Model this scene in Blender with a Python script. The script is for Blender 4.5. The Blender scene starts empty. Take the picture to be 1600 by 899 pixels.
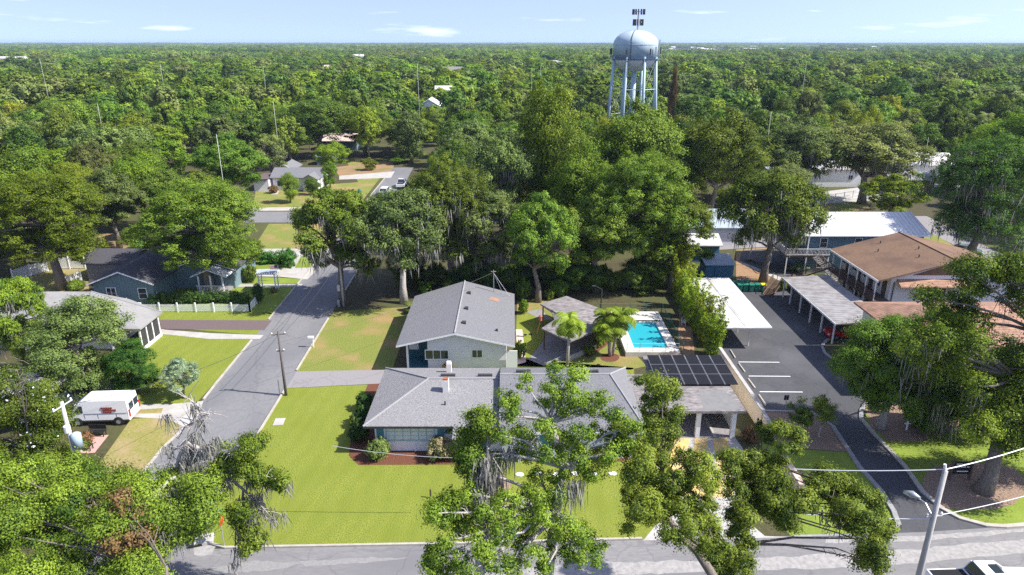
import bpy, math, random
import numpy as np
from mathutils import Vector
R = math.radians
random.seed(7)
RNG = np.random.default_rng(7)
S = bpy.context.scene
COL = S.collection

# ---------------------------------------------------------------- camera, sky, sun, exposure
CAM_Z, PITCH, F = 32.0, R(19.8), 1066.0        # F: focal length in photo pixels (1600 wide)
cam_d = bpy.data.cameras.new('camera')
cam_d.sensor_width = 36.0; cam_d.lens = 36.0 * F / 1600.0
cam_d.clip_start = 0.5; cam_d.clip_end = 60000
cam = bpy.data.objects.new('camera', cam_d); COL.objects.link(cam)
cam.location = (0, 0, CAM_Z); cam.rotation_euler = (R(90) - PITCH, 0, 0)
S.camera = cam
SUN_EL, SUN_AZ = R(46), R(100)                   # azimuth clockwise from +Y (the viewing direction)
w = bpy.data.worlds.new('World'); S.world = w; w.use_nodes = True
nt = w.node_tree; nt.nodes.clear()
out = nt.nodes.new('ShaderNodeOutputWorld'); bg = nt.nodes.new('ShaderNodeBackground')
sky = nt.nodes.new('ShaderNodeTexSky'); sky.sky_type = 'NISHITA'; sky.sun_disc = False
sky.sun_elevation = SUN_EL; sky.sun_rotation = SUN_AZ
sky.altitude = 0; sky.air_density = 1.0; sky.dust_density = 0.35; sky.ozone_density = 4.5
bg.inputs['Strength'].default_value = 0.15
# thin clouds low in the sky
tc = nt.nodes.new('ShaderNodeTexCoord'); mp = nt.nodes.new('ShaderNodeMapping'); mp.inputs['Scale'].default_value = (5, 5, 42)
mp.inputs['Location'].default_value = (1.3, 0.4, 0.2)
no = nt.nodes.new('ShaderNodeTexNoise'); no.inputs['Scale'].default_value = 1.6; no.inputs['Detail'].default_value = 6
cr = nt.nodes.new('ShaderNodeValToRGB'); cr.color_ramp.elements[0].position = .62; cr.color_ramp.elements[1].position = 1.0
cr.color_ramp.elements[1].color = (.75, .75, .75, 1)
mx = nt.nodes.new('ShaderNodeMixRGB'); mx.inputs['Color2'].default_value = (7.6, 7.8, 8.2, 1)
lift = nt.nodes.new('ShaderNodeVectorMath'); lift.operation = 'ADD'; lift.inputs[1].default_value = (0, 0, .25)   # the horizon takes the blue of the sky a little higher up
nrmz = nt.nodes.new('ShaderNodeVectorMath'); nrmz.operation = 'NORMALIZE'
nt.links.new(tc.outputs['Generated'], lift.inputs[0]); nt.links.new(lift.outputs[0], nrmz.inputs[0]); nt.links.new(nrmz.outputs[0], sky.inputs['Vector']) if 'Vector' in sky.inputs else None
nt.links.new(tc.outputs['Generated'], mp.inputs['Vector']); nt.links.new(mp.outputs[0], no.inputs['Vector'])
nt.links.new(no.outputs['Fac'], cr.inputs['Fac']); nt.links.new(cr.outputs['Color'], mx.inputs['Fac'])
hsv = nt.nodes.new('ShaderNodeHueSaturation'); hsv.inputs['Hue'].default_value = .516; hsv.inputs['Saturation'].default_value = .78; nt.links.new(sky.outputs[0], hsv.inputs['Color']); nt.links.new(hsv.outputs[0], mx.inputs['Color1']); nt.links.new(mx.outputs[0], bg.inputs['Color'])
nt.links.new(bg.outputs[0], out.inputs['Surface'])
sd = bpy.data.lights.new('sun', 'SUN'); sd.energy = 4.6; sd.angle = R(0.53); sd.color = (1.0, .955, .88)
so = bpy.data.objects.new('sun', sd); COL.objects.link(so)
sdir = Vector((math.sin(SUN_AZ) * math.cos(SUN_EL), math.cos(SUN_AZ) * math.cos(SUN_EL), math.sin(SUN_EL)))
so.rotation_euler = (-sdir).to_track_quat('-Z', 'Y').to_euler(); so.location = (60, 0, 90)
S.view_settings.view_transform = 'Standard'; S.view_settings.look = 'None'
S.view_settings.exposure = 0.92; S.view_settings.gamma = 1.0
S.render.engine = 'CYCLES'
cy = S.cycles
cy.max_bounces = 4; cy.diffuse_bounces = 3; cy.glossy_bounces = 2; cy.transmission_bounces = 3; cy.transparent_max_bounces = 4
cy.volume_bounces = 0
cy.use_denoising = False; S.render.filter_size = 1.15; cy.sample_clamp_indirect = 4; cy.caustics_reflective = False; cy.caustics_refractive = False
cy.use_adaptive_sampling = False

# ---------------------------------------------------------------- from photo pixels to places on the ground
sP, cP = math.sin(PITCH), math.cos(PITCH)
def ray(px, py):
    u = (px - 800) / F; v = -(py - 449.5) / F
    return (u, cP + v * sP, -sP + v * cP)
def g(px, py, z=0.0):
    d = ray(px, py); t = (CAM_Z - z) / -d[2]
    return (d[0] * t, d[1] * t, z)
def at(px, py, Y):
    d = ray(px, py); t = Y / d[1]
    return (d[0] * t, Y, CAM_Z + d[2] * t)
def proj(x, y, z):
    zz = z - CAM_Z; dep = y * cP - zz * sP
    return 800 + F * x / dep, 449.5 - F * (y * sP + zz * cP) / dep, dep

# ---------------------------------------------------------------- object helpers
def tag(o, label=None, cat=None, group=None, kind=None):
    if label: o['label'] = label
    if cat: o['category'] = cat
    if group: o['group'] = group
    if kind: o['kind'] = kind
    return o
def thing(name, label, cat, loc, group=None):
    o = bpy.data.objects.new(name, None); COL.objects.link(o); o.location = loc
    o.empty_display_size = .3
    return tag(o, label, cat, group)
def copy_tree(o, parent=None, loc=None, rz=None, scale=None, label=None):
    c = o.copy(); COL.objects.link(c)
    if parent: c.parent = parent
    if loc is not None: c.location = loc
    if rz is not None: c.rotation_euler = (0, 0, rz)
    if scale is not None: c.scale = scale
    if label: c['label'] = label
    for ch in o.children:
        copy_tree(ch, c)
    return c
def world_loc(o):
    p = Vector((0, 0, 0))
    while o is not None:
        p += Vector(o.location); o = o.parent
    return p
class MB:
    def __init__(s): s.v = []; s.f = []
    def _add(s, vs, fs):
        n = len(s.v); s.v += [tuple(map(float, p)) for p in vs]; s.f += [tuple(i + n for i in f) for f in fs]; return s
    def box(s, x0, x1, y0, y1, z0, z1, rz=0, c=None):
        vs = [(x, y, z) for z in (z0, z1) for x, y in ((x0, y0), (x1, y0), (x1, y1), (x0, y1))]
        if rz:
            cx, cy_ = c if c else ((x0 + x1) / 2, (y0 + y1) / 2); ca, sa = math.cos(rz), math.sin(rz)
            vs = [(cx + (x - cx) * ca - (y - cy_) * sa, cy_ + (x - cx) * sa + (y - cy_) * ca, z) for x, y, z in vs]
        return s._add(vs, [(0, 3, 2, 1), (4, 5, 6, 7), (0, 1, 5, 4), (1, 2, 6, 5), (2, 3, 7, 6), (3, 0, 4, 7)])
    def slab(s, pts, th):
        n = len(pts); a = [tuple(p) for p in pts]; b = [(p[0], p[1], p[2] - th) for p in pts]
        area = sum(a[i][0] * a[(i + 1) % n][1] - a[(i + 1) % n][0] * a[i][1] for i in range(n))
        if area < 0: a.reverse(); b.reverse()
        return s._add(a + b, [tuple(range(n)), tuple(range(2 * n - 1, n - 1, -1))] + [(i, i + n, (i + 1) % n + n, (i + 1) % n) for i in range(n)])
    def prism(s, poly, z0, z1):
        return s.slab([(p[0], p[1], z1) for p in poly], z1 - z0)
    def extr(s, poly, vec):                       # any polygon swept along vec
        n = len(poly); a = [tuple(p) for p in poly]; b = [(p[0] + vec[0], p[1] + vec[1], p[2] + vec[2]) for p in poly]
        return s._add(a + b, [tuple(range(n - 1, -1, -1)), tuple(range(n, 2 * n))] + [(i, (i + 1) % n, (i + 1) % n + n, i + n) for i in range(n)])
    def sheet(s, pts):
        n = len(pts); area = sum(pts[i][0] * pts[(i + 1) % n][1] - pts[(i + 1) % n][0] * pts[i][1] for i in range(n))
        p = list(pts) if area > 0 else list(pts)[::-1]
        return s._add(p, [tuple(range(n))])
    def tube(s, pts, rads, n=6, cap=True):
        if not hasattr(rads, '__len__'): rads = [rads] * len(pts)
        pts = [Vector(p) for p in pts]; vs = []; fs = []
        for i, p in enumerate(pts):
            d = (pts[min(i + 1, len(pts) - 1)] - pts[max(i - 1, 0)]); d = d.normalized() if d.length > 1e-9 else Vector((0, 0, 1))
            a = d.cross(Vector((0, 0, 1)) if abs(d.z) < .95 else Vector((1, 0, 0))).normalized(); b = d.cross(a)
            for k in range(n):
                t = 2 * math.pi * k / n; vs.append(p + (a * math.cos(t) + b * math.sin(t)) * rads[i])
        for i in range(len(pts) - 1):
            for k in range(n):
                fs.append((i * n + k, i * n + (k + 1) % n, (i + 1) * n + (k + 1) % n, (i + 1) * n + k))
        if cap: fs.append(tuple(range(n - 1, -1, -1))); m = (len(pts) - 1) * n; fs.append(tuple(range(m, m + n)))
        return s._add(vs, fs)
    def lathe(s, prof, c, n=24):
        vs = []; fs = []
        for r, z in prof:
            for k in range(n):
                t = 2 * math.pi * k / n; vs.append((c[0] + r * math.cos(t), c[1] + r * math.sin(t), c[2] + z))
        for i in range(len(prof) - 1):
            for k in range(n):
                fs.append((i * n + k, i * n + (k + 1) % n, (i + 1) * n + (k + 1) % n, (i + 1) * n + k))
        fs.append(tuple(range(n - 1, -1, -1))); m = (len(prof) - 1) * n; fs.append(tuple(range(m, m + n)))
        return s._add(vs, fs)
    def build(s, name, m, parent=None, smooth=False, origin=None, bevel=0):
        o0 = world_loc(parent) if parent else Vector(origin if origin else (0, 0, 0))
        me = bpy.data.meshes.new(name); me.from_pydata([(p[0] - o0.x, p[1] - o0.y, p[2] - o0.z) for p in s.v], [], s.f); me.update()
        me.materials.append(m)
        o = bpy.data.objects.new(name, me); COL.objects.link(o)
        if parent: o.parent = parent
        else: o.location = o0
        if smooth:
            for p in me.polygons: p.use_smooth = True
        if bevel:
            b = o.modifiers.new('bevel', 'BEVEL'); b.width = bevel; b.segments = 2; b.limit_method = 'ANGLE'
        return o

# ---------------------------------------------------------------- materials
def nodemat(name):
    m = bpy.data.materials.new(name); m.use_nodes = True; n = m.node_tree
    return m, n, n.nodes['Principled BSDF']
def mat(name, c1, c2=None, scale=3.0, rough=.85, bump=0.0, detail=5, metal=0, c3=None, scale3=.25, sharp=.25, spec=.3, stretch=None, t3=(.45, .7)):
    m, n, b = nodemat(name); L = n.links
    b.inputs['Roughness'].default_value = rough; b.inputs['Metallic'].default_value = metal
    b.inputs['Specular IOR Level'].default_value = spec
    b.inputs['Base Color'].default_value = (*c1, 1)
    if c2 is None: return m
    tcn = n.nodes.new('ShaderNodeTexCoord'); src = tcn.outputs['Object']
    if stretch:
        mpn = n.nodes.new('ShaderNodeMapping'); mpn.inputs['Scale'].default_value = stretch; L.new(src, mpn.inputs['Vector']); src = mpn.outputs[0]
    nz = n.nodes.new('ShaderNodeTexNoise'); nz.inputs['Scale'].default_value = scale; nz.inputs['Detail'].default_value = detail; nz.inputs['Roughness'].default_value = .65
    L.new(src, nz.inputs['Vector'])
    rp = n.nodes.new('ShaderNodeValToRGB'); rp.color_ramp.elements[0].position = .5 - sharp; rp.color_ramp.elements[1].position = .5 + sharp
    rp.color_ramp.elements[0].color = (*c1, 1); rp.color_ramp.elements[1].color = (*c2, 1)
    L.new(nz.outputs['Fac'], rp.inputs['Fac']); col = rp.outputs['Color']
    if c3:
        n3 = n.nodes.new('ShaderNodeTexNoise'); n3.inputs['Scale'].default_value = scale3; n3.inputs['Detail'].default_value = 4; L.new(src, n3.inputs['Vector'])
        r3 = n.nodes.new('ShaderNodeValToRGB'); r3.color_ramp.elements[0].position = t3[0]; r3.color_ramp.elements[1].position = t3[1]
        L.new(n3.outputs['Fac'], r3.inputs['Fac'])
        mm = n.nodes.new('ShaderNodeMixRGB'); mm.inputs['Color2'].default_value = (*c3, 1)
        L.new(r3.outputs['Color'], mm.inputs['Fac']); L.new(col, mm.inputs['Color1']); col = mm.outputs[0]
    L.new(col, b.inputs['Base Color'])
    if bump:
        bp = n.nodes.new('ShaderNodeBump'); bp.inputs['Strength'].default_value = bump; bp.inputs['Distance'].default_value = .1
        L.new(nz.outputs['Fac'], bp.inputs['Height']); L.new(bp.outputs[0], b.inputs['Normal'])
    return m
def stripes(name, c1, c2, axis, per, rough=.6, duty=.5, noise=.15, metal=0):   # boards, seams, siding
    m, n, b = nodemat(name); L = n.links; b.inputs['Roughness'].default_value = rough; b.inputs['Metallic'].default_value = metal
    tcn = n.nodes.new('ShaderNodeTexCoord'); sx = n.nodes.new('ShaderNodeSeparateXYZ'); L.new(tcn.outputs['Object'], sx.inputs[0])
    ma = n.nodes.new('ShaderNodeMath'); ma.operation = 'MULTIPLY'; ma.inputs[1].default_value = 1 / per; L.new(sx.outputs['XYZ'.index(axis)], ma.inputs[0])
    fr = n.nodes.new('ShaderNodeMath'); fr.operation = 'FRACT'; L.new(ma.outputs[0], fr.inputs[0])
    rp = n.nodes.new('ShaderNodeValToRGB'); rp.color_ramp.elements[0].position = duty * .9; rp.color_ramp.elements[1].position = min(.99, duty + .08)
    rp.color_ramp.elements[0].color = (*c1, 1); rp.color_ramp.elements[1].color = (*c2, 1); L.new(fr.outputs[0], rp.inputs['Fac'])
    nz = n.nodes.new('ShaderNodeTexNoise'); nz.inputs['Scale'].default_value = 1.2; nz.inputs['Detail'].default_value = 6; L.new(tcn.outputs['Object'], nz.inputs['Vector'])
    hs = n.nodes.new('ShaderNodeHueSaturation'); mr = n.nodes.new('ShaderNodeMapRange'); mr.inputs['From Min'].default_value = .3; mr.inputs['From Max'].default_value = .7
    mr.inputs['To Min'].default_value = 1 - noise; mr.inputs['To Max'].default_value = 1 + noise
    L.new(nz.outputs['Fac'], mr.inputs[0]); L.new(mr.outputs[0], hs.inputs['Value']); L.new(rp.outputs[0], hs.inputs['Color']); L.new(hs.outputs[0], b.inputs['Base Color'])
    bp = n.nodes.new('ShaderNodeBump'); bp.inputs['Strength'].default_value = .4; bp.inputs['Distance'].default_value = .04
    L.new(rp.outputs[0], bp.inputs['Height']); L.new(bp.outputs[0], b.inputs['Normal'])
    return m
def leafmat(name, dark, light, trans=.3):
    m = bpy.data.materials.new(name); m.use_nodes = True; n = m.node_tree; L = n.links; n.nodes.clear()
    o = n.nodes.new('ShaderNodeOutputMaterial'); at_ = n.nodes.new('ShaderNodeAttribute'); at_.attribute_name = 'tint'
    rp = n.nodes.new('ShaderNodeValToRGB'); rp.color_ramp.elements[0].color = (*dark, 1); rp.color_ramp.elements[1].color = (*light, 1)
    rp.color_ramp.elements[0].position = .1; rp.color_ramp.elements[1].position = .95
    L.new(at_.outputs['Fac'], rp.inputs['Fac'])
    oi = n.nodes.new('ShaderNodeObjectInfo'); hs = n.nodes.new('ShaderNodeHueSaturation')
    mr = n.nodes.new('ShaderNodeMapRange'); mr.inputs['To Min'].default_value = .72; mr.inputs['To Max'].default_value = 1.28; L.new(oi.outputs['Random'], mr.inputs[0])
    m2 = n.nodes.new('ShaderNodeMath'); m2.operation = 'MULTIPLY'; m2.inputs[1].default_value = 7.31; L.new(oi.outputs['Random'], m2.inputs[0])
    m3 = n.nodes.new('ShaderNodeMath'); m3.operation = 'FRACT'; L.new(m2.outputs[0], m3.inputs[0])
    m4 = n.nodes.new('ShaderNodeMapRange'); m4.inputs['To Min'].default_value = .488; m4.inputs['To Max'].default_value = .528; L.new(m3.outputs[0], m4.inputs[0])
    L.new(mr.outputs[0], hs.inputs['Value']); L.new(m4.outputs[0], hs.inputs['Hue']); L.new(rp.outputs[0], hs.inputs['Color'])
    d = n.nodes.new('ShaderNodeBsdfDiffuse'); t = n.nodes.new('ShaderNodeBsdfTranslucent'); gl = n.nodes.new('ShaderNodeBsdfGlossy'); gl.inputs['Roughness'].default_value = .45
    gl.inputs['Color'].default_value = (.9, .95, 1, 1)
    mx1 = n.nodes.new('ShaderNodeMixShader'); mx1.inputs[0].default_value = trans; mx2 = n.nodes.new('ShaderNodeMixShader'); mx2.inputs[0].default_value = .008
    L.new(hs.outputs[0], d.inputs['Color']); L.new(hs.outputs[0], t.inputs['Color'])
    L.new(d.outputs[0], mx1.inputs[1]); L.new(t.outputs[0], mx1.inputs[2]); L.new(mx1.outputs[0], mx2.inputs[1]); L.new(gl.outputs[0], mx2.inputs[2]); L.new(mx2.outputs[0], o.inputs['Surface'])
    return m
M = {}
M['ground'] = mat('ground', (.035, .045, .015), (.10, .075, .04), 2.2, .95, .5, c3=(.085, .10, .025), scale3=.05)
M['lawn'] = mat('lawn', (.105, .15, .014), (.30, .32, .048), 9, .9, .9, c3=(.19, .225, .026), scale3=.28, detail=10, sharp=.17, t3=(.42, .62))
M['lawn_dry'] = mat('lawn_dry', (.10, .145, .020), (.27, .275, .062), 8, .9, 1.0, c3=(.34, .22, .10), scale3=.22, detail=10, sharp=.17, t3=(.47, .68))
M['lawn_green'] = mat('lawn_green', (.11, .17, .015), (.24, .30, .04), 6, .9, .6, c3=(.23, .30, .04), scale3=.2, detail=8)
M['lawn_worn'] = mat('lawn_worn', (.14, .16, .025), (.34, .28, .10), 4, .95, .6, c3=(.36, .26, .15), scale3=.3, detail=8)
M['dirt'] = mat('dirt', (.22, .13, .07), (.38, .24, .14), 3, .95, .4, c3=(.17, .17, .05), scale3=.2)
M['mulch'] = mat('mulch', (.075, .028, .016), (.22, .09, .05), 9, .95, 1.0, detail=8)
M['chips'] = mat('chips', (.14, .09, .06), (.42, .30, .22), 7, .95, 1.0, detail=8)
M['asphalt'] = mat('asphalt', (.16, .159, .163), (.225, .222, .225), 5, .9, .15, c3=(.145, .145, .155), scale3=.18, detail=9, stretch=(1, .35, 1))
M['asphalt_front'] = mat('asphalt_front', (.165, .16, .16), (.26, .253, .25), 6, .9, .15, c3=(.165, .16, .165), scale3=.25, detail=9, stretch=(.3, 1, 1))
M['asphalt_new'] = mat('asphalt_new', (.054, .055, .060), (.084, .085, .092), 4, .85, .12, c3=(.102, .103, .11), scale3=.15, detail=8)
M['drive_grey'] = mat('drive_grey', (.22, .205, .205), (.28, .265, .265), 5, .9, .1)
M['drive_purple'] = mat('drive_purple', (.115, .085, .085), (.16, .12, .12), 4, .9, .1)
M['wornstrip'] = mat('wornstrip', (.25, .24, .23), (.37, .355, .34), 3, .9, .2, detail=10, sharp=.15)
M['concrete'] = mat('concrete', (.36, .345, .32), (.48, .465, .435), 2, .9, .1, c3=(.36, .33, .30), scale3=.6)
M['kerb'] = mat('kerb', (.32, .29, .24), (.48, .45, .39), 1.5, .9)
M['patch'] = mat('patch', (.19, .185, .182), (.29, .282, .275), 5, .9, .1, detail=9)
M['kerb_grey'] = mat('kerb_grey', (.22, .22, .22), (.36, .35, .34), 1.5, .9)
M['yellow'] = mat('yellow', (.56, .38, .10), (.68, .50, .20), 2.5, .9, c3=(.42, .36, .28), scale3=.8)
M['paint'] = mat('paint', (.72, .72, .70), (.85, .85, .83), 8, .7)
M['shingle'] = mat('shingle', (.128, .128, .134), (.228, .228, .236), 8, .95, .8, detail=10, sharp=.14, c3=(.175, .175, .19), scale3=.5)
M['shingle_warm'] = mat('shingle_warm', (.15, .147, .148), (.33, .323, .325), 7, .95, .8, detail=10, sharp=.13, c3=(.24, .232, .235), scale3=.5, stretch=(1, 2.2, 1))
M['shingle_left'] = mat('shingle_left', (.25, .245, .235), (.32, .31, .30), 5, .95, .3, c3=(.20, .19, .18), scale3=.4)
M['shingle_dark'] = mat('shingle_dark', (.055, .055, .065), (.10, .095, .105), 7, .95, .4)
M['shingle_brown'] = mat('shingle_brown', (.15, .092, .056), (.228, .142, .090), 4, .95, .4, c3=(.125, .075, .055), scale3=.35, detail=8)
M['tile'] = stripes('tile', (.33, .19, .125), (.21, .115, .08), 'Y', .35, .9, .8, .3)
M['ridge'] = mat('ridge', (.25, .25, .255), (.33, .33, .335), 3, .95)
M['weathered'] = mat('weathered', (.10, .09, .09), (.34, .31, .30), 1.6, .95, .4, detail=9, sharp=.14, c3=(.20, .185, .18), scale3=.5, stretch=(1, 2.5, 1))
M['flatroof'] = mat('flatroof', (.17, .168, .165), (.23, .225, .22), 2, .95)
M['flatpale'] = mat('flatpale', (.36, .35, .33), (.50, .48, .45), 1.2, .8, c3=(.28, .26, .24), scale3=.6)
M['whiteroof'] = mat('whiteroof', (.52, .51, .49), (.66, .65, .63), 1.2, .7, c3=(.42, .40, .37), scale3=.5)
M['metalroof'] = stripes('metalroof', (.60, .60, .58), (.40, .41, .42), 'X', .62, .5, .8, .06)
M['carportroof'] = stripes('carportroof', (.27, .255, .25), (.17, .165, .165), 'Y', .55, .7, .75, .3)
M['white'] = mat('white', (.78, .78, .77), (.84, .84, .83), 2, .6)
M['siding'] = stripes('siding', (.76, .74, .79), (.66, .64, .69), 'Z', .2, .75, .85, .04)
M['brickwhite'] = mat('brickwhite', (.74, .73, .74), (.80, .79, .80), 6, .85, .3)
M['siding_blue'] = stripes('siding_blue', (.115, .20, .25), (.08, .14, .18), 'Z', .2, .75, .85, .06)
M['siding_slate'] = stripes('siding_slate', (.15, .22, .24), (.11, .16, .18), 'X', .4, .75, .88, .06)
M['stucco'] = mat('stucco', (.70, .68, .64), (.78, .76, .72), 3, .9)
M['cream'] = mat('cream', (.76, .63, .46), (.84, .71, .54), 1.2, .9, c3=(.70, .57, .42), scale3=.6)
M['pinkwall'] = mat('pinkwall', (.50, .38, .33), (.60, .47, .41), 1.5, .9)
M['framepale'] = mat('framepale', (.30, .48, .54), None, rough=.6)
M['shutter'] = mat('shutter', (.06, .19, .24), (.08, .23, .28), 4, .6)
M['teal'] = mat('teal', (.02, .085, .12), (.03, .11, .15), 3, .6)
M['glass'] = mat('glass', (.03, .04, .05), None, rough=.08, spec=.7)
M['blind'] = mat('blind', (.55, .60, .62), (.66, .70, .71), 5, .4, spec=.6)
M['darkmetal'] = mat('darkmetal', (.03, .03, .033), (.06, .06, .06), 4, .5)
M['black'] = mat('black', (.018, .018, .02), None, rough=.5)
M['rubber'] = mat('rubber', (.02, .02, .02), None, rough=.9)
M['metal'] = mat('metal', (.42, .43, .44), (.52, .53, .54), 4, .4, metal=.6)
M['wood_dark'] = mat('wood_dark', (.09, .06, .045), (.15, .10, .075), 3, .85)
M['polewood'] = mat('polewood', (.10, .085, .075), (.17, .145, .13), 3, .9, .4, stretch=(4, 4, .5))
M['palepole'] = mat('palepole', (.38, .37, .35), (.52, .50, .47), 3, .9, .3, stretch=(4, 4, .5))
M['solar'] = mat('solar', (.010, .010, .013), (.014, .014, .018), 3, .6, spec=.2)
M['pooledge'] = mat('pooledge', (.46, .445, .40), (.62, .60, .55), 2, .8)
M['poolwall'] = mat('poolwall', (.05, .50, .58), (.10, .60, .66), 2, .7)
M['greenmetal'] = mat('greenmetal', (.03, .16, .13), None, rough=.5)
M['bingreen'] = mat('bingreen', (.012, .16, .10), (.02, .20, .13), 5, .5)
M['binyellow'] = mat('binyellow', (.65, .55, .03), None, rough=.5)
M['shedblue'] = stripes('shedblue', (.06, .19, .28), (.04, .14, .21), 'X', .3, .7, .85, .1)
M['shedroof'] = mat('shedroof', (.30, .36, .42), (.44, .50, .55), 2, .6)
M['carred'] = mat('carred', (.45, .012, .015), None, rough=.25, spec=.6)
M['carwhite'] = mat('carwhite', (.80, .80, .80), None, rough=.25, spec=.6)
M['cardark'] = mat('cardark', (.025, .027, .03), None, rough=.2, spec=.7)
M['cargreen'] = mat('cargreen', (.10, .14, .12), None, rough=.25, spec=.6)
M['carblue'] = mat('carblue', (.05, .09, .16), None, rough=.25, spec=.6)
M['lightred'] = mat('lightred', (.5, .02, .02), None, rough=.3)
M['orange'] = mat('orange', (.75, .25, .03), None, rough=.6)
M['logo'] = mat('logo', (.35, .06, .03), (.13, .03, .02), 9, .6)
M['brickpatio'] = mat('brickpatio', (.42, .24, .20), (.56, .36, .31), 6, .9)
M['tank'] = mat('tank', (.38, .48, .53), (.52, .60, .64), .25, .6, c3=(.28, .37, .42), scale3=.12)
M['tankpale'] = mat('tankpale', (.66, .66, .64), (.72, .71, .69), .4, .6)
M['tankleg'] = mat('tankleg', (.33, .44, .52), (.42, .52, .59), .4, .5)
M['bark'] = mat('bark', (.13, .105, .085), (.27, .235, .20), 3, .95, .8, stretch=(3, 3, .8))
M['barkpale'] = mat('barkpale', (.30, .27, .25), (.48, .45, .42), 3, .95, .6, stretch=(3, 3, .8))
M['moss'] = mat('moss', (.17, .165, .14), (.31, .30, .265), 2, .95)
M['rust'] = mat('rust', (.42, .13, .07), (.30, .09, .05), 4, .8)
M['flagred'] = mat('flagred', (.5, .04, .05), None); M['flagblue'] = mat('flagblue', (.03, .05, .2), None)
M['signgreen'] = mat('signgreen', (.01, .22, .12), None, rough=.4)
M['redflower'] = mat('redflower', (.55, .02, .06), None)
M['brickred'] = mat('brickred', (.12, .06, .05), (.19, .10, .08), 3, .9)
for k_ in ('lawn', 'lawn_green'):      # faint mowing bands
    n_ = M[k_].node_tree; b_ = n_.nodes['Principled BSDF']; src_ = b_.inputs['Base Color'].links[0].from_socket
    tc_ = n_.nodes.new('ShaderNodeTexCoord'); mp_ = n_.nodes.new('ShaderNodeMapping'); mp_.inputs['Rotation'].default_value = (0, 0, .12); wv_ = n_.nodes.new('ShaderNodeTexWave'); wv_.inputs['Scale'].default_value = .22; wv_.inputs['Distortion'].default_value = 5; wv_.inputs['Detail'].default_value = 3
    rp_ = n_.nodes.new('ShaderNodeValToRGB'); rp_.color_ramp.elements[0].color = (.93, .95, .92, 1); n_.links.new(tc_.outputs['Object'], mp_.inputs[0]); n_.links.new(mp_.outputs[0], wv_.inputs['Vector']); n_.links.new(wv_.outputs['Fac'], rp_.inputs['Fac'])
    mu_ = n_.nodes.new('ShaderNodeMixRGB'); mu_.blend_type = 'MULTIPLY'; mu_.inputs['Fac'].default_value = 1; n_.links.new(src_, mu_.inputs['Color1']); n_.links.new(rp_.outputs[0], mu_.inputs['Color2']); n_.links.new(mu_.outputs[0], b_.inputs['Base Color'])
# old tarmac gets a net of thin cracks
for k_ in ('asphalt', 'asphalt_front', 'asphalt_new', 'drive_grey'):
    n_ = M[k_].node_tree; b_ = n_.nodes['Principled BSDF']; src_ = b_.inputs['Base Color'].links[0].from_socket
    tc_ = n_.nodes.new('ShaderNodeTexCoord'); nz_ = n_.nodes.new('ShaderNodeTexNoise'); nz_.inputs['Scale'].default_value = .8; nz_.inputs['Detail'].default_value = 5
    mx_ = n_.nodes.new('ShaderNodeMixRGB'); mx_.inputs['Fac'].default_value = .55; n_.links.new(tc_.outputs['Object'], nz_.inputs['Vector']); n_.links.new(tc_.outputs['Object'], mx_.inputs['Color1']); n_.links.new(nz_.outputs['Color'], mx_.inputs['Color2'])
    vo_ = n_.nodes.new('ShaderNodeTexVoronoi'); vo_.feature = 'DISTANCE_TO_EDGE'; vo_.inputs['Scale'].default_value = .55; n_.links.new(mx_.outputs[0], vo_.inputs['Vector'])
    rp_ = n_.nodes.new('ShaderNodeValToRGB'); rp_.color_ramp.elements[0].position = .004; rp_.color_ramp.elements[1].position = .022; rp_.color_ramp.elements[0].color = (.62, .62, .62, 1); rp_.color_ramp.elements[1].color = (1, 1, 1, 1)
    n_.links.new(vo_.outputs['Distance'], rp_.inputs['Fac']); mu_ = n_.nodes.new('ShaderNodeMixRGB'); mu_.blend_type = 'MULTIPLY'; mu_.inputs['Fac'].default_value = .38
    n_.links.new(src_, mu_.inputs['Color1']); n_.links.new(rp_.outputs[0], mu_.inputs['Color2']); n_.links.new(mu_.outputs[0], b_.inputs['Base Color'])
LM = {}
LM['mid'] = leafmat('leaf_mid', (.070, .125, .016), (.27, .35, .040))
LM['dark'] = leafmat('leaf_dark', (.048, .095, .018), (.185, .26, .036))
LM['olive'] = leafmat('leaf_olive', (.090, .125, .034), (.30, .345, .085))
LM['bright'] = leafmat('leaf_bright', (.085, .155, .014), (.31, .40, .035), .35)
LM['yellow'] = leafmat('leaf_yellow', (.12, .16, .015), (.37, .40, .035), .35)
LM['lush'] = leafmat('leaf_lush', (.035, .10, .018), (.14, .27, .035))
LM['bamboo'] = leafmat('leaf_bamboo', (.17, .23, .016), (.46, .51, .04), .4)
LM['fore'] = leafmat('leaf_fore', (.055, .105, .014), (.31, .40, .04), .32)
LM['forewarm'] = leafmat('leaf_forewarm', (.07, .105, .016), (.33, .365, .045), .35)
LM['pink'] = leafmat('leaf_pink', (.12, .15, .035), (.42, .30, .19), .25)
LM['rusty'] = leafmat('leaf_rusty', (.12, .08, .03), (.34, .18, .09), .2)
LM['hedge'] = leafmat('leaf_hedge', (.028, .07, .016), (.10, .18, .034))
LM['pale'] = leafmat('leaf_pale', (.08, .14, .045), (.46, .52, .34))

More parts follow.
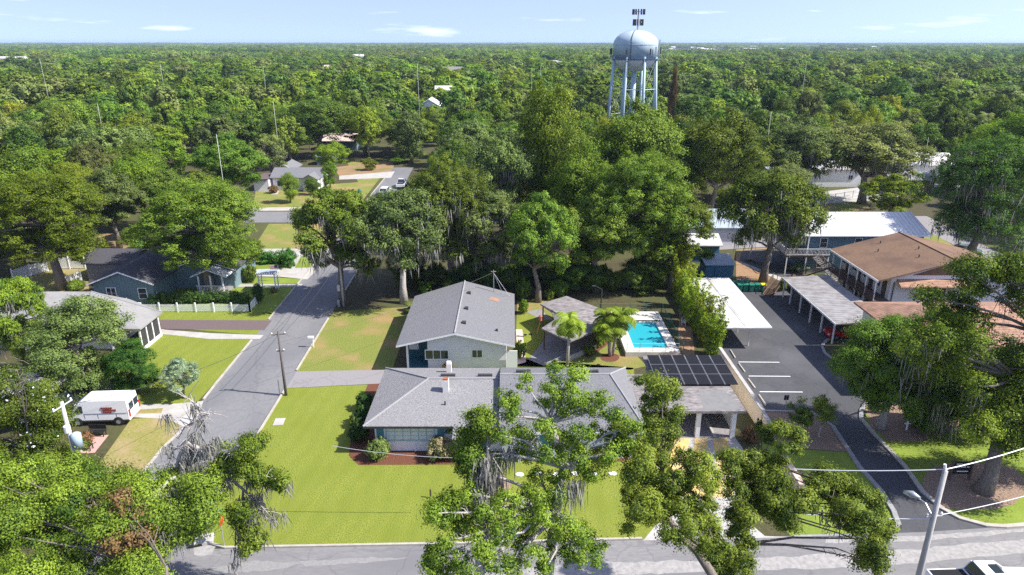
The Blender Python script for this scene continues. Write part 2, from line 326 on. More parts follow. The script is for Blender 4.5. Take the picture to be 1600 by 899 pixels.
# ---------------------------------------------------------------- foliage
def unit(a): return a / np.maximum(np.linalg.norm(a, axis=-1, keepdims=True), 1e-9)
def leaf_quads(c, nrm, size, rng, aspect=.62):
    n = len(c); r = unit(rng.normal(size=(n, 3))); a = unit(np.cross(nrm, r)); b = np.cross(nrm, a)
    s = (size * rng.uniform(.65, 1.3, n))[:, None]
    return np.stack([c - a * s, c - b * s * aspect, c + a * s, c + b * s * aspect], 1).reshape(-1, 3)
def mesh_quads(name, verts, tint, m):
    n = len(verts) // 4; me = bpy.data.meshes.new(name)
    me.vertices.add(len(verts)); me.vertices.foreach_set('co', verts.astype(np.float32).ravel())
    me.loops.add(len(verts)); me.loops.foreach_set('vertex_index', np.arange(len(verts), dtype=np.int32))
    me.polygons.add(n); me.polygons.foreach_set('loop_start', np.arange(0, 4 * n, 4, dtype=np.int32))
    try: me.polygons.foreach_set('loop_total', np.full(n, 4, dtype=np.int32))
    except Exception: pass
    me.update(calc_edges=True)
    at_ = me.attributes.new('tint', 'FLOAT', 'POINT'); at_.data.foreach_set('value', np.repeat(tint, 4).astype(np.float32))
    me.materials.append(m); return me
def lump_leaves(lumps, n, rng, size, flat=.92, sub=22, spread=.30, nr=.33, tn=.16):
    """lumps: (x,y,z,r).  leaves sit in small tufts over the skin of every lump."""
    L = np.array(lumps, float); wgt = L[:, 3] ** 2; cnt = np.maximum(30, (n * wgt / wgt.sum())).astype(int)
    C = []; N = []; T = []
    for (x, y, z, r), k in zip(L, cnt):
        ns = max(6, int(sub * rng.uniform(.8, 1.2)))
        d = unit(rng.normal(size=(ns, 3)) + np.array([0, 0, .28])); rr = r * rng.uniform(.62, 1.08, (ns, 1))
        sc = d * rr * np.array([1, 1, flat]); st = rng.normal(0, .16, ns) + rng.normal(0, .10); sr = r * spread * rng.uniform(.6, 1.25, ns)
        i = np.minimum((ns * rng.random(k) ** 1.25).astype(int), ns - 1); off = rng.normal(size=(k, 3)) * sr[i][:, None] * np.array([.8, .8, .62])
        p = sc[i] + off
        C.append(p + np.array([x, y, z])); N.append(unit(unit(p + np.array([0, 0, .25 * r])) * .8 + unit(off + 1e-6) * .55 + rng.normal(size=(k, 3)) * nr + np.array([0, 0, .2])))
        T.append(.48 + st[i] + rng.normal(0, tn, k))
    C = np.concatenate(C); N = np.concatenate(N); T = np.clip(np.concatenate(T), 0, 1)
    return leaf_quads(C, N, size, rng), T
def dome_lumps(rng, Rr, z0, z1, n, rl=(.26, .40), under=.25):
    out = []
    for i in range(n):
        th = i * 2.39996 + rng.uniform(-.4, .4); q = math.sqrt((i + .5) / n) * rng.uniform(.85, 1.1)
        rad = Rr * rng.uniform(.66, .84) * min(q, 1.05); top = math.sqrt(max(0, 1 - (min(q, 1) * .93) ** 2))
        z = z0 + (z1 - z0) * (.18 + .66 * top * rng.uniform(.74, 1.12)); r = Rr * rng.uniform(*rl)
        out.append((rad * math.cos(th), rad * math.sin(th), z, r))
        if rng.random() < under: out.append((rad * .8 * math.cos(th + .5), rad * .8 * math.sin(th + .5), z0 + (z - z0) * rng.uniform(.15, .5), r * .85))
    return out
def column_lumps(rng, Rr, z0, z1, n):
    out = []
    for i in range(n):
        t = (i + .5) / n; th = rng.uniform(0, 6.28); prof = math.sin(math.pi * min(1, (t * .8 + .16))) ** .8
        rad = Rr * .5 * prof * rng.uniform(.6, 1.2); out.append((rad * math.cos(th), rad * math.sin(th), z0 + (z1 - z0) * t, Rr * (.30 + .2 * prof) * rng.uniform(.8, 1.1)))
    return out
def limbs(mb, rng, path, lumps, r0, frac=1.0, n=6, twigs=0):
    """trunk along path, then a curved limb from the trunk to each lump"""
    k = len(path); rads = [r0 * (1 - .55 * i / (k - 1)) for i in range(k)]; rads[0] *= 1.35
    mb.tube(path, rads, n + 2)
    P = [Vector(p) for p in path]
    for (x, y, z, r) in lumps:
        if rng.random() > frac: continue
        e = Vector((x, y, z)); best = min(range(max(1, k // 2), k), key=lambda i: (P[i] - e).length + max(0, P[i].z - e.z + .5) * 2)
        s = P[best]; m1 = s.lerp(e, .35) + Vector((0, 0, .05 * (e - s).length)); m2 = s.lerp(e, .7) + Vector((rng.normal(0, .25), rng.normal(0, .25), .03 * (e - s).length))
        rb = rads[best] * .55; mb.tube([s, m1, m2, e], [rb, rb * .7, rb * .45, rb * .22], n - 1, False)
        for j in range(twigs):
            d = unit(rng.normal(size=3)); q = e.lerp(s, rng.uniform(0, .3)); q2 = q + Vector((d[0] * r * .9, d[1] * r * .9, abs(d[2]) * r * .7))
            mb.tube([q, q.lerp(q2, .5) + Vector((0, 0, .1 * r)), q2], [max(.022, rb * .25), max(.018, rb * .16), .012], 4, False)
def moss_strands(rng, pts, per, length, width=.024):
    """hanging grey moss: narrow drooping ribbons below each point"""
    V = []; T = []
    for (x, y, z, r) in pts:
        for _ in range(int(per * 1.8)):
            th = rng.uniform(0, 6.28); q = r * math.sqrt(rng.random()); px, py, pz = x + q * math.cos(th), y + q * math.sin(th), z - r * .25 + rng.uniform(-.3, .3) * r
            for s in range(3):
                a = rng.uniform(0, 3.14); L_ = length * rng.uniform(.35, 1.2); wd = width * rng.uniform(.5, 1.3)
                ox, oy = px + rng.normal(0, .14), py + rng.normal(0, .14); dx, dy = math.cos(a) * wd, math.sin(a) * wd
                t = rng.uniform(0, 1); mz = pz - L_ * .5; jx, jy = rng.normal(0, .1), rng.normal(0, .1)
                V += [(ox - dx, oy - dy, pz), (ox + dx, oy + dy, pz), (ox + jx + dx * 1.1, oy + jy + dy * 1.1, mz), (ox + jx - dx * 1.1, oy + jy - dy * 1.1, mz)]; T.append(t)
                V += [(ox + jx - dx * 1.1, oy + jy - dy * 1.1, mz), (ox + jx + dx * 1.1, oy + jy + dy * 1.1, mz), (ox + jx * 2 + dx * .2, oy + jy * 2, pz - L_), (ox + jx * 2 - dx * .2, oy + jy * 2, pz - L_)]; T.append(t)
    return mesh_quads('moss', np.array(V), np.array(T), M['moss'])

# master tree shapes: 15 m tall, crown radius 6 m; copies share their meshes
def make_variant(seed, kind, nleaf, lsize, moss=0, flat=.92):
    rng = np.random.default_rng(seed)
    if kind == 'dome': lm = dome_lumps(rng, 6, 4.2, 15, 34, (.15, .34), .4)
    elif kind == 'wide': lm = dome_lumps(rng, 6, 5.5, 14.6, 42, (.13, .28), .4)
    elif kind == 'open': lm = dome_lumps(rng, 6, 4.0, 15, 34, (.12, .25), .55)
    elif kind == 'giantwide': lm = dome_lumps(rng, 6, 5.2, 14.8, 80, (.07, .17), .45)
    elif kind == 'giant': lm = dome_lumps(rng, 6, 3.6, 15, 80, (.08, .19), .6)
    elif kind == 'tall': lm = column_lumps(rng, 6, 3.5, 15, 20)
    elif kind == 'low': lm = dome_lumps(rng, 6, 1.2, 15, 30, (.18, .36), .8)
    path = [(0, 0, -.3), (rng.normal(0, .15), rng.normal(0, .15), 2.2), (rng.normal(0, .4), rng.normal(0, .4), 4.6), (rng.normal(0, .7), rng.normal(0, .7), 7.5), (rng.normal(0, .8), rng.normal(0, .8), 10.5)]
    v, t = lump_leaves(lm, nleaf, rng, lsize, sub=20, spread=.27, flat=flat) if nleaf > 30000 else lump_leaves(lm, nleaf, rng, lsize, sub=12, spread=.3, nr=.2, tn=.09)
    cm = mesh_quads('crown', v, t, LM['mid'])
    mb = MB(); limbs(mb, rng, path, lm, .42, .85 if nleaf > 9000 else .3, 6 if nleaf > 9000 else 5)
    tm = bpy.data.meshes.new('trunk'); tm.from_pydata(mb.v, [], mb.f); tm.update(); tm.materials.append(M['bark'])
    for p in tm.polygons: p.use_smooth = True
    mm = moss_strands(rng, lm, moss // 3, 1.6, .035) if moss else None
    return cm, tm, mm
HI = {}
for i, (k, kind, ms) in enumerate([('dome1', 'dome', 0), ('dome2', 'dome', 0), ('wide1', 'wide', 0), ('open1', 'open', 0), ('open2', 'open', 14), ('moss1', 'wide', 18), ('tall1', 'tall', 0), ('low1', 'low', 0)]):
    HI[k] = make_variant(100 + i, kind, 64000, .115, ms)
HI['giant1'] = make_variant(121, 'giantwide', 130000, .066, 0, 1.6); HI['giant2'] = make_variant(122, 'giant', 130000, .066, 0, 1.5); HI['giantmoss'] = make_variant(123, 'giant', 120000, .066, 9, 1.5)
MIDV = [make_variant(200 + i, k, 16000, .215, ms) for i, (k, ms) in enumerate([('dome', 0), ('dome', 0), ('low', 0), ('open', 4), ('wide', 5), ('tall', 0), ('low', 0), ('dome', 0)])]
trees_made = []
def place_tree(var, x, y, h, wd, m, name, label, rz=None, group=None, cat='tree', trunk_m=None, z=0):
    t = thing(name, label, cat, (x, y, z), group)
    cm, tm, mm = var; s = (wd / 12.0, wd / 12.0 * random.uniform(.9, 1.1), h / 15.0); t.scale = s
    t.rotation_euler = (0, 0, random.uniform(0, 6.28) if rz is None else rz)
    for nm, me, ma in (('trunk', tm, trunk_m), ('crown', cm, LM[m])) + ((('moss', mm, None),) if mm else ()):
        o = bpy.data.objects.new(nm, me); COL.objects.link(o); o.parent = t
        if ma: o.material_slots[0].link = 'OBJECT'; o.material_slots[0].material = ma
    trees_made.append((x, y, wd / 2, h))
    return t
def ptree(var, cx, ytop, ybase, wpx, m, name, label, group=None, trunk_m=None, rz=None, Y=None):
    """a tree whose trunk stands where photo row ybase meets the ground"""
    Yb = g(cx, ybase)[1] if Y is None else Y
    top = at(cx, ytop, Yb); h = top[2]; dep = proj(0, Yb, h * .6)[2]
    x = (cx - 800) / F * dep; wd = wpx * 1.12 / F * dep
    return place_tree(HI[var] if isinstance(var, str) else var, x, Yb, h, wd, m, name, label, rz, group, trunk_m=trunk_m)
def custom_tree(name, label, base, path, lumps, nleaf, lsize, m, r0=.35, moss=None, twigs=3, flat=.8, trunk_m=None, seed=1, bare=None, sub=26, spread=.3, cat='tree'):
    rng = np.random.default_rng(seed); t = thing(name, label, cat, base)
    b = np.array(base); mb = MB()
    limbs(mb, rng, path, lumps + (bare or []), r0, 1, 7, twigs)
    o = mb.build('trunk', trunk_m or M['bark'], t, True)
    v, ti = lump_leaves(lumps, nleaf, rng, lsize, flat, sub, spread)
    c = bpy.data.objects.new('crown', mesh_quads('crown', v - b, ti, LM[m])); COL.objects.link(c); c.parent = t
    if moss:
        me = moss_strands(rng, [(x - b[0], y - b[1], z - b[2], r) for x, y, z, r in moss[0]], moss[1], moss[2]); mo = bpy.data.objects.new('moss', me); COL.objects.link(mo); mo.parent = t
    return t
def make_bush(seed, n=5000, ls=.06, kind='round'):
    rng = np.random.default_rng(seed)
    lm = [(0, 0, .5, .5)] + [(.5 * math.cos(a), .5 * math.sin(a), rng.uniform(.35, .6), rng.uniform(.28, .42)) for a in np.arange(0, 6.28, .9)] + [(.2, .1, .75, .3), (-.2, -.1, .72, .3)]
    v, t = lump_leaves(lm, n, rng, ls, .9, 18, .25); return mesh_quads('foliage', v, t, LM['mid'])
BUSH = [make_bush(300 + i) for i in range(4)]
BUSHBIG = [make_bush(320 + i, 9000, .045) for i in range(2)]
def stem_mesh():
    mb = MB()
    for i in range(5):
        a = i * 1.256; mb.tube([(0, 0, -.05), (.12 * math.cos(a), .12 * math.sin(a), .3), (.3 * math.cos(a), .3 * math.sin(a), .62)], [.035, .025, .012], 5)
    me = bpy.data.meshes.new('stem'); me.from_pydata(mb.v, [], mb.f); me.update(); me.materials.append(M['bark']); return me
STEM = stem_mesh()
def bush(x, y, wd, h, m, label, name='shrub', group=None, big=False, cat='shrub', z=0):
    t = thing(name, label, cat, (x, y, z), group); t.scale = (wd / 2, wd / 2, h); t.rotation_euler = (0, 0, random.uniform(0, 6.28))
    for nm, me in (('foliage', random.choice(BUSHBIG if big else BUSH)), ('stem', STEM)):
        o = bpy.data.objects.new(nm, me); COL.objects.link(o); o.parent = t
        if nm == 'foliage': o.material_slots[0].link = 'OBJECT'; o.material_slots[0].material = LM[m]
    return t
def hedge(name, label, poly, h, m, n=9000, ls=.09, seed=5, group=None):
    """clipped hedge: leaves over the faces of a long low body following the polyline poly (x, y, half width)"""
    rng = np.random.default_rng(seed); lm = []
    for (x0, y0, w0), (x1, y1, w1) in zip(poly[:-1], poly[1:]):
        d = math.hypot(x1 - x0, y1 - y0); k = max(2, int(d / .5))
        for i in range(k):
            f = i / k; lm.append((x0 + (x1 - x0) * f + rng.normal(0, .05), y0 + (y1 - y0) * f + rng.normal(0, .05), h * .32, w0)); lm.append((x0 + (x1 - x0) * f, y0 + (y1 - y0) * f, h - w0 * .75 + rng.normal(0, .05), w0 * rng.uniform(.9, 1.05)))
    b = np.array([poly[0][0], poly[0][1], 0]); v, t = lump_leaves(lm, n, rng, ls, .95, 14, .22)
    e = thing(name, label, 'hedge', tuple(b), group)
    c = bpy.data.objects.new('foliage', mesh_quads('foliage', v - b, t, LM[m])); COL.objects.link(c); c.parent = e
    mb = MB(); 
    for l in lm[::4]: mb.tube([(l[0], l[1], -.05), (l[0], l[1], h * .5)], [.03, .02], 5)
    mb.build('stem', M['bark'], e); return e
def palm(name, label, x, y, h, fr, nfr, m='bright', trunks=1, droop=1.0, group=None, seed=1, skirt=False):
    rng = np.random.default_rng(seed); t = thing(name, label, 'palm', (x, y, 0), group); mb = MB(); V = []; T = []
    for k in range(trunks):
        ang = k * 2.1; tx, ty = (.35 * math.cos(ang), .35 * math.sin(ang)) if trunks > 1 else (0, 0)
        px, py, hz = x + tx * 2.6, y + ty * 2.6, h * (1 - .12 * k)
        if trunks == 1: px, py = x + rng.normal(0, .15), y
        mb.tube([(x + tx * .4, y + ty * .4, -.2), ((x + px) / 2, (y + py) / 2, hz * .5), (px, py, hz)], [.19, .14, .12], 8)
        for i in range(nfr):
            a = i * 2.39996 + rng.uniform(-.2, .2); el = rng.uniform(-.25, 1.25); L_ = fr * rng.uniform(.8, 1.1); ns = 16
            p = np.array([0., 0., 0.]); dh = np.array([math.cos(a), math.sin(a), 0]); side = np.array([-math.sin(a), math.cos(a), 0])
            for s in range(ns):
                e = el - droop * 1.9 * (s / ns) ** 1.2; st = dh * math.cos(e) + np.array([0, 0, math.sin(e)]); p2 = p + st * L_ / ns
                ll = fr * .30 * math.sin(math.pi * min(1, (s + 1.5) / (ns + 1))) ** .7
                for sg in (-1, 1):
                    for q in (0., .5):
                        c0 = p + (p2 - p) * q; tip = c0 + side * sg * ll + st * ll * .45 + np.array([0, 0, -ll * .45 + rng.normal(0, .05)])
                        wv = st * .05; V += [c0 - wv, c0 + wv, tip + wv * .3, tip - wv * .3]; T.append(np.clip(.55 + rng.normal(0, .18), 0, 1))
                p = p2
            V_off = np.array([px - x, py - y, hz]);
            for j in range(len(V) - ns * 16, len(V)): V[j] = V[j] + V_off
        if skirt:
            for i in range(120):
                a = rng.uniform(0, 6.28); L_ = rng.uniform(.5, 1.1); c0 = np.array([px - x, py - y, hz - .1]); tip = c0 + np.array([math.cos(a) * .5, math.sin(a) * .5, -L_]); sd_ = np.array([-math.sin(a), math.cos(a), 0]) * .09
                V += [c0 - sd_, c0 + sd_, tip + sd_, tip - sd_]; T.append(0)
    mb.build('trunk', M['barkpale'], t, True)
    c = bpy.data.objects.new('crown', mesh_quads('crown', np.array(V), np.array(T), LM[m])); COL.objects.link(c); c.parent = t
    return t

# ---------------------------------------------------------------- setting: ground, streets, lawns
def sheet(name, pix, z, m, kind='structure', world=False):
    pts = [(p[0], p[1], z) for p in pix] if world else [(g(*p)[0], g(*p)[1], z) for p in pix]
    o = MB().sheet(pts).build(name, M[m], origin=(pts[0][0], pts[0][1], z)); o['kind'] = kind; return o
gr = MB().sheet([(-26000, -400, 0), (26000, -400, 0), (26000, 30000, 0), (-26000, 30000, 0)]).build('ground', M['ground']); gr['kind'] = 'structure'
sheet('lawn', [(300, 720), (318, 800), (322, 835), (345, 857), (735, 850), (1012, 843), (1050, 780), (1050, 690), (1000, 640), (990, 575), (800, 560), (600, 600), (448, 607)], .004, 'lawn')
sheet('lawn', [(463, 582), (504, 511), (520, 488), (560, 484), (640, 480), (640, 500), (612, 580)], .004, 'lawn_dry')
sheet('lawn', [(808, 470), (870, 470), (980, 540), (1010, 572), (985, 578), (805, 572)], .004, 'lawn_dry')
sheet('lawn', [(808, 497), (840, 480), (850, 520), (830, 560), (806, 560)], .008, 'lawn')
sheet('lawn', [(130, 760), (205, 655), (280, 650), (296, 668), (232, 735), (170, 830), (110, 830)], .004, 'lawn_worn')
sheet('lawn', [(175, 560), (205, 540), (258, 517), (385, 527), (396, 531), (305, 632), (205, 635), (150, 600)], .004, 'lawn')
sheet('lawn', [(245, 498), (250, 489), (425, 489), (430, 496), (425, 502), (245, 502)], .004, 'lawn')
sheet('lawn', [(300, 515), (425, 513), (415, 524), (380, 522)], .004, 'lawn')
sheet('lawn', [(200, 470), (215, 446), (330, 436), (465, 447), (432, 492), (402, 489), (225, 489)], .004, 'lawn_green')
sheet('lawn', [(345, 438), (385, 432), (470, 436), (474, 443), (350, 445)], .008, 'lawn_green')
sheet('lawn', [(395, 421), (400, 403), (462, 402), (460, 420)], .004, 'lawn_green')
sheet('lawn', [(458, 420), (470, 401), (500, 401), (493, 420)], .004, 'lawn_green')
sheet('lawn', [(395, 389), (420, 350), (540, 350), (512, 391)], .004, 'lawn_dry')
sheet('lawn', [(395, 327), (400, 296), (560, 285), (540, 250), (608, 260), (560, 322), (440, 330)], .004, 'lawn_dry')
sheet('dirt_yard', [(520, 262), (600, 252), (617, 255), (610, 275), (530, 275)], .008, 'dirt')
sheet('dirt_yard', [(130, 395), (150, 365), (215, 365), (260, 395), (200, 392)], .004, 'dirt')
sheet('lawn', [(20, 470), (60, 420), (135, 415), (140, 455), (110, 470)], .004, 'lawn_worn')
# right side
sheet('lawn', [(1190, 690), (1215, 700), (1325, 707), (1352, 740), (1390, 800), (1410, 832), (1240, 842), (1200, 800)], .004, 'lawn_green')
sheet('lawn', [(1350, 660), (1364, 676), (1414, 730), (1441, 769), (1489, 806), (1537, 822), (1700, 812), (1700, 640), (1360, 620)], .004, 'lawn_green')
sheet('mulch_bed', [(1192, 643), (1268, 645), (1300, 667), (1327, 707), (1215, 698), (1200, 665)], .012, 'chips')
sheet('mulch_bed', [(1352, 640), (1362, 668), (1390, 690), (1440, 690), (1480, 672), (1540, 660), (1560, 640), (1500, 620), (1360, 620)], .010, 'chips')
bed = [(1445 + 75 * (1 + math.cos(a)) - 5 + (12 if math.cos(a) > 0 else 0) * math.cos(a), 760 + 52 * math.sin(a) * (.85 + .15 * math.cos(a * 2))) for a in np.arange(0, 6.28, .35)]
sheet('mulch_bed', bed, .012, 'chips')
sheet('lot_ground', [(1150, 390), (1240, 385), (1300, 470), (1230, 460), (1150, 440)], .004, 'dirt')
sheet('back_patio', [(1160, 392), (1215, 388), (1270, 440), (1215, 432), (1155, 408)], .010, 'asphalt_new')
sheet('side_path', [(1155, 408), (1158, 412), (1213, 437), (1250, 455), (1255, 450), (1216, 432)], .014, 'concrete')
sheet('mulch_bed', [(555, 640), (580, 660), (585, 700), (700, 704), (735, 700), (745, 726), (560, 727), (545, 712)], .012, 'mulch')
sheet('mulch_bed', [(560, 640), (575, 600), (600, 600), (590, 700), (560, 715)], .010, 'mulch')
sheet('mulch_bed', [(925, 700), (985, 690), (1005, 715), (935, 727)], .012, 'mulch')
sheet('mulch_bed', [(900, 552), (925, 530), (950, 520), (955, 535), (920, 560)], .012, 'mulch')
sheet('mulch_bed', [(938 + 15 * math.cos(a) + 15, 559 + 7 * math.sin(a)) for a in np.arange(0, 6.28, .5)], .014, 'mulch')
sheet('garden_path', [(806, 515), (816, 515), (822, 566), (800, 572), (808, 545)], .012, 'pinkwall')
sheet('bare_patch', [(730, 712), (760, 705), (800, 760), (760, 790), (745, 740)], .012, 'chips')
# streets
VP = (776, 66)
def on_line(x, y, y2): return (x + (VP[0] - x) * (y2 - y) / (VP[1] - y), y2)
wl = lambda y: on_line(395, 530, y); wr = lambda y: on_line(447.5, 606, y)
sheet('west_street', [wl(262), wl(420), wl(520), wl(640), wl(740), wl(905), (150, 960), (700, 960), (700, 880), (345, 868), (322, 845), (312, 812), wr(700), wr(606), wr(500), wr(400), (646, 262)], .012, 'asphalt')
sheet('cross_street', [(380, 348), (380, 331), (760, 331), (780, 348)], .010, 'asphalt')
sheet('front_street', [(200, 861), (735, 850), (1005, 843), (1240, 838), (1441, 832), (1700, 815), (1750, 960), (200, 985)], .016, 'asphalt_front')
rng0 = np.random.default_rng(3)
def ragged(pts, amp, step):
    o = []; n = len(pts)
    for i in range(n):
        a, b = pts[i], pts[(i + 1) % n]; d = math.hypot(b[0] - a[0], b[1] - a[1]); k = max(1, int(d / step))
        for j in range(k): o.append((a[0] + (b[0] - a[0]) * j / k + rng0.normal(0, amp), a[1] + (b[1] - a[1]) * j / k + rng0.normal(0, amp * .5)))
    return o
sheet('worn_strip', ragged([(640, 903), (780, 893), (905, 880), (1140, 876), (1290, 866), (1420, 858), (1600, 843), (1640, 862), (1430, 880), (1300, 888), (1130, 893), (900, 903)], 2.2, 14), .020, 'wornstrip')
sheet('worn_strip', ragged([(1290, 842), (1440, 838), (1600, 826), (1600, 832), (1440, 846), (1290, 849)], 1.2, 14), .020, 'wornstrip')
sheet('worn_patch', ragged([(470, 878), (560, 872), (640, 872), (560, 880), (480, 886)], 1.6, 9), .020, 'patch')
sheet('worn_patch', ragged([(330, 888), (400, 876), (470, 880), (430, 892), (340, 897)], 1.8, 9), .020, 'patch')
sheet('worn_patch', ragged([(300, 850), (318, 838), (338, 850), (330, 868), (305, 868)], 2.5, 7), .021, 'wornstrip')
sheet('parking_lot', [(1095, 437), (1195, 456), (1240, 440), (1330, 470), (1350, 520), (1318, 540), (1296, 532), (1286, 545), (1300, 562), (1350, 590), (1362, 605), (1358, 622), (1347, 652), (1364, 677), (1414, 730), (1441, 769), (1489, 807), (1540, 822), (1560, 830), (1441, 838), (1390, 842), (1410, 826), (1376, 768), (1342, 730), (1300, 666), (1267, 644), (1192, 642), (1126, 547), (1080, 470)], .014, 'asphalt_new')
sheet('driveway', [(447, 607), (463, 581), (560, 579), (640, 578), (640, 600), (590, 600)], .020, 'drive_grey')
sheet('driveway', [(248, 500), (425, 501), (413, 516), (300, 515), (245, 514)], .016, 'drive_purple')
sheet('footpath', [(247, 514), (262, 516), (330, 521), (412, 524), (406, 530), (325, 530), (270, 524), (248, 522)], .018, 'concrete')
sheet('footpath', [(325, 445), (473, 444), (470, 448), (325, 449)], .018, 'concrete')
sheet('driveway', [(345, 425), (400, 421), (500, 418), (480, 437), (440, 433), (395, 432)], .018, 'concrete')
sheet('footpath', [(395, 389), (515, 389), (507, 401), (470, 401), (460, 420), (455, 420), (462, 401), (395, 397)], .016, 'concrete')
sheet('footpath', [(395, 325), (560, 322), (556, 328), (395, 330)], .016, 'concrete')
sheet('driveway', [(530, 275), (617, 268), (611, 278), (530, 281)], .016, 'concrete')
sheet('footpath', [(430, 298), (436, 298), (434, 304), (424, 304)], .016, 'concrete')
sheet('driveway', [(100, 640), (212, 633), (275, 631), (318, 627), (308, 655), (288, 668), (262, 655), (200, 652), (120, 664)], .018, 'concrete')
sheet('grass_strip', [(212, 641), (255, 638), (252, 646), (212, 647)], .022, 'lawn_worn')
sheet('patio', [(115, 683), (170, 680), (148, 708), (115, 709)], .018, 'brickpatio')
sheet('driveway', [(1052, 676), (1142, 676), (1160, 700), (1168, 740), (1150, 800), (1195, 838), (1240, 840), (1005, 845), (1050, 790), (1065, 740)], .020, 'concrete')
for q in ([(1056, 678), (1078, 678), (1070, 745), (1040, 745)], [(1086, 678), (1104, 678), (1112, 745), (1082, 745)], [(1113, 678), (1134, 678), (1152, 745), (1122, 745)], [(1060, 748), (1148, 748), (1146, 778), (1065, 775)]):
    sheet('yellow_paving', q, .025, 'yellow')
sheet('patio', [(840, 545), (858, 520), (940, 512), (955, 516), (893, 556), (870, 568), (850, 572), (825, 562)], .016, 'drive_grey')
sheet('patio', [(822, 487), (845, 483), (862, 500), (845, 500)], .016, 'drive_grey')
sheet('garden_gravel', [(1062, 478), (1078, 478), (1090, 600), (1040, 640), (1015, 560), (1058, 552)], .006, 'dirt')
# east side street and yards behind the flats
sheet('east_street', [(1405, 338), (1448, 338), (1620, 425), (1620, 460), (1545, 412)], .012, 'drive_grey')
sheet('east_lawn', [(1380, 330), (1440, 352), (1545, 420), (1500, 420), (1400, 360)], .006, 'lawn_dry')
sheet('back_street', [(1240, 305), (1370, 290), (1480, 276), (1500, 292), (1380, 312), (1250, 322)], .012, 'concrete')
sheet('back_lawn', [(1240, 322), (1340, 308), (1360, 326), (1250, 345)], .006, 'lawn_dry')
sheet('back_yard', [(1090, 345), (1220, 345), (1215, 385), (1100, 392)], .006, 'drive_grey')
sheet('far_yard', [(1400, 285), (1470, 262), (1520, 262), (1520, 290), (1440, 305)], .004, 'concrete')
sheet('far_yard', [(690, 385), (760, 372), (760, 395), (700, 405)], .006, 'dirt')
sheet('far_street', [(20, 275), (55, 250), (60, 262), (30, 300)], .006, 'asphalt')
sheet('far_yard', [(10, 262), (45, 238), (50, 252), (20, 280)], .006, 'dirt')

def kerb(pix, m='kerb', wd=.18, h=.14, name='kerb'):
    P = [Vector(g(*p)) for p in pix]; mb = MB(); top = []; bot = []
    L_, R_ = [], []
    for i, p in enumerate(P):
        d = (P[min(i + 1, len(P) - 1)] - P[max(i - 1, 0)]).normalized(); n = Vector((-d.y, d.x, 0)) * wd / 2
        L_.append(p + n); R_.append(p - n)
    for i in range(len(P) - 1):
        q = [L_[i], R_[i], R_[i + 1], L_[i + 1]]; mb.slab([(v.x, v.y, h) for v in q], h + .05)
    o = mb.build(name, M[m], origin=tuple(P[0])); o['kind'] = 'structure'; return o
kerb([wl(412), wl(470), wl(500)]); kerb([wl(532), wl(600), (318, 625)]); kerb([(290, 668), wl(700), wl(740), wl(830)])
kerb([wr(412), wr(440), wr(475)]); kerb([wr(498), wr(540), wr(580)]); kerb([wr(608), wr(680), wr(760), (312, 812), (318, 836), (330, 851), (352, 857), (735, 850), (1003, 843)])
kerb([wl(270), wl(320)]); kerb([(1240, 840), (1330, 838), (1385, 834), (1404, 822)], 'kerb_grey')
kerb([(1300, 666), (1342, 730), (1376, 768), (1396, 800), (1404, 822)], 'kerb_grey', .35)
kerb([(1345, 655), (1364, 677), (1414, 730), (1441, 769), (1470, 795), (1500, 811), (1540, 822), (1570, 824), (1700, 814)], 'kerb', .35)
kerb([(1370, 608), (1356, 626), (1346, 642), (1345, 655)], 'kerb_grey', .35)
kerb([(1192, 643), (1268, 645), (1300, 666)], 'concrete', .15); kerb([(1300, 562), (1288, 552), (1284, 542), (1292, 532), (1310, 530)], 'kerb_grey', .3)
# parking marks and wheel stops
for a, b in (((1154, 566), (1218, 566.5)), ((1170, 588), (1235, 588.5)), ((1187, 612.5), (1254, 613))):
    p, q = g(*a), g(*b); o = MB().sheet([(p[0], p[1] - .06, .019), (q[0], q[1] - .06, .019), (q[0], q[1] + .06, .019), (p[0], p[1] + .06, .019)]).build('parking_line', M['paint'], origin=p); o['kind'] = 'structure'
for i, (a, b) in enumerate((((1141, 548), (1149, 561)), ((1154, 569), (1164, 583)), ((1169, 593), (1180, 608)), ((1185.5, 618), (1197, 635)))):
    p, q = Vector(g(*a)), Vector(g(*b)); c = (p + q) / 2; an = math.atan2(q.y - p.y, q.x - p.x)
    mb = MB(); hl = 1.0; mb.extr([(-hl, -.08, 0), (-hl, .08, 0), (-hl, .05, .13), (-hl, -.05, .13)], (2 * hl, 0, 0))
    o = mb.build('wheel_stop', M['concrete'], origin=(0, 0, 0)); o.location = (c.x, c.y, .016); o.rotation_euler = (0, 0, an)
    tag(o, ['concrete wheel stop nearest the white flat carport', 'concrete wheel stop between the first and second painted lines', 'concrete wheel stop between the second and third painted lines', 'concrete wheel stop nearest the mulch bed with two saplings'][i], 'wheel stop', 'wheel stops along the cream wall')
# stepping stones and lawn covers
for i in range(7):
    p = g(812 + i * 29, 742 - (i % 2) * 1.5); o = MB().prism([(p[0] + .33 * math.cos(a), p[1] + .25 * math.sin(a)) for a in np.arange(0, 6.28, .7)], .0, .06).build('stepping_stone', M['paint'], origin=p)
    tag(o, ['first', 'second', 'third', 'fourth', 'fifth', 'sixth', 'seventh'][i] + ' pale round stepping stone from the left along the front lawn', 'stepping stone', 'stepping stones on the front lawn')
p = g(436, 660); tag(MB().box(p[0] - .45, p[0] + .45, p[1] - .6, p[1] + .6, 0, .07, .1).build('utility_cover', M['concrete'], origin=p, bevel=.02), 'flat pale concrete utility cover in the front lawn near the street', 'utility cover')

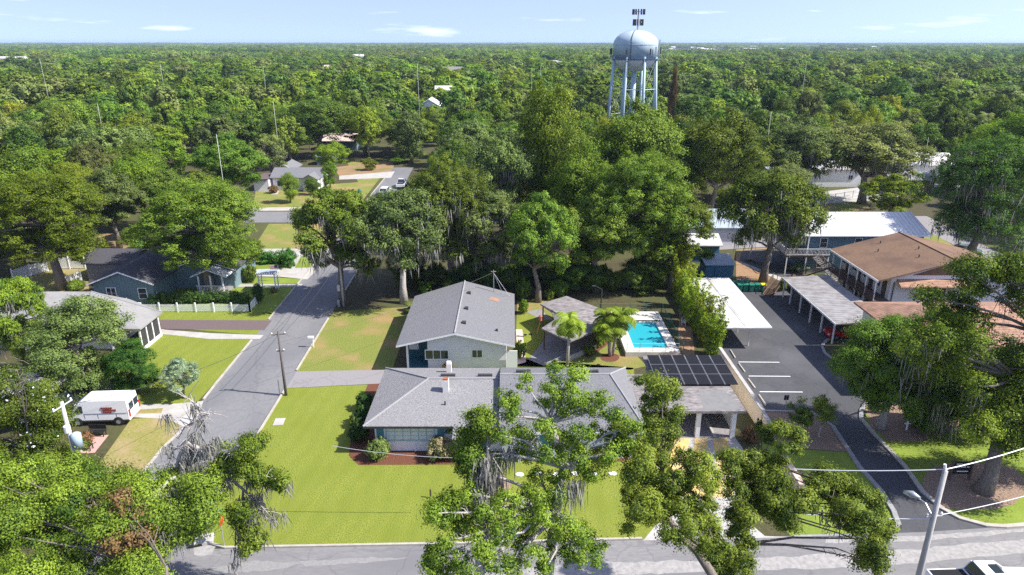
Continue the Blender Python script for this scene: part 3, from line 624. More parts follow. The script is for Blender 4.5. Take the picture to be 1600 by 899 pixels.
# ---------------------------------------------------------------- building helpers
def window(parent, face, c, w_, h_, mull=1, fm='white', pm='glass', bars=0):
    """c = centre on the wall plane; face S (towards camera), W, E or N"""
    fr, pn = MB(), MB(); d = {'S': (1, 0, 0, -1), 'N': (1, 0, 0, 1), 'W': (0, 1, -1, 0), 'E': (0, 1, 1, 0)}[face]
    def bx(mb, a0, a1, z0, z1, o0, o1):
        xs = sorted([c[0] + d[0] * a0 + d[2] * o0, c[0] + d[0] * a1 + d[2] * o1]); ys = sorted([c[1] + d[1] * a0 + d[3] * o0, c[1] + d[1] * a1 + d[3] * o1])
        mb.box(xs[0], xs[1], ys[0], ys[1], c[2] + z0, c[2] + z1)
    t = .08; bx(fr, -w_ / 2 - t, w_ / 2 + t, h_ / 2, h_ / 2 + t, -.02, .06); bx(fr, -w_ / 2 - t, w_ / 2 + t, -h_ / 2 - t, -h_ / 2, -.02, .09)
    bx(fr, -w_ / 2 - t, -w_ / 2, -h_ / 2, h_ / 2, -.02, .06); bx(fr, w_ / 2, w_ / 2 + t, -h_ / 2, h_ / 2, -.02, .06)
    for i in range(1, mull): a = -w_ / 2 + w_ * i / mull; bx(fr, a - .03, a + .03, -h_ / 2, h_ / 2, -.02, .05)
    for i in range(1, bars + 1): z = -h_ / 2 + h_ * i / (bars + 1); bx(fr, -w_ / 2, w_ / 2, z - .018, z + .018, -.02, .045)
    f = fr.build('window', M[fm], parent); bx(pn, -w_ / 2, w_ / 2, -h_ / 2, h_ / 2, -.03, .025); pn.build('pane', M[pm], f); return f
def door(parent, face, c, w_, h_, m='white'):
    mb = MB(); d = {'S': (1, 0, 0, -1), 'W': (0, 1, -1, 0), 'E': (0, 1, 1, 0)}[face]
    xs = sorted([c[0] - d[0] * w_ / 2 - .02 * d[2], c[0] + d[0] * w_ / 2 + .06 * d[2]]); ys = sorted([c[1] - d[1] * w_ / 2 - .02 * d[3], c[1] + d[1] * w_ / 2 + .06 * d[3]])
    if xs[1] - xs[0] < .01: xs = [xs[0] - .03, xs[1] + .03]
    dd = mb.box(xs[0], xs[1], ys[0], ys[1], c[2], c[2] + h_).build('door', M[m], parent)
    hx, hy = c[0] + d[0] * w_ * .38 + d[2] * .1, c[1] + d[1] * w_ * .38 + d[3] * .1
    MB().box(hx - .05, hx + .05, hy - .05, hy + .05, c[2] + .95, c[2] + 1.05).build('handle', M['metal'], dd); return dd
def roof(parent, faces, th, m, name='roof'):
    mb = MB()
    for f in faces: mb.slab(f, th)
    return mb.build(name, M[m], parent)
def ridge_cap(parent, a, b, m='ridge', name='ridge_cap'):
    mb = MB(); mb.tube([(a[0], a[1], a[2] + .01), (b[0], b[1], b[2] + .01)], .09, 6); return mb.build(name, M[m], parent)
def vent(parent, x, y, z, w_, d_, h_, m='darkmetal', name='roof_vent'):
    return MB().box(x - w_ / 2, x + w_ / 2, y - d_ / 2, y + d_ / 2, z - .25, z + h_).build(name, M[m], parent, bevel=.02)

# ---- front house, west half: hip roof
H = thing('house', 'low grey shingled house with blue shutters beside the corner lawn', 'house', (-6.5, 53, 0))
x0, x1, ys, yn, ez, rz_ = -12.05, -1.15, 48.1, 58.6, 2.75, 4.3; rx = -7.3; ry = 53.45
MB().prism([(x0 + .75, ys + .7), (x1 + 1.2, ys + .7), (x1 + 1.2, yn - .6), (x0 + .75, yn - .6)], 0, 2.72).build('wall', M['brickwhite'], H)
roof(H, [[(x0, ys, ez), (x1, ys, ez), (x1, ry, rz_), (rx, ry, rz_)], [(x0, ys, ez), (rx, ry, rz_), (x0, yn, ez)], [(x0, yn, ez), (rx, ry, rz_), (x1, ry, rz_), (x1, yn, ez)]], .16, 'shingle_warm')
sl = (rz_ - ez) / (ry - ys); yp = 46.75
roof(H, [[(-4.75, yp, ez + sl * (yp - ys)), (x1, yp, ez + sl * (yp - ys)), (x1, ys - .002, ez), (-4.75, ys - .002, ez)]], .16, 'shingle_warm', 'porch_roof')
for a, b in (((x0, ys, ez), (rx, ry, rz_)), ((x0, yn, ez), (rx, ry, rz_)), ((rx, ry, rz_), (x1, ry, rz_))): ridge_cap(H, a, b)
mb = MB(); mb.box(x0, -4.75, ys - .03, ys - .002, ez - .2, ez - .02); mb.box(-4.75, x1, yp - .03, yp - .002, ez + sl * (yp - ys) - .2, ez + sl * (yp - ys) - .02); mb.build('fascia', M['darkmetal'], H)
window(H, 'S', (-8.35, ys + .7, 1.65), 3.9, 1.15, 6, 'framepale', 'blind', 2)
for sx_ in (-10.85, -5.85): MB().box(sx_ - .28, sx_ + .28, ys + .62, ys + .7, .95, 2.35).build('shutter', M['shutter'], H)
window(H, 'S', (-5.2, ys + .7, 2.0), .5, .5, 1, 'shutter', 'glass')
for px_ in (-3.6, -1.9): MB().box(px_ - .09, px_ + .09, yp + .2, yp + .38, 0, 2.2).build('porch_post', M['white'], H)
door(H, 'S', (-2.6, ys + .7, .05), .95, 2.05, 'shutter')
def chimney(parent, x, y, z, w_, h_, cap='rust'):
    c = MB().box(x - w_ / 2, x + w_ / 2, y - w_ / 2, y + w_ / 2, z - .6, z + h_).build('chimney', M['stucco'], parent)
    MB().box(x - w_ * .42, x + w_ * .42, y - w_ * .42, y + w_ * .42, z + h_ + .002, z + h_ + .14).build('chimney_cap', M[cap], c); return c
chimney(H, -5.65, 52.0, 4.0, .5, .95); chimney(H, -5.8, 56.6, 3.4, .45, .85, 'white')
for vx in (-5.7, -2.4): vent(H, vx, 54.5, 4.05, 1.3, .35, .12)
MB().tube([(-5.6, 50.4, 3.1), (-5.6, 50.4, 3.75)], .06, 8).build('vent_pipe', M['black'], H)
# ---- front house, east half
H2 = thing('house', 'grey shingled house half half hidden by the front oak, east of the shuttered one', 'house', (4.8, 53, 0))
H2['label'] = 'taller grey shingled wing east of the shuttered house, behind the front oak'
x0, x1, ys, yn, ez, rz_ = -1.05, 10.75, 46.9, 58.3, 2.95, 4.85; rx = 8.5; ry = 53.2
MB().prism([(x0 + .25, ys + .8), (x1 - .6, ys + .8), (x1 - .6, yn - .6), (x0 + .25, yn - .6)], 0, 2.95).build('wall', M['brickwhite'], H2)
roof(H2, [[(x0, ys, ez), (x1, ys, ez), (rx, ry, rz_), (x0, ry, rz_)], [(x1, ys, ez), (x1, yn, ez), (rx, ry, rz_)], [(x0, ry, rz_), (rx, ry, rz_), (x1, yn, ez), (x0, yn, ez)]], .16, 'shingle')
MB().extr([(x0 + .1, ys + .3, ez - .2), (x0 + .1, yn - .3, ez - .2), (x0 + .1, ry, rz_ - .3)], (.2, 0, 0)).build('gable_wall', M['brickwhite'], H2)
for a, b in (((x0, ry, rz_), (rx, ry, rz_)), ((rx, ry, rz_), (x1, ys, ez)), ((rx, ry, rz_), (x1, yn, ez))): ridge_cap(H2, a, b)
MB().box(x0, x1, ys - .03, ys - .002, ez - .2, ez - .02).build('fascia', M['white'], H2)
for i, wx in enumerate((1.2, 4.3, 8.2)): window(H2, 'S', (wx, ys + .8, 1.55), 1.6 if i != 1 else 2.4, 1.3, 2, 'white', 'glass', 1)
door(H2, 'S', (2.7, ys + .8, .05), .95, 2.1, 'shutter')
for px_ in (.6, 3.4): MB().box(px_ - .08, px_ + .08, ys + .2, ys + .36, 0, 2.75).build('porch_post', M['white'], H2)
for vx in (1.0, 7.0): vent(H2, vx, 54.3, 4.55, 1.3, .35, .12)
# ---- rear house: gable roof
H3 = thing('house', 'pale blue sided house with a wide grey gable roof behind the front house', 'house', (-5.8, 70, 0))
x0, x1, ys, yn, ez, rz_ = -11.8, .3, 63.2, 77.6, 2.95, 4.35; rx = -5.8; sl = (rz_ - ez) / (rx - x0)
wy = ys + .7; mb = MB(); wz = lambda x: ez + sl * (x - x0 if x < rx else x1 - x) - .19
mb.extr([(x0 + 3.1, wy, 0), (x1 - .9, wy, 0), (x1 - .9, wy, wz(x1 - .9)), (rx, wy, wz(rx)), (x0 + 3.1, wy, wz(x0 + 3.1))], (0, yn - wy - .6, 0))
mb.extr([(x0 + .8, wy + 2.6, 0), (x0 + 3.098, wy + 2.6, 0), (x0 + 3.098, wy + 2.6, wz(x0 + 3.1)), (x0 + .8, wy + 2.6, wz(x0 + .8))], (0, yn - wy - 3.2, 0)); mb.build('wall', M['siding'], H3)
roof(H3, [[(x0, ys, ez), (rx, ys, rz_), (rx, yn + 1.6, rz_), (x0, yn, ez)], [(rx, ys, rz_), (x1, ys, ez), (x1, yn + .8, ez), (rx, yn + 1.6, rz_)]], .16, 'shingle')
ridge_cap(H3, (rx, ys, rz_), (rx, yn + 1.6, rz_))
mb = MB(); mb.extr([(x0, ys - .03, ez - .02), (rx, ys - .03, rz_ - .02), (rx, ys - .03, rz_ - .2), (x0, ys - .03, ez - .2)], (0, .027, 0)); mb.extr([(rx, ys - .03, rz_ - .02), (x1, ys - .03, ez - .02), (x1, ys - .03, ez - .2), (rx, ys - .03, rz_ - .2)], (0, .027, 0)); mb.build('fascia', M['white'], H3)
MB().box(x0 + .8, x0 + 3.05, wy + .1, wy + 2.55, 0.0, .14).build('porch_floor', M['teal'], H3); MB().box(x0 + .9, x0 + 1.1, wy, wy + .2, .0, wz(x0 + .9)).build('porch_post', M['white'], H3)
door(H3, 'S', (x0 + 2.3, wy + 2.6, .14), .95, 2.0, 'teal'); MB().box(x0 + .82, x0 + 3.08, wy + 2.52, wy + 2.598, .14, 1.0).build('porch_panel', M['teal'], H3)
window(H3, 'S', (-7.75, wy, 1.65), 2.3, .95, 3, 'white', 'glass'); window(H3, 'S', (-3.6, wy, 1.75), 1.0, .8, 2, 'white', 'glass')
MB().box(x1 - .88, x1 + .25, wy - .3, wy - .2, 0, 2.2).build('side_gate', M['white'], H3)
for vy in (66.2, 70.3, 75.2): vent(H3, rx + .75, vy, rz_ - .18, .42, .5, .22)
vent(H3, -1.6, 66, 3.45, .25, .25, .15); MB().sheet([(-2.7, 74.6, ez + sl * (x1 + 2.7) + .006), (-1.6, 74.4, ez + sl * (x1 + 1.6) + .006), (-1.4, 75.4, ez + sl * (x1 + 1.4) + .006), (-2.4, 75.8, ez + sl * (x1 + 2.4) + .006)]).build('rust_stain', M['tile'], H3)
mb = MB(); mb.tube([(-2.2, 77.6, 3.4), (-2.2, 77.6, 6.3)], .05, 6); mb.tube([(-2.2, 77.6, 5.9), (-.9, 76.6, 3.2)], .02, 4); mb.tube([(-2.2, 77.6, 5.9), (-.3, 77.2, 3.1)], .02, 4); mb.tube([(-2.5, 77.6, 6.1), (-1.9, 77.6, 6.1)], .04, 5); mb.build('service_mast', M['metal'], H3)
# ---- carport with solar panels
C1 = thing('carport', 'flat weathered carport with black solar panels beside the cream wall', 'carport', (16.4, 56, 0))
z = 2.75; x0, x1, ys, yn = 12.9, 19.75, 50.5, 61.2
roof(C1, [[(x0, ys, z), (x1, ys, z), (x1, yn, z), (x0, yn, z)]], .22, 'weathered'); MB().sheet([(16.2, 50.7, z + .004), (19.6, 50.7, z + .004), (18.9, 54.2, z + .004), (16.6, 54.0, z + .004)]).build('bare_patch', M['flatroof'], C1)
roof(C1, [[(11.0, 51.5, 2.4), (12.898, 50.6, 2.4), (12.898, 58.0, 2.4), (10.9, 58.0, 2.4)]], .12, 'weathered', 'link_roof')
for px_ in (15.9, 18.9): MB().box(px_ - .18, px_ + .18, ys + .25, ys + .6, 0, z - .22).build('post', M['stucco'], C1)
MB().box(19.2, 19.4, ys + 1.6, yn - .3, 0, z - .22).build('side_wall', M['stucco'], C1); MB().box(13.2, 19.198, yn - .5, yn - .3, 0, z - .22).build('rear_wall', M['stucco'], C1)
MB().sheet([(13.2, ys + .2, .035), (19.2, ys + .2, .035), (19.2, yn - .5, .035), (13.2, yn - .5, .035)]).build('floor', M['drive_grey'], C1)
MB().box(17.3, 17.6, ys + .4, ys + 4.4, .036, .06).build('floor_stripe', M['concrete'], C1)
for i in range(6):
    a = 13.15 + i * 1.22; p0, p1 = 54.9, 60.4
    pn = MB().slab([(a, p0, z + .22), (a + 1.14, p0, z + .22), (a + 1.14, p1, z + .5), (a, p1, z + .5)], .05).build('solar_panel', M['solar'], C1)
    fr = MB()
    for q in (a - .015, a + 1.135): fr.slab([(q, p0, z + .235), (q + .022, p0, z + .235), (q + .022, p1, z + .515), (q, p1, z + .515)], .07)
    for q in (.33, .66): yy = p0 + (p1 - p0) * q; zz = z + .22 + .28 * q; fr.slab([(a, yy, zz + .01), (a + 1.12, yy, zz + .01), (a + 1.12, yy + .03, zz + .013), (a, yy + .03, zz + .013)], .02)
    fr.tube([(a + .57, p0 + .3, z), (a + .57, p0 + .3, z + .2)], .03, 5); fr.tube([(a + .57, p1 - .3, z), (a + .57, p1 - .3, z + .45)], .03, 5); fr.build('frame', M['metal'], pn)
# ---- cream boundary wall
def wall_run(name, label, a, b, h, th, m, cap=None, cat='wall'):
    a, b = Vector((a[0], a[1], 0)), Vector((b[0], b[1], 0)); t = thing(name, label, cat, tuple(a)); d = (b - a).normalized(); n = Vector((-d.y, d.x, 0)) * th / 2
    MB().prism([tuple(a + n)[:2], tuple(a - n)[:2], tuple(b - n)[:2], tuple(b + n)[:2]], -.05, h).build('panel', M[m], t)
    if cap: n = n * 1.35; MB().prism([tuple(a + n)[:2], tuple(a - n)[:2], tuple(b - n)[:2], tuple(b + n)[:2]], h + .002, h + .1).build('coping', M[cap], t)
    return t
wall_run('boundary_wall', 'long cream wall with a pale coping between solar carport and parking lot', g(1125, 544, 1.9), g(1193, 643, 1.9), 1.9, .25, 'cream', 'concrete')
wall_run('boundary_wall', 'short cream wall end stepping down beside the mulch bed', g(1193.5, 644, 1.75), g(1206, 668, 1.6), 1.65, .25, 'cream', 'concrete')
wall_run('low_wall', 'low pinkish wall running between the driveway and the shaded grass', g(1226, 712, 1.2), g(1254, 757, 1.2), 1.2, .45, 'pinkwall')
# ---- white flat carport
C2 = thing('carport', 'long white flat roofed carport on thin posts beside the parking lot', 'carport', (25.8, 77, 0))
z = 2.75; roof(C2, [[(23.0, 68.6, z - .12), (28.35, 68.4, z), (28.55, 84.8, z + .05), (23.0, 85.2, z)]], .16, 'whiteroof')
MB().box(25.62, 25.66, 68.7, 84.8, z + .05, z + .085).build('roof_seam', M['metal'], C2)
for py_ in (69.6, 73.4, 77.2, 81, 84): 
    for px_ in (23.4, 26.4): MB().box(px_ - .05, px_ + .05, py_ - .05, py_ + .05, 0, z - .2).build('post', M['white'], C2)
# ---- grey carport
C3 = thing('carport', 'grey ribbed carport on white posts below the brown flats, red car under it', 'carport', (38.6, 77, 0))
roof(C3, [[(35.7, 69.4, z), (41.6, 69.4, z + .3), (41.6, 85.3, z + .3), (35.7, 85.3, z)]], .14, 'carportroof')
for py_ in (70.2, 73.3, 76.4, 79.5, 82.6, 85): MB().box(35.95, 36.1, py_ - .07, py_ + .07, 0, z - .16).build('post', M['white'], C3)
for py_ in (70.2, 77, 85): MB().box(41.2, 41.35, py_ - .07, py_ + .07, 0, z + .1).build('post', M['white'], C3)
MB().box(35.66, 35.698, 69.4, 85.3, z - .2, z + .01).build('fascia', M['white'], C3)
# ---- pool pavilion
P1 = thing('pavilion', 'weathered flat roofed pool pavilion with open sides next to the pool', 'pavilion', (7, 71, 0))
z = 2.65; rp = [g(a, b, z) for a, b in ((844, 475), (862, 487), (866, 500), (846, 513), (890, 533.5), (941, 512.5), (943, 484), (885, 462.5))]
ctr = g(885, 497, z + .35); ctr = (ctr[0], ctr[1], z + .35)
MBp = MB()
for i in range(len(rp)): MBp.slab([rp[i], rp[(i + 1) % len(rp)], ctr], .16)
MBp.build('roof', M['weathered'], P1)
for i in (0, 3, 4, 5, 6, 7): c = Vector(rp[i]).lerp(Vector(ctr), .12); MB().box(c.x - .08, c.x + .08, c.y - .08, c.y + .08, 0, z - .12).build('post', M['wood_dark'], P1)
a, b = Vector(rp[5]).lerp(Vector(ctr), .14), Vector(rp[6]).lerp(Vector(ctr), .14); MB().prism([(a.x, a.y), (a.x + .15, a.y), (b.x + .15, b.y), (b.x, b.y)], 0, z - .1).build('back_wall', M['drive_grey'], P1)
a, b = Vector(rp[4]).lerp(Vector(ctr), .16), Vector(rp[5]).lerp(Vector(ctr), .16); MB().prism([(a.x, a.y), (a.x + .1, a.y - .15), (b.x + .1, b.y - .15), (b.x, b.y)], 0, .55).build('low_wall', M['concrete'], P1)
# ---- pool
PO = thing('swimming_pool', 'turquoise swimming pool in a raised pale concrete deck', 'pool', (15.2, 72, 0))
ox0, ox1, oy0, oy1 = 12.25, 18.1, 66.8, 78.6; ix0, ix1, iy0, iy1 = 13.35, 17.1, 67.9, 75.2; dz = .55
mb = MB(); mb.box(ox0, ox1, oy0, iy0, 0, dz); mb.box(ox0, ix0, iy0, iy1, 0, dz); mb.box(ix1, ox1, iy0, iy1, 0, dz); mb.box(ox0, ox1, iy1, oy1, 0, dz); mb.build('deck', M['pooledge'], PO)
mb = MB(); mb.box(ix0, ix1, iy0, iy1, -.9, -.8); mb.box(ix0 - .02, ix0 + .05, iy0, iy1, -.8, dz - .1); mb.box(ix1 - .05, ix1 + .02, iy0, iy1, -.8, dz - .1); mb.box(ix0, ix1, iy1 - .05, iy1 + .02, -.8, dz - .1); mb.box(ix0, ix1, iy0 - .02, iy0 + .05, -.8, dz - .1); mb.build('basin', M['poolwall'], PO)
wm, wn, wb = nodemat('pool_water'); wb.inputs['Base Color'].default_value = (.03, .36, .43, 1); wb.inputs['Roughness'].default_value = .08; wb.inputs['Specular IOR Level'].default_value = .5
nzz = wn.nodes.new('ShaderNodeTexNoise'); nzz.inputs['Scale'].default_value = 3; bpp = wn.nodes.new('ShaderNodeBump'); bpp.inputs['Strength'].default_value = .15; wn.links.new(nzz.outputs[0], bpp.inputs['Height']); wn.links.new(bpp.outputs[0], wb.inputs['Normal'])
MB().box(ix0 + .052, ix1 - .052, iy0 + .052, iy1 - .052, -.79, dz - .18).build('water', wm, PO)
MB().box(ox0 + .6, ox1 - .3, iy1 + .25, iy1 + .45, dz, dz + .06).build('deck_drain', M['darkmetal'], PO)
mb = MB(); 
for sx_ in (17.35, 17.75): mb.tube([(sx_, 68.6, dz), (sx_, 68.6, dz + .8), (sx_ - .1, 68.1, dz + .85), (sx_ - .4, 67.4, dz)], .025, 6)
mb.build('handrail', M['metal'], PO)
# green pool fence
def mesh_fence(name, label, pts, h, post, m, step=2.0, th=.03, rails=(.1, .95), wires=0, group=None, cat='fence'):
    t = thing(name, label, cat, tuple(pts[0]), group); rl = MB()
    for a, b in zip(pts[:-1], pts[1:]):
        a, b = Vector(a), Vector(b); d = (b - a).length; k = max(1, round(d / step))
        for i in range(k + 1):
            p = a.lerp(b, i / k)
            MB().box(p.x - post, p.x + post, p.y - post, p.y + post, p.z - .05, p.z + h).build('post', M[m], t)
        for r in rails: rl.tube([(a.x, a.y, a.z + h * r), (b.x, b.y, b.z + h * r)], th, 4)
        n = int(d / wires) if wires else 0
        for i in range(n): p = a.lerp(b, (i + .5) / n); rl.tube([(p.x, p.y, p.z + h * rails[0]), (p.x, p.y, p.z + h * rails[-1])], .008, 3)
    rl.build('rail', M[m], t); return t
mesh_fence('pool_fence', 'green metal fence round the back and right of the pool', [(10.9, 78.9, .0), (18.6, 79.0, 0), (18.5, 67.0, 0)], 1.5, .035, 'greenmetal', 2.2, .03, (.06, .97), .25)
mesh_fence('pool_rail', 'thin metal rail along the front edge of the pool deck', [(12.4, 67.0, dz), (18.0, 67.0, dz)], .95, .02, 'metal', 1.6, .018, (.5, .98))
t = thing('lamp_post', 'dark lamp post standing behind the pool fence', 'lamp', (11.2, 80, 0)); MB().tube([(11.2, 80, 0), (11.2, 80, 3.0)], .09, 8).build('pole', M['darkmetal'], t); MB().tube([(11.2, 80, 2.95), (10.4, 80.3, 3.3)], .05, 6).build('arm', M['darkmetal'], t); MB().box(10.0, 10.45, 80.15, 80.4, 3.22, 3.36).build('lamp_head', M['darkmetal'], t)
# ---- brown-roofed flats
B1 = thing('apartment_building', 'two storey white flats with a brown shingle roof and long balcony', 'building', (52, 82, 0))
x0, x1, ys, yn, ez, rz_, rx = 42.9, 61.2, 75.4, 89.0, 5.7, 7.9, 52.1; sl = (rz_ - ez) / (rx - x0)
mb = MB(); wx0 = x0 + 2.1; mb.extr([(wx0, ys + 1.0, 0), (x1 - .6, ys + 1.0, 0), (x1 - .6, ys + 1.0, ez - .05), (rx, ys + 1.0, rz_ - .2), (wx0, ys + 1.0, ez + sl * (wx0 - x0) - .2)], (0, yn - ys - 1.6, 0)); mb.build('wall', M['stucco'], B1)
roof(B1, [[(x0, ys, ez), (rx, ys + .6, rz_), (rx, yn, rz_), (x0, yn - .6, ez)], [(rx, ys + .6, rz_), (x1, ys, ez), (x1, yn - .6, ez), (rx, yn, rz_)]], .18, 'shingle_brown'); ridge_cap(B1, (rx, ys + .6, rz_), (rx, yn, rz_), 'shingle_brown')
MB().box(x0 - .05, x0 - .003, ys, yn - .6, ez - .25, ez).build('fascia', M['white'], B1)
MB().extr([(47.4, ys + .93, ez + .35), (57, ys + .93, ez + .35), (rx, ys + .93, rz_ - .3)], (0, .06, 0)).build('gable_panel', M['shingle_brown'], B1)
roof(B1, [[(45.6, ys - .2, 4.95), (56, ys - .2, 4.95), (56, ys + .99, 5.55), (45.6, ys + .99, 5.55)]], .14, 'tile', 'awning_roof')
MB().box(x0 + .15, wx0 - .002, ys + .6, yn - .8, 2.75, 2.95).build('balcony_floor', M['wood_dark'], B1)
mb = MB(); mb.box(x0 + .12, x0 + .18, ys + .6, yn - .8, 3.85, 3.93); mb.box(x0 + .12, x0 + .18, ys + .6, yn - .8, 3.05, 3.1)
for i in range(70): yy = ys + .7 + i * .165; mb.box(x0 + .13, x0 + .16, yy, yy + .03, 3.1, 3.85)
mb.build('balcony_rail', M['wood_dark'], B1)
for i in range(6): yy = ys + .8 + i * 2.25; MB().box(x0 + .18, x0 + .3, yy - .06, yy + .06, 0, ez - .2).build('balcony_post', M['white'], B1)
for i in range(4):
    for zz in (0.05, 2.96): door(B1, 'W', (wx0, ys + 2.2 + i * 3.1, zz), .9, 2.05, 'wood_dark'); 
    for zz in (1.5, 4.35): window(B1, 'W', (wx0, ys + 3.7 + i * 3.0, zz), 1.1, 1.0, 2, 'white', 'glass')
window(B1, 'S', (50.6, ys + 1.0, 4.1), .9, 1.0, 1, 'white', 'glass'); 
for q in (49.75, 51.45): MB().box(q - .2, q + .2, ys + .94, ys + .998, 3.5, 4.7).build('shutter', M['wood_dark'], B1)
MB().tube([(45.35, ys + .9, 0), (45.35, ys + .9, 5.2)], .06, 6).build('downpipe', M['darkmetal'], B1)
for q in ((47, 84), (48.5, 86.5), (49.6, 79.5), (50.9, 82)): MB().tube([(q[0], q[1], 6.4), (q[0], q[1], rz_ - (rx - q[0]) * sl + .35)], .07, 7).build('vent_pipe', M['darkmetal'], B1)
def stairs(name, label, a, b, z1, wd, m='wood_dark'):
    a, b = Vector((a[0], a[1], 0)), Vector((b[0], b[1], 0)); t = thing(name, label, 'stairs', tuple(a)); d = b - a; dn = d.normalized(); n = Vector((-dn.y, dn.x, 0)) * wd / 2; k = 15
    st, rl = MB(), MB()
    for i in range(k):
        p = a + d * (i / k); q = a + d * ((i + .85) / k); zz = z1 * (i + 1) / k; st.slab([tuple(p + n)[:2] + (zz,), tuple(p - n)[:2] + (zz,), tuple(q - n)[:2] + (zz,), tuple(q + n)[:2] + (zz,)], .07)
    for s in (1, -1):
        rl.tube([tuple(a + n * s)[:2] + (.95,), tuple(b + n * s)[:2] + (z1 + .95,)], .04, 5); rl.tube([tuple(a + n * s)[:2] + (.1,), tuple(b + n * s)[:2] + (z1,)], .08, 5)
        for i in range(0, 22): p = a + d * ((i + .5) / 22) + n * s; zz = z1 * (i + .5) / 22; rl.tube([(p.x, p.y, zz), (p.x, p.y, zz + .95)], .018, 4)
    st.build('steps', M[m], t); rl.build('handrail', M[m], t); return t
stairs('outdoor_stairs', 'dark timber stairs up to the balcony of the brown roofed flats', (41.2, 92.6), (43.6, 88.9), 2.85, 1.1)
stairs('garden_steps', 'short dark steps with pale treads beside the grey carport', (34.2, 85.6), (36.6, 88.6), 1.2, 1.3)
# ---- lower front block with tile roof
B2 = thing('apartment_building', 'white block with terracotta tile roof mostly hidden behind the big mossy oak', 'building', (46, 62, 0))
x0, x1, ys, yn, ez = 36.9, 58, 57.2, 68.8, 5.6
MB().prism([(x0 + .9, ys + .7), (x1 - .6, ys + .7), (x1 - .6, yn - .6), (x0 + .9, yn - .6)], 0, ez).build('wall', M['stucco'], B2)
roof(B2, [[(x0, ys, ez), (x1, ys, ez), (x1 - 5, 63, 7.4), (x0 + 5, 63, 7.4)], [(x0, yn, ez), (x0, ys, ez), (x0 + 5, 63, 7.4)], [(x0, yn, ez), (x0 + 5, 63, 7.4), (x1 - 5, 63, 7.4), (x1, yn, ez)], [(x1, ys, ez), (x1, yn, ez), (x1 - 5, 63, 7.4)]], .18, 'tile')
for wx in (41, 45, 49, 53): window(B2, 'S', (wx, ys + .7, 1.6), 1.2, 1.2, 2, 'white', 'glass'); window(B2, 'S', (wx, ys + .7, 4.3), 1.2, 1.2, 2, 'white', 'glass')
for wy_ in (60, 64): window(B2, 'W', (x0 + .9, wy_, 4.3), 1.1, 1.1, 2, 'white', 'glass')
# ---- blue flats with white metal roof
B3 = thing('apartment_building', 'two storey blue building with a long white ribbed metal roof', 'building', (51, 100, 0))
x0, x1, ys, yn, ez, rz_, ry = 42.0, 60.2, 94.5, 105.5, 5.9, 8.0, 100.2
mb = MB(); sl = (rz_ - ez) / (ry - ys); mb.extr([(x0 + .9, ys + .8, 0), (x0 + .9, yn - .8, 0), (x0 + .9, yn - .8, ez), (x0 + .9, ry, rz_ - .25), (x0 + .9, ys + .8, ez + .1)], (x1 - x0 - 1.5, 0, 0)); mb.build('wall', M['siding_blue'], B3)
roof(B3, [[(x0, ys, ez), (x1, ys, ez), (x1 - .3, ry, rz_), (x0 + .2, ry, rz_)], [(x0 + .2, ry, rz_), (x1 - .3, ry, rz_), (x1, yn, ez), (x0, yn, ez)]], .14, 'metalroof')
MB().box(x0, x1, ys - .08, ys - .002, ez - .16, ez - .02).build('gutter', M['white'], B3)
for i, wx in enumerate((45.2, 50.2, 55.2)):
    for zz in (1.5, 4.6): window(B3, 'S', (wx, ys + .8, zz), .95, 1.3, 1, 'white', 'glass', 1)
MB().box(x0 - 2.3, x0 + .898, ys - .2, ry, 2.75, 2.92).build('balcony_floor', M['wood_dark'], B3)
mb = MB(); mb.box(x0 - 2.35, x0 - 2.28, ys - .2, ry, 3.9, 3.98); mb.box(x0 - 2.3, x0 + 3.9, ys - .25, ys - .2, 3.9, 3.98); mb.box(x0 - 2.3, x0 + 3.9, ys - .25, ys - .2, 3.1, 3.15)
for i in range(28): mb.box(x0 - 2.33, x0 - 2.3, ys - .1 + i * .2, ys - .06 + i * .2, 2.95, 3.9)
for i in range(31): mb.box(x0 - 2.25 + i * .2, x0 - 2.21 + i * .2, ys - .24, ys - .21, 2.95, 3.9)
mb.build('balcony_rail', M['white'], B3); MB().box(x0 + .9, x0 + 3.9, ys - .2, ys + .79, 2.75, 2.92).build('landing', M['wood_dark'], B3)
for q in ((x0 - 2.2, ys - .1), (x0 + .6, ys - .1), (x0 - 2.2, ry - .2), (x0 + 3.8, ys - .1)): MB().box(q[0] - .07, q[0] + .07, q[1] - .07, q[1] + .07, 0, 2.75 if q[0] != x0 + .6 else ez - .1).build('post', M['white'], B3)
stairs('outdoor_stairs', 'grey stairs rising to the blue building upper balcony', (46.0, 91.2), (43.6, 94.0), 2.85, 1.1, 'weathered')
stairs('outdoor_stairs', 'long diagonal stairs along the left end of the blue building', (36.6, 101.5), (40.6, 96.5), 2.85, 1.1, 'weathered')
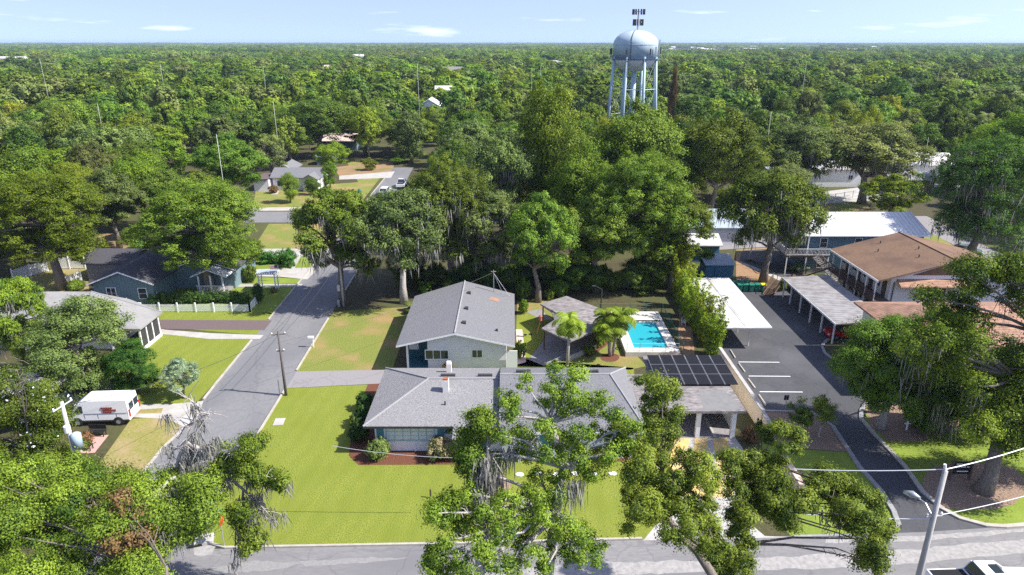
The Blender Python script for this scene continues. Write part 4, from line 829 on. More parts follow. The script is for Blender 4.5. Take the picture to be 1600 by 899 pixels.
# ---- blue shed
SH = thing('shed', 'small blue shed with a pale speckled roof behind the white carport', 'shed', (29.8, 94.6, 0))
MB().box(27.85, 31.85, 93.1, 96.3, 0, 2.0).build('wall', M['shedblue'], SH); roof(SH, [[(27.65, 92.8, 2.0), (32.05, 92.8, 2.0), (32.05, 96.6, 2.6), (27.65, 96.6, 2.6)]], .09, 'shedroof'); door(SH, 'S', (29.6, 93.1, 0), .9, 1.8, 'shedblue')
MB().extr([(27.85, 93.1, 2.002), (27.85, 96.3, 2.002), (27.85, 96.3, 2.42)], (4, 0, 0)).build('upper_wall', M['shedblue'], SH)
def simple_house(label, x0, x1, y0, y1, ez, rh, wm='stucco', rm='shingle', axis='x', ov=.5, wins=(), group=None, name='house', cat='house', hip=0):
    t = thing(name, label, cat, ((x0 + x1) / 2, (y0 + y1) / 2, 0), group); mx_, my_ = (x0 + x1) / 2, (y0 + y1) / 2
    if axis == 'x':
        rt = ez + rh; sl = rh / (my_ - y0)
        MB().extr([(x0 + ov, y0 + ov, 0), (x0 + ov, y1 - ov, 0), (x0 + ov, y1 - ov, ez + sl * ov - .2)] + ([] if hip else [(x0 + ov, my_, rt - .2)]) + [(x0 + ov, y0 + ov, ez + sl * ov - .2)], (x1 - x0 - 2 * ov, 0, 0)).build('wall', M[wm], t)
        a, b = x0 + hip, x1 - hip
        fs = [[(x0, y0, ez), (x1, y0, ez), (b, my_, rt), (a, my_, rt)], [(a, my_, rt), (b, my_, rt), (x1, y1, ez), (x0, y1, ez)]]
        if hip: fs += [[(x0, y0, ez), (a, my_, rt), (x0, y1, ez)], [(x1, y0, ez), (x1, y1, ez), (b, my_, rt)]]
        roof(t, fs, .14, rm)
    else:
        rt = ez + rh; sl = rh / (mx_ - x0)
        MB().extr([(x0 + ov, y0 + ov, 0), (x1 - ov, y0 + ov, 0), (x1 - ov, y0 + ov, ez + sl * ov - .2), (mx_, y0 + ov, rt - .2), (x0 + ov, y0 + ov, ez + sl * ov - .2)], (0, y1 - y0 - 2 * ov, 0)).build('wall', M[wm], t)
        roof(t, [[(x0, y0, ez), (mx_, y0, rt), (mx_, y1, rt), (x0, y1, ez)], [(mx_, y0, rt), (x1, y0, ez), (x1, y1, ez), (mx_, y1, rt)]], .14, rm)
        mb = MB(); mb.extr([(x0, y0 - .05, ez - .01), (mx_, y0 - .05, rt - .01), (mx_, y0 - .05, rt - .17), (x0, y0 - .05, ez - .17)], (0, .047, 0)); mb.extr([(mx_, y0 - .05, rt - .01), (x1, y0 - .05, ez - .01), (x1, y0 - .05, ez - .17), (mx_, y0 - .05, rt - .17)], (0, .047, 0)); mb.build('fascia', M['white'], t)
    for (wx, wz, ww, wh) in wins: window(t, 'S', (wx, y0 + ov, wz), ww, wh, 2, 'white', 'glass')
    return t
# ---- houses on the left
HB = simple_house('slate blue house with dark roof and white trimmed gable behind the picket fence', -54.3, -45.7, 82.0, 95.5, 2.9, 1.7, 'siding_slate', 'shingle_dark', 'y', .5)
window(HB, 'S', (-51.6, 82.5, 1.55), 1.1, 1.35, 2, 'white', 'glass', 1); window(HB, 'S', (-47.6, 82.5, 1.5), 1.0, 1.35, 1, 'white', 'glass', 1)
HBw = simple_house('dark roofed wing with a white front porch under the spreading oak', -47.0, -37.6, 88.0, 97.0, 2.9, 1.6, 'siding_slate', 'shingle_dark', 'y', .5, name='porch_wing')
HBw.location.z = 0
mb = MB()
for q in (-42.0, -40.4, -38.8): mb.box(q - .08, q + .08, 86.2, 86.36, .4, 2.6)
mb.build('porch_column', M['white'], HBw); HBw['label'] = 'dark roofed wing with a white front porch under the spreading oak'
MB().box(-42.4, -38.4, 86.0, 88.49, 0, .4).build('porch_floor', M['drive_grey'], HBw)
mb = MB(); mb.box(-42.3, -38.5, 86.02, 86.08, 1.2, 1.28)
for i in range(20): mb.box(-42.2 + i * .19, -42.16 + i * .19, 86.03, 86.07, .4, 1.2)
mb.build('porch_rail', M['white'], HBw); roof(HBw, [[(-42.8, 85.7, 2.6), (-40.4, 85.7, 3.6), (-40.4, 89, 3.6), (-42.8, 89, 2.6)], [(-40.4, 85.7, 3.6), (-38.0, 85.7, 2.6), (-38.0, 89, 2.6), (-40.4, 89, 3.6)]], .1, 'white', 'porch_roof')
simple_house('small outbuilding with dark brown roof behind the slate blue house', -60.4, -53.0, 91.0, 97.2, 2.8, 1.3, 'drive_grey', 'shingle_dark', 'x', .4)
t = simple_house('little pale blue roofed shelter beside the oak trunk', -44.2, -40.6, 92.8, 95.0, 2.3, .5, 'drive_grey', 'shedroof', 'x', .25, name='shelter', cat='shelter'); t.location = (-42.6, 96.5, 0)
HL = thing('house', 'grey hip roofed house with a white screened porch facing the street', 'house', (-49, 72, 0))
A, Bq, Cq, Dq, Eq, Rr, Rl = (-40.2, 67.9, 2.8), (-40.2, 72.8, 2.8), (-46.2, 77.0, 2.8), (-58, 77, 2.8), (-58, 67.9, 2.8), (-49.3, 75.0, 4.5), (-58, 75.0, 4.5)
roof(HL, [[A, Rr, Rl, Eq], [A, Bq, Rr], [Bq, Cq, Rr], [Cq, Dq, Rl, Rr]], .16, 'shingle_left'); ridge_cap(HL, Bq, Rr); 
MB().prism([(-57.4, 68.7), (-44, 68.7), (-44, 74.5), (-47, 76.4), (-57.4, 76.4)], 0, 2.75).build('wall', M['stucco'], HL)
mb = MB(); mb.box(-43.9, -40.5, 68.2, 68.4, 0, .35); mb.box(-40.7, -40.5, 68.4, 72.5, 0, .35); mb.build('porch_base', M['white'], HL); mb = MB(); mb.box(-43.9, -40.5, 68.2, 68.38, 2.45, 2.62); mb.box(-40.68, -40.5, 68.4, 72.5, 2.45, 2.62); mb.build('porch_beam', M['white'], HL)
for q in ((-40.6, 68.3), (-42.2, 68.3), (-43.8, 68.3), (-40.6, 69.6), (-40.6, 70.9), (-40.6, 72.3)): MB().box(q[0] - .08, q[0] + .08, q[1] - .08, q[1] + .08, .35, 2.45).build('porch_post', M['white'], HL)
MB().box(-40.62, -40.58, 68.5, 72.2, .36, 2.44).build('screen', M['darkmetal'], HL); window(HL, 'S', (-50, 68.7, 1.5), 1.6, 1.1, 2, 'white', 'glass')
C4 = thing('carport', 'white flat carport roof at the left end of the grey hip roofed house', 'carport', (-62, 72.5, 0)); roof(C4, [[(-65.5, 69.5, 2.7), (-58.1, 69.5, 2.7), (-58.1, 77.3, 2.7), (-65.5, 77.3, 2.7)]], .18, 'whiteroof')
for q in ((-65, 70), (-58.5, 70), (-65, 76.8), (-58.5, 76.8)): MB().box(q[0] - .07, q[0] + .07, q[1] - .07, q[1] + .07, 0, 2.5).build('post', M['white'], C4)
H5 = thing('house', 'pale low roofed house at the left edge behind the white flowering tree', 'house', (-44, 54, 0))
z = 2.7; q = [g(0, 600, z), g(60, 592, z), g(98, 592, z + .3), g(74, 612, z), g(92, 618, z - .2), g(60, 640, z), g(-60, 665, z), g(-60, 605, z)]
roof(H5, [[g(-60, 597, z), g(58, 590, z), g(104, 589, z), g(78, 612, z), g(-60, 625, z)]], .2, 'flatpale'); roof(H5, [[g(-60, 628, z - .25), g(60, 620, z - .25), g(90, 617, z - .25), g(70, 632, z - .25), g(-60, 665, z - .25)]], .16, 'flatroof', 'lower_roof')
a = g(70, 622, 0); MB().box(-52, -45.0, 55.5, 58.5, 0, 2.4).build('wall', M['stucco'], H5); MB().box(-43.0, -42.8, 57.4, 57.6, 0, 2.5).build('post', M['white'], H5)
# ---- far houses
FH = simple_house('long low grey roofed house on the dry lawn beyond the cross street', -55.2, -43.2, 154.5, 162.5, 2.9, 1.7, 'siding', 'shingle', 'x', .5, [(-53, 1.5, 1.4, 1.2), (-50, 1.4, 1.6, 1.4), (-45, 1.5, 1.6, 1.2)])
x0, x1 = -47.6, -43.6; roof(FH, [[(x0, 152.3, 2.9), ((x0 + x1) / 2, 152.3, 4.0), ((x0 + x1) / 2, 158.4, 4.0), (x0, 158.4, 2.9)], [((x0 + x1) / 2, 152.3, 4.0), (x1, 152.3, 2.9), (x1, 158.4, 2.9), ((x0 + x1) / 2, 158.4, 4.0)]], .14, 'shingle', 'porch_roof')
MB().extr([(x0 + .3, 153, 0), (x1 - .3, 153, 0), (x1 - .3, 153, 2.8), ((x0 + x1) / 2, 153, 3.75), (x0 + .3, 153, 2.8)], (0, 1.9, 0)).build('porch_wall', M['siding'], FH)
MB().box(-58.6, -55.2, 153.6, 161, 0, 2.5).build('side_wing', M['siding'], FH); roof(FH, [[(-59, 153.1, 2.7), (-55.2, 153.1, 2.9), (-55.2, 161.5, 2.9), (-59, 161.5, 2.7)]], .14, 'drive_purple', 'wing_roof')
simple_house('white gabled annexe right behind the low grey house', -57.6, -52.6, 164.5, 172, 3.0, 1.3, 'white', 'shingle', 'y', .4)
simple_house('pale blue shed roof in the shade behind the grey house', -54, -49, 188, 194, 2.4, .9, 'siding_slate', 'shedroof', 'x', .3, name='shed', cat='shed')
simple_house('small house with brownish roof half hidden by oaks beyond the grey house', -60, -48, 215, 224, 3, 1.8, 'siding_slate', 'pinkwall', 'x', .5)
simple_house('white house with grey metal roof by the twin palms', 94, 110, 168, 178, 3.4, 2.4, 'white', 'whiteroof', 'x', .5, [(98, 1.6, 1.2, 1.2), (104, 1.6, 1.2, 1.2)])
simple_house('low house with beige roof and dark brick front by the back street', 84, 94.5, 150, 158, 3.2, 1.3, 'brickred', 'shingle_left', 'x', .5)
simple_house('white walled building behind the mossy live oaks', 70, 82, 158, 168, 4.2, 1.2, 'white', 'whiteroof', 'x', .5, [(79, 2.2, 1, 1)])
simple_house('pale blue roofed garage between the live oaks and the tree by the flats', 60, 68, 158, 166, 3, 1.2, 'siding', 'shedroof', 'x', .4, name='garage', cat='garage')
simple_house('low building with white roof and blue walls left of the patio oak', 25.5, 32.2, 100, 106, 2.8, 1.1, 'shedblue', 'whiteroof', 'x', .4)
simple_house('long pale green roofed building behind the patio oak', 28.5, 40.5, 109, 121, 3.2, 1.8, 'siding', 'shedroof', 'x', .4)
simple_house('small white roof showing at the far left among the trees', -62, -54, 128, 135, 3, 1.6, 'white', 'shingle_left', 'y', .4)
simple_house('white roofed building behind the blue flats', 48, 58, 112, 118, 3.4, .8, 'white', 'whiteroof', 'x', .4)
simple_house('white shed roof among the trees near the middle wood', -36, -26, 262, 274, 9, 3, 'white', 'metalroof', 'y', .4, name='church_hall', cat='building')

# parts of one building built in two goes belong to one thing
def merge(a, b):
    off = Vector(b.location) - Vector(a.location)
    for ch in list(b.children): ch.parent = a; ch.location = Vector(ch.location) + off
    bpy.data.objects.remove(b)
merge(HB, HBw); merge(H, H2)
H['label'] = 'long low grey shingled house with blue shutters beside the corner lawn'

# ---------------------------------------------------------------- water tower
TX, TY = 39.6, 232.0
W = thing('water_tower', 'pale blue domed water tower on tall legs with antennas on top', 'water tower', (TX, TY, 0))
Rt = 7.1; z0, z1, z2, z3 = 22.9, 27.0, 31.2, 35.6
prof = [(.8, z0)] + [(Rt * math.sin(a), z1 - (z1 - z0) * math.cos(a)) for a in np.linspace(.2, 1.5, 9)]
MB().lathe(prof, (TX, TY, 0), 40).build('bowl', M['tankpale'], W, True)
prof = [(Rt, z1), (Rt, z2)] + [(Rt * math.cos(a), z2 + (z3 - z2) * math.sin(a)) for a in np.linspace(.12, 1.5, 12)]
MB().lathe(prof, (TX, TY, 0), 40).build('tank', M['tank'], W, True)
MB().lathe([(Rt + .06, z2 - .12), (Rt + .1, z2), (Rt + .06, z2 + .12)], (TX, TY, 0), 40).build('seam_band', M['tankleg'], W)
cw = MB(); cw.lathe([(Rt + .9, z1 - .18), (Rt + .9, z1)], (TX, TY, 0), 40)
for q in (.5, 1.0): cw.tube([(TX + (Rt + .85) * math.cos(a), TY + (Rt + .85) * math.sin(a), z1 + q) for a in np.linspace(0, 6.2832, 41)], .04, 4, False)
for a in np.linspace(0, 6.2832, 33)[:-1]: cw.tube([(TX + (Rt + .85) * math.cos(a), TY + (Rt + .85) * math.sin(a), z1), (TX + (Rt + .85) * math.cos(a), TY + (Rt + .85) * math.sin(a), z1 + 1.0)], .03, 4)
cw.build('walkway', M['carblue'], W)
legs = []
for i in range(8):
    a = i * math.pi / 4 + .28; b0 = (TX + (Rt + 1.7) * math.cos(a), TY + (Rt + 1.7) * math.sin(a), 0); b1 = (TX + (Rt - .05) * math.cos(a), TY + (Rt - .05) * math.sin(a), z1 + .6); legs.append((b0, b1))
    MB().tube([b0, b1], .42, 10).build('leg', M['tankleg'], W, True)
MB().tube([(TX, TY, 0), (TX, TY, z0 + .5)], .85, 14).build('riser_pipe', M['tankleg'], W, True)
br = MB()
for i in range(8):
    (a0, a1), (c0, c1) = legs[i], legs[(i + 1) % 8]
    for u0, u1 in ((.02, .33), (.33, .64), (.64, .96)):
        P = lambda q, s: tuple(Vector(q[0]).lerp(Vector(q[1]), s))
        br.tube([P(legs[i], u0), P(legs[(i + 1) % 8], u1)], .05, 4); br.tube([P(legs[(i + 1) % 8], u0), P(legs[i], u1)], .05, 4); br.tube([P(legs[i], u1), P(legs[(i + 1) % 8], u1)], .13, 5)
br.build('brace', M['tankleg'], W)
mb = MB(); mb.tube([(TX + .4, TY, z3 - .3), (TX + .4, TY, z3 + 6)], .28, 8); mb.build('antenna_mast', M['metal'], W)
for k, (zz, rr, nn, hh) in enumerate(((z3 + 5.0, 1.75, 14, 1.6), (z3 + 1.9, 1.4, 10, 1.9))):
    rg = MB(); rg.tube([(TX + .4 + rr * math.cos(a), TY + rr * math.sin(a), zz + .4) for a in np.linspace(0, 6.2832, 17)], .05, 4, False)
    for a in np.linspace(0, 6.2832, 5)[:-1]: rg.tube([(TX + .4, TY, zz + .4), (TX + .4 + rr * math.cos(a), TY + rr * math.sin(a), zz + .4)], .05, 4)
    rg.build('antenna_ring', M['metal'], W)
    for i in range(nn):
        a = i * 6.2832 / nn; x, y = TX + .4 + (rr + .15) * math.cos(a), TY + (rr + .15) * math.sin(a)
        MB().box(x - .17, x + .17, y - .1, y + .1, zz - hh / 2 + .3, zz + hh / 2 + .3).build('antenna', M['darkmetal'], W)
for a, hh in ((3.3, 2.0), (3.0, 1.8), (-.5, 2.6), (-.8, 2.4), (-.2, 2.2), (-1.1, 1.8), (.1, 4.5), (4.2, 1.5)):
    x, y = TX + (Rt + .8) * math.cos(a), TY + (Rt + .8) * math.sin(a); MB().box(x - .2, x + .2, y - .15, y + .15, z1 + 1.2, z1 + 1.2 + hh).build('antenna', M['darkmetal'] if hh < 2.3 else M['metal'], W)
a = 4.35; pts = [(TX + (Rt * math.cos(q) + .12) * math.cos(a), TY + (Rt * math.cos(q) + .12) * math.sin(a), z2 + (z3 - z2) * math.sin(q)) for q in np.linspace(0, 1.4, 10)]
MB().tube([(TX + (Rt + .12) * math.cos(a), TY + (Rt + .12) * math.sin(a), z1)] + pts, .1, 5).build('ladder', M['darkmetal'], W)

# ---------------------------------------------------------------- vehicles (built along +X, then turned)
def wheel(parent, x, y, r, wd=.24):
    sg = 1 if y > 0 else -1
    ty = MB(); n = 20; vs = []
    pr = [(r * .62, -wd / 2), (r * .96, -wd / 2), (r, -wd * .32), (r, wd * .32), (r * .96, wd / 2), (r * .62, wd / 2)]
    for rr, o in pr:
        for k in range(n): t = 6.2832 * k / n; vs.append((x + rr * math.cos(t), y + o, r + rr * math.sin(t)))
    ty._add(vs, [(i * n + k, i * n + (k + 1) % n, ((i + 1) % 6) * n + (k + 1) % n, ((i + 1) % 6) * n + k) for i in range(6) for k in range(n)])
    MB().tube([(x, y - wd * .5 * sg, r * 1.02), (x, y + (wd / 2 - .035) * sg, r * 1.02)], [r * 1.2, r * 1.2], 18).build('wheel_arch', M['black'], parent)
    w_ = ty.build('wheel', M['rubber'], parent); rm = MB(); rm.tube([(x, y - wd * .3, r), (x, y + wd * .42 * sg, r)], [r * .61, r * .58], 14)
    rm.build('rim', M['metal'], w_); return w_
def body_shell(prof, hw, taper_z, taper, m, name, parent, bev=.06):
    """side profile swept across the width; points above taper_z lean inwards"""
    n = len(prof); vs = []
    for s in (-1, 1):
        for x, z in prof:
            k = 1 - taper * max(0, z - taper_z); vs.append((x, s * hw * k, z))
    mb = MB()._add(vs, [tuple(range(n)), tuple(range(2 * n - 1, n - 1, -1))] + [(i, i + n, (i + 1) % n + n, (i + 1) % n) for i in range(n)])
    o = mb.build(name, m, parent, bevel=bev); return o
def car(label, x, y, rz, paint, kind='sedan', group=None, name='parked_car', cat='car'):
    t = thing(name, label, cat, (0, 0, 0), group); P = M[paint]
    if kind == 'pickup': L_, hw, pr = 2.85, .98, [(-2.85, .45), (2.75, .45), (2.85, .75), (2.75, 1.05), (1.35, 1.15), (-2.85, 1.12)]; cab = [(-.75, 1.13), (1.45, 1.14), (.65, 1.82), (-.55, 1.86)]; hr = .40; wx = 1.75
    elif kind == 'suv': L_, hw, pr = 2.3, .92, [(-2.25, .35), (2.2, .35), (2.3, .7), (2.15, .98), (1.1, 1.08), (-2.25, 1.05)]; cab = [(-2.15, 1.06), (1.2, 1.07), (.55, 1.65), (-1.9, 1.68)]; hr = .36; wx = 1.4
    else: L_, hw, pr = 2.3, .88, [(-2.25, .3), (2.2, .3), (2.3, .6), (2.1, .82), (1.0, .95), (-1.5, .98), (-2.25, .9)]; cab = [(-1.75, .96), (1.15, .94), (.35, 1.42), (-1.0, 1.44)]; hr = .33; wx = 1.4
    body_shell(pr, hw, .9, .03, P, 'body', t)
    body_shell(cab, hw * .93, 1.0, .22, M['glass'], 'window_glass', t, .03)
    zt = cab[-1][1]; xa, xb = cab[3][0] + .05, cab[2][0] - .05; k = .93 * (1 - .22 * (zt - 1.0))
    MB().box(xa, xb, -hw * k + .02, hw * k - .02, zt - .035, zt + .03).build('roof_panel', P, t, bevel=.025)
    pil = MB()
    for s in (-1, 1):
        for (xl, zl), (xu, zu) in ((cab[0], cab[3]), (cab[1], cab[2]), (((cab[0][0] + cab[1][0]) / 2, cab[0][1]), ((cab[3][0] + cab[2][0]) / 2 - .05, cab[2][1]))):
            pil.tube([(xl, s * hw * .93, zl), (xu, s * hw * k, zu)], .045, 5)
    pil.build('pillar', P, t)
    for sx_ in (-wx, wx):
        for sy in (-1, 1): wheel(t, sx_, sy * (hw - .06), hr)
    for sy in (-1, 1):
        MB().box(L_ - .14, L_ + .0, sy * hw * .72 - .16, sy * hw * .72 + .16, pr[2][1] - .02, pr[2][1] + .14).build('headlight', M['blind'], t)
        MB().box(-L_ + .02, -L_ + .1, sy * hw * .8 - .1, sy * hw * .8 + .1, .7, .9).build('tail_light', M['lightred'], t)
    if kind == 'pickup': MB().box(-2.75, -.85, -hw * .86, hw * .86, 1.1, 1.135).build('bed_floor', M['black'], t)
    t.location = (x, y, .016); t.rotation_euler = (0, 0, rz); return t
V = thing('van', 'white high roof van with a dark red logo parked on the driveway', 'van', (0, 0, 0))
body_shell([(-2.75, .42), (2.55, .42), (2.78, .6), (2.74, 1.0), (2.25, 1.25), (1.45, 2.25), (1.1, 2.48), (-2.7, 2.5), (-2.78, 1.2)], 1.0, 1.1, .055, M['carwhite'], 'body', V, .09)
gl = MB(); gl.extr([(2.22, -.78, 1.30), (2.22, .78, 1.30), (1.53, .72, 2.2), (1.53, -.72, 2.2)], (.05, 0, .04)); gl.build('windscreen', M['glass'], V)
for s in (-1, 1):
    a = s * .985; MB().extr([(1.95, a, 1.3), (1.15, a, 1.3), (1.15, a * .955, 1.95), (1.45, a * .955, 1.95)], (0, s * .03, 0)).build('side_window', M['glass'], V)
    tr = MB(); tr.box(-2.7, 2.5, min(a, a + s * .04), max(a, a + s * .04), .42, .56); tr.build('sill_trim', M['darkmetal'], V)
    dl = MB()
    for xx in (-1.7, -.1, 1.05): dl.box(xx - .012, xx + .012, min(a * .99, a * .99 + s * .03), max(a * .99, a * .99 + s * .03), .7, 1.25)
    dl.box(-2.6, 1.05, min(a, a + s * .025), max(a, a + s * .025), 1.2, 1.23); dl.build('panel_line', M['metal'], V)
    MB().box(2.2, 2.45, min(s * 1.0, s * 1.28), max(s * 1.0, s * 1.28), 1.3, 1.6).build('wing_mirror', M['black'], V)
    MB().box(2.6, 2.79, s * .75 - .14, s * .75 + .14, .9, 1.2).build('headlight', M['blind'], V); MB().box(-2.83, -2.76, s * .88 - .08, s * .88 + .08, .8, 1.5).build('tail_light', M['lightred'], V)
    for sx_ in (-1.75, 1.75): wheel(V, sx_, s * .94, .37)
for q in (-.42, .42): MB().box(-2.80, -2.74, q - .33, q + .33, 1.35, 2.0).build('rear_window', M['glass'], V)
lg = MB(); rr_ = random.Random(4)
for row, (zz, n, wd) in enumerate(((1.72, 5, .15), (1.50, 6, .16), (1.28, 4, .16))):
    for i in range(n):
        x = -.62 - i * .2 + (.1 if row == 0 else 0); hgt = rr_.uniform(.14, .2)
        for sgn in (1,): lg.box(x - wd / 2, x + wd / 2 - .01, .955, 1.012, zz - hgt / 2, zz + hgt / 2); 
lg.build('logo', M['logo'], V)
V.location = (-36.6, 53.7, .018); V.rotation_euler = (0, 0, R(180 + 3))
cp = g(101, 640); car('dark car parked under the edge of the white roofed carport at the left', cp[0], cp[1] + .5, R(-50), 'cardark', 'suv')
cp = g(1290, 505); car('red car parked under the grey ribbed carport', 38.3, 71.9, R(180), 'carred')
cp = g(628, 292); car('white pickup truck parked on the far end of the west street', cp[0], cp[1], R(90), 'carwhite', 'pickup', name='pickup_truck', cat='pickup')
cp = g(602, 304); car('white car half hidden by treetops on the far end of the west street', cp[0], cp[1], R(88), 'carwhite', 'suv')
cp = g(1508, 397); car('dark green car parked on the east side street behind the brown roof', cp[0], cp[1], R(-35), 'cargreen', 'sedan')
cp = g(1440, 302); car('pale car parked in front of the low beige roofed house', cp[0], cp[1], R(5), 'carwhite', 'sedan')
cp = g(1418, 296); car('blue car parked on the back street beside the live oaks', cp[0], cp[1], R(8), 'carblue', 'suv')
cp = g(1215, 404); 
t = car('white pickup truck with an open dark bed at the bottom right corner', 29.0, 33.15, R(2), 'carwhite', 'pickup', name='pickup_truck', cat='pickup'); t.scale = (1.12, 1.05, 1.0)
lad = MB().box(.1, .55, -.35, .35, 1.9, 1.94).build('sunroof', M['glass'], None); lad.parent = t; lad.location = (0, 0, 0)
ob = MB().box(1.5, 2.0, -.5, -.1, 1.13, 1.2).build('orange_decal', M['orange'], None); ob.parent = t; ob.location = (0, 0, 0)

# ---------------------------------------------------------------- street furniture and garden things
def utility_pole(label, base, h, r, m, arms=(), extra=None, lean=(0, 0)):
    t = thing('utility_pole', label, 'utility pole', base, 'utility poles'); b = Vector(base); top = b + Vector((lean[0], lean[1], h))
    MB().tube([tuple(b - Vector((0, 0, .3))), tuple(b.lerp(top, .5)), tuple(top)], [r, r * .85, r * .7], 10).build('pole', M[m], t, True)
    for z, l, ang in arms:
        p = b.lerp(top, z / h); dx, dy = math.cos(ang) * l / 2, math.sin(ang) * l / 2
        a = MB().tube([(p.x - dx, p.y - dy, p.z), (p.x + dx, p.y + dy, p.z)], .06, 5).build('crossarm', M[m], t)
        for s in (-.9, 0, .9): MB().lathe([(.03, 0), (.06, .04), (.06, .1), (.03, .16)], (p.x + dx * s, p.y + dy * s, p.z + .05), 8).build('insulator', M['white'], a)
    return t
pa = g(447, 618); PAt = utility_pole('dark wooden utility pole on the kerb beside the driveway entrance', pa, 6.7, .14, 'polewood', [(6.4, 1.3, .2), (4.7, .7, .1)])
MB().tube([(pa[0] - .55, pa[1] - .1, 0), (pa[0] - .55, pa[1] - .1, 1.7)], .04, 6).build('guard_post', M['polewood'], PAt)
pb = g(537, 479); PBt = utility_pole('pale utility pole with a meter box in the tree shade by the street', pb, 7.2, .14, 'palepole', [(6.9, 1.3, .2)])
MB().box(pb[0] - .55, pb[0] - .2, pb[1] - .35, pb[1] - .1, 2.2, 3.0).build('meter_box', M['metal'], PBt); MB().box(pb[0] - .7, pb[0] - .4, pb[1] - .3, pb[1], 0, .9).build('cabinet', M['metal'], PBt)
lp = g(96, 628, 10.2); PLt = utility_pole('pale utility pole with a grey transformer among the left foreground trees', (lp[0], lp[1], 0), 10.2, .17, 'palepole', [(9.9, 1.6, 1.4)])
q = (lp[0] + .45, lp[1] - .1, 6.9); MB().lathe([(.05, 0), (.3, .05), (.32, .95), (.2, 1.05), (.04, 1.1)], q, 14).build('transformer', M['tankleg'], PLt, True); MB().lathe([(.05, 0), (.2, .04), (.2, .5), (.04, .56)], (q[0] - .3, q[1] - .2, 8.1), 10).build('fuse_holder', M['white'], PLt)
rp_ = g(1477, 736, 11.2); PRt = utility_pole('leaning pale utility pole with a street lamp beside the front street', (rp_[0], rp_[1], 0), 11.2, .19, 'palepole', [(8.4, .9, .1)])
a0 = at(1461, 815, rp_[1]); a1 = at(1434, 778, rp_[1] + 1.2); MB().tube([a0, tuple(Vector(a0).lerp(Vector(a1), .6) + Vector((0, 0, .25))), a1], .04, 6).build('lamp_arm', M['metal'], PRt)
hd = MB().tube([(a1[0] + .1, a1[1] - .1, a1[2] + .02), (a1[0] - .2, a1[1] + .2, a1[2] + .08), (a1[0] - .5, a1[1] + .5, a1[2] + .02)], [.07, .2, .09], 10).build('lamp_head', M['metal'], PRt, True)
MB().tube([(rp_[0], rp_[1], 11.1), (rp_[0] - .1, rp_[1], 11.6)], .07, 6).build('insulator', M['white'], PRt)
for i, (px, py0, py1, Yd) in enumerate(((62, 92, 128, 265), (250, 100, 130, 270), (152, 162, 195, 185), (427, 160, 205, 175), (652, 100, 150, 225), (845, 104, 140, 260), (831, 106, 128, 262), (411, 104, 130, 275), (1205, 175, 212, 165), (1260, 100, 145, 225), (1470, 100, 115, 300), (1352, 255, 300, 140), (1451, 215, 245, 165), (338, 210, 270, 118))):
    p = at(px, py0, Yd); lab = ['left edge of the wood', 'left part of the wood', 'left wood above the spreading oak', 'wood near the far grey house', 'middle of the wood', 'wood left of the water tower', 'wood left of the water tower', 'left middle of the wood', 'wood above the patio oak', 'wood right of the water tower', 'far right of the wood', 'back street near the live oaks', 'white house by the palms', 'far side of the spreading oak'][i]
    if i == 6: lab = 'wood left of the water tower, the shorter of two'
    if i == 5: lab = 'wood left of the water tower, the taller of two'
    utility_pole('tall pale pole rising from the ' + lab, (p[0], p[1], 0), p[2], .06, 'palepole', [])
def wire(name, label, a, b, sag=.5, r=.02, group='overhead wires'):
    a, b = Vector(a), Vector(b); pts = []
    for i in range(13): f = i / 12; p = a.lerp(b, f); p.z -= sag * 4 * f * (1 - f); pts.append(tuple(p))
    tag(MB().tube(pts, r, 4).build(name, M['darkmetal'] if r < .022 else M['metal'], origin=tuple(a)), label, 'wire', group)
PAtop = (pa[0], pa[1], 6.5); PBtop = (pb[0], pb[1], 7.0)
for dx in (-.5, .5): wire('overhead_wire', 'thin wire strung along the west street between the two kerbside poles, ' + ('west' if dx < 0 else 'east') + ' strand', (PAtop[0] + dx, PAtop[1], 6.5), (PBtop[0] + dx, PBtop[1], 7.0), .5)
wire('overhead_wire', 'thin wire from the dark pole down the street to the left transformer pole', PAtop, (lp[0], lp[1], 9.9), .8)
wire('overhead_wire', 'thin service wire from the dark pole across to the rear house mast', (pa[0], pa[1], 5.6), (-2.2, 77.6, 6.0), .7, .014)
wire('overhead_wire', 'thin wire from the pale pole in the shade on up the west street', PBtop, g(585, 340, 7.2), .6)
wire('overhead_wire', 'pale cable from the lamp pole to the left above the driveway', (rp_[0], rp_[1], 11.3), at(1240, 733, rp_[1] + .8), .1, .03)
wire('overhead_wire', 'pale cable from the lamp pole to the right over the big trunk', (rp_[0], rp_[1], 11.3), at(1620, 694, rp_[1] + 1.5), .1, .03)
wire('overhead_wire', 'lower cable from the lamp pole to the left over the driveway', (rp_[0], rp_[1], 8.2), at(1240, 802, rp_[1] + .5), .1, .025)
wire('overhead_wire', 'lower cable from the lamp pole to the right over the mulch ring', (rp_[0], rp_[1], 8.4), at(1620, 770, rp_[1] + 1), .1, .025)
wire('overhead_wire', 'long cable crossing low in front of the shuttered house', at(520, 697, 40), at(745, 716, 40), .25, .022)
# mailbox by the dry lawn
def mailbox(label, p):
    t = thing('mailbox', label, 'mailbox', p); MB().box(p[0] - .05, p[0] + .05, p[1] - .05, p[1] + .05, 0, 1.1).build('post', M['white'], t)
    mb = MB(); mb.extr([(p[0] - .5 , p[1] - .12, 1.1), (p[0] - .5, p[1] + .12, 1.1), (p[0] - .5, p[1] + .12, 1.28), (p[0] - .5, p[1] + .06, 1.36), (p[0] - .5, p[1] - .06, 1.36), (p[0] - .5, p[1] - .12, 1.28)], (.62, 0, 0)); mb.build('box', M['white'], t)
mailbox('white mailbox on a post beside the dry lawn and street', g(490, 543))
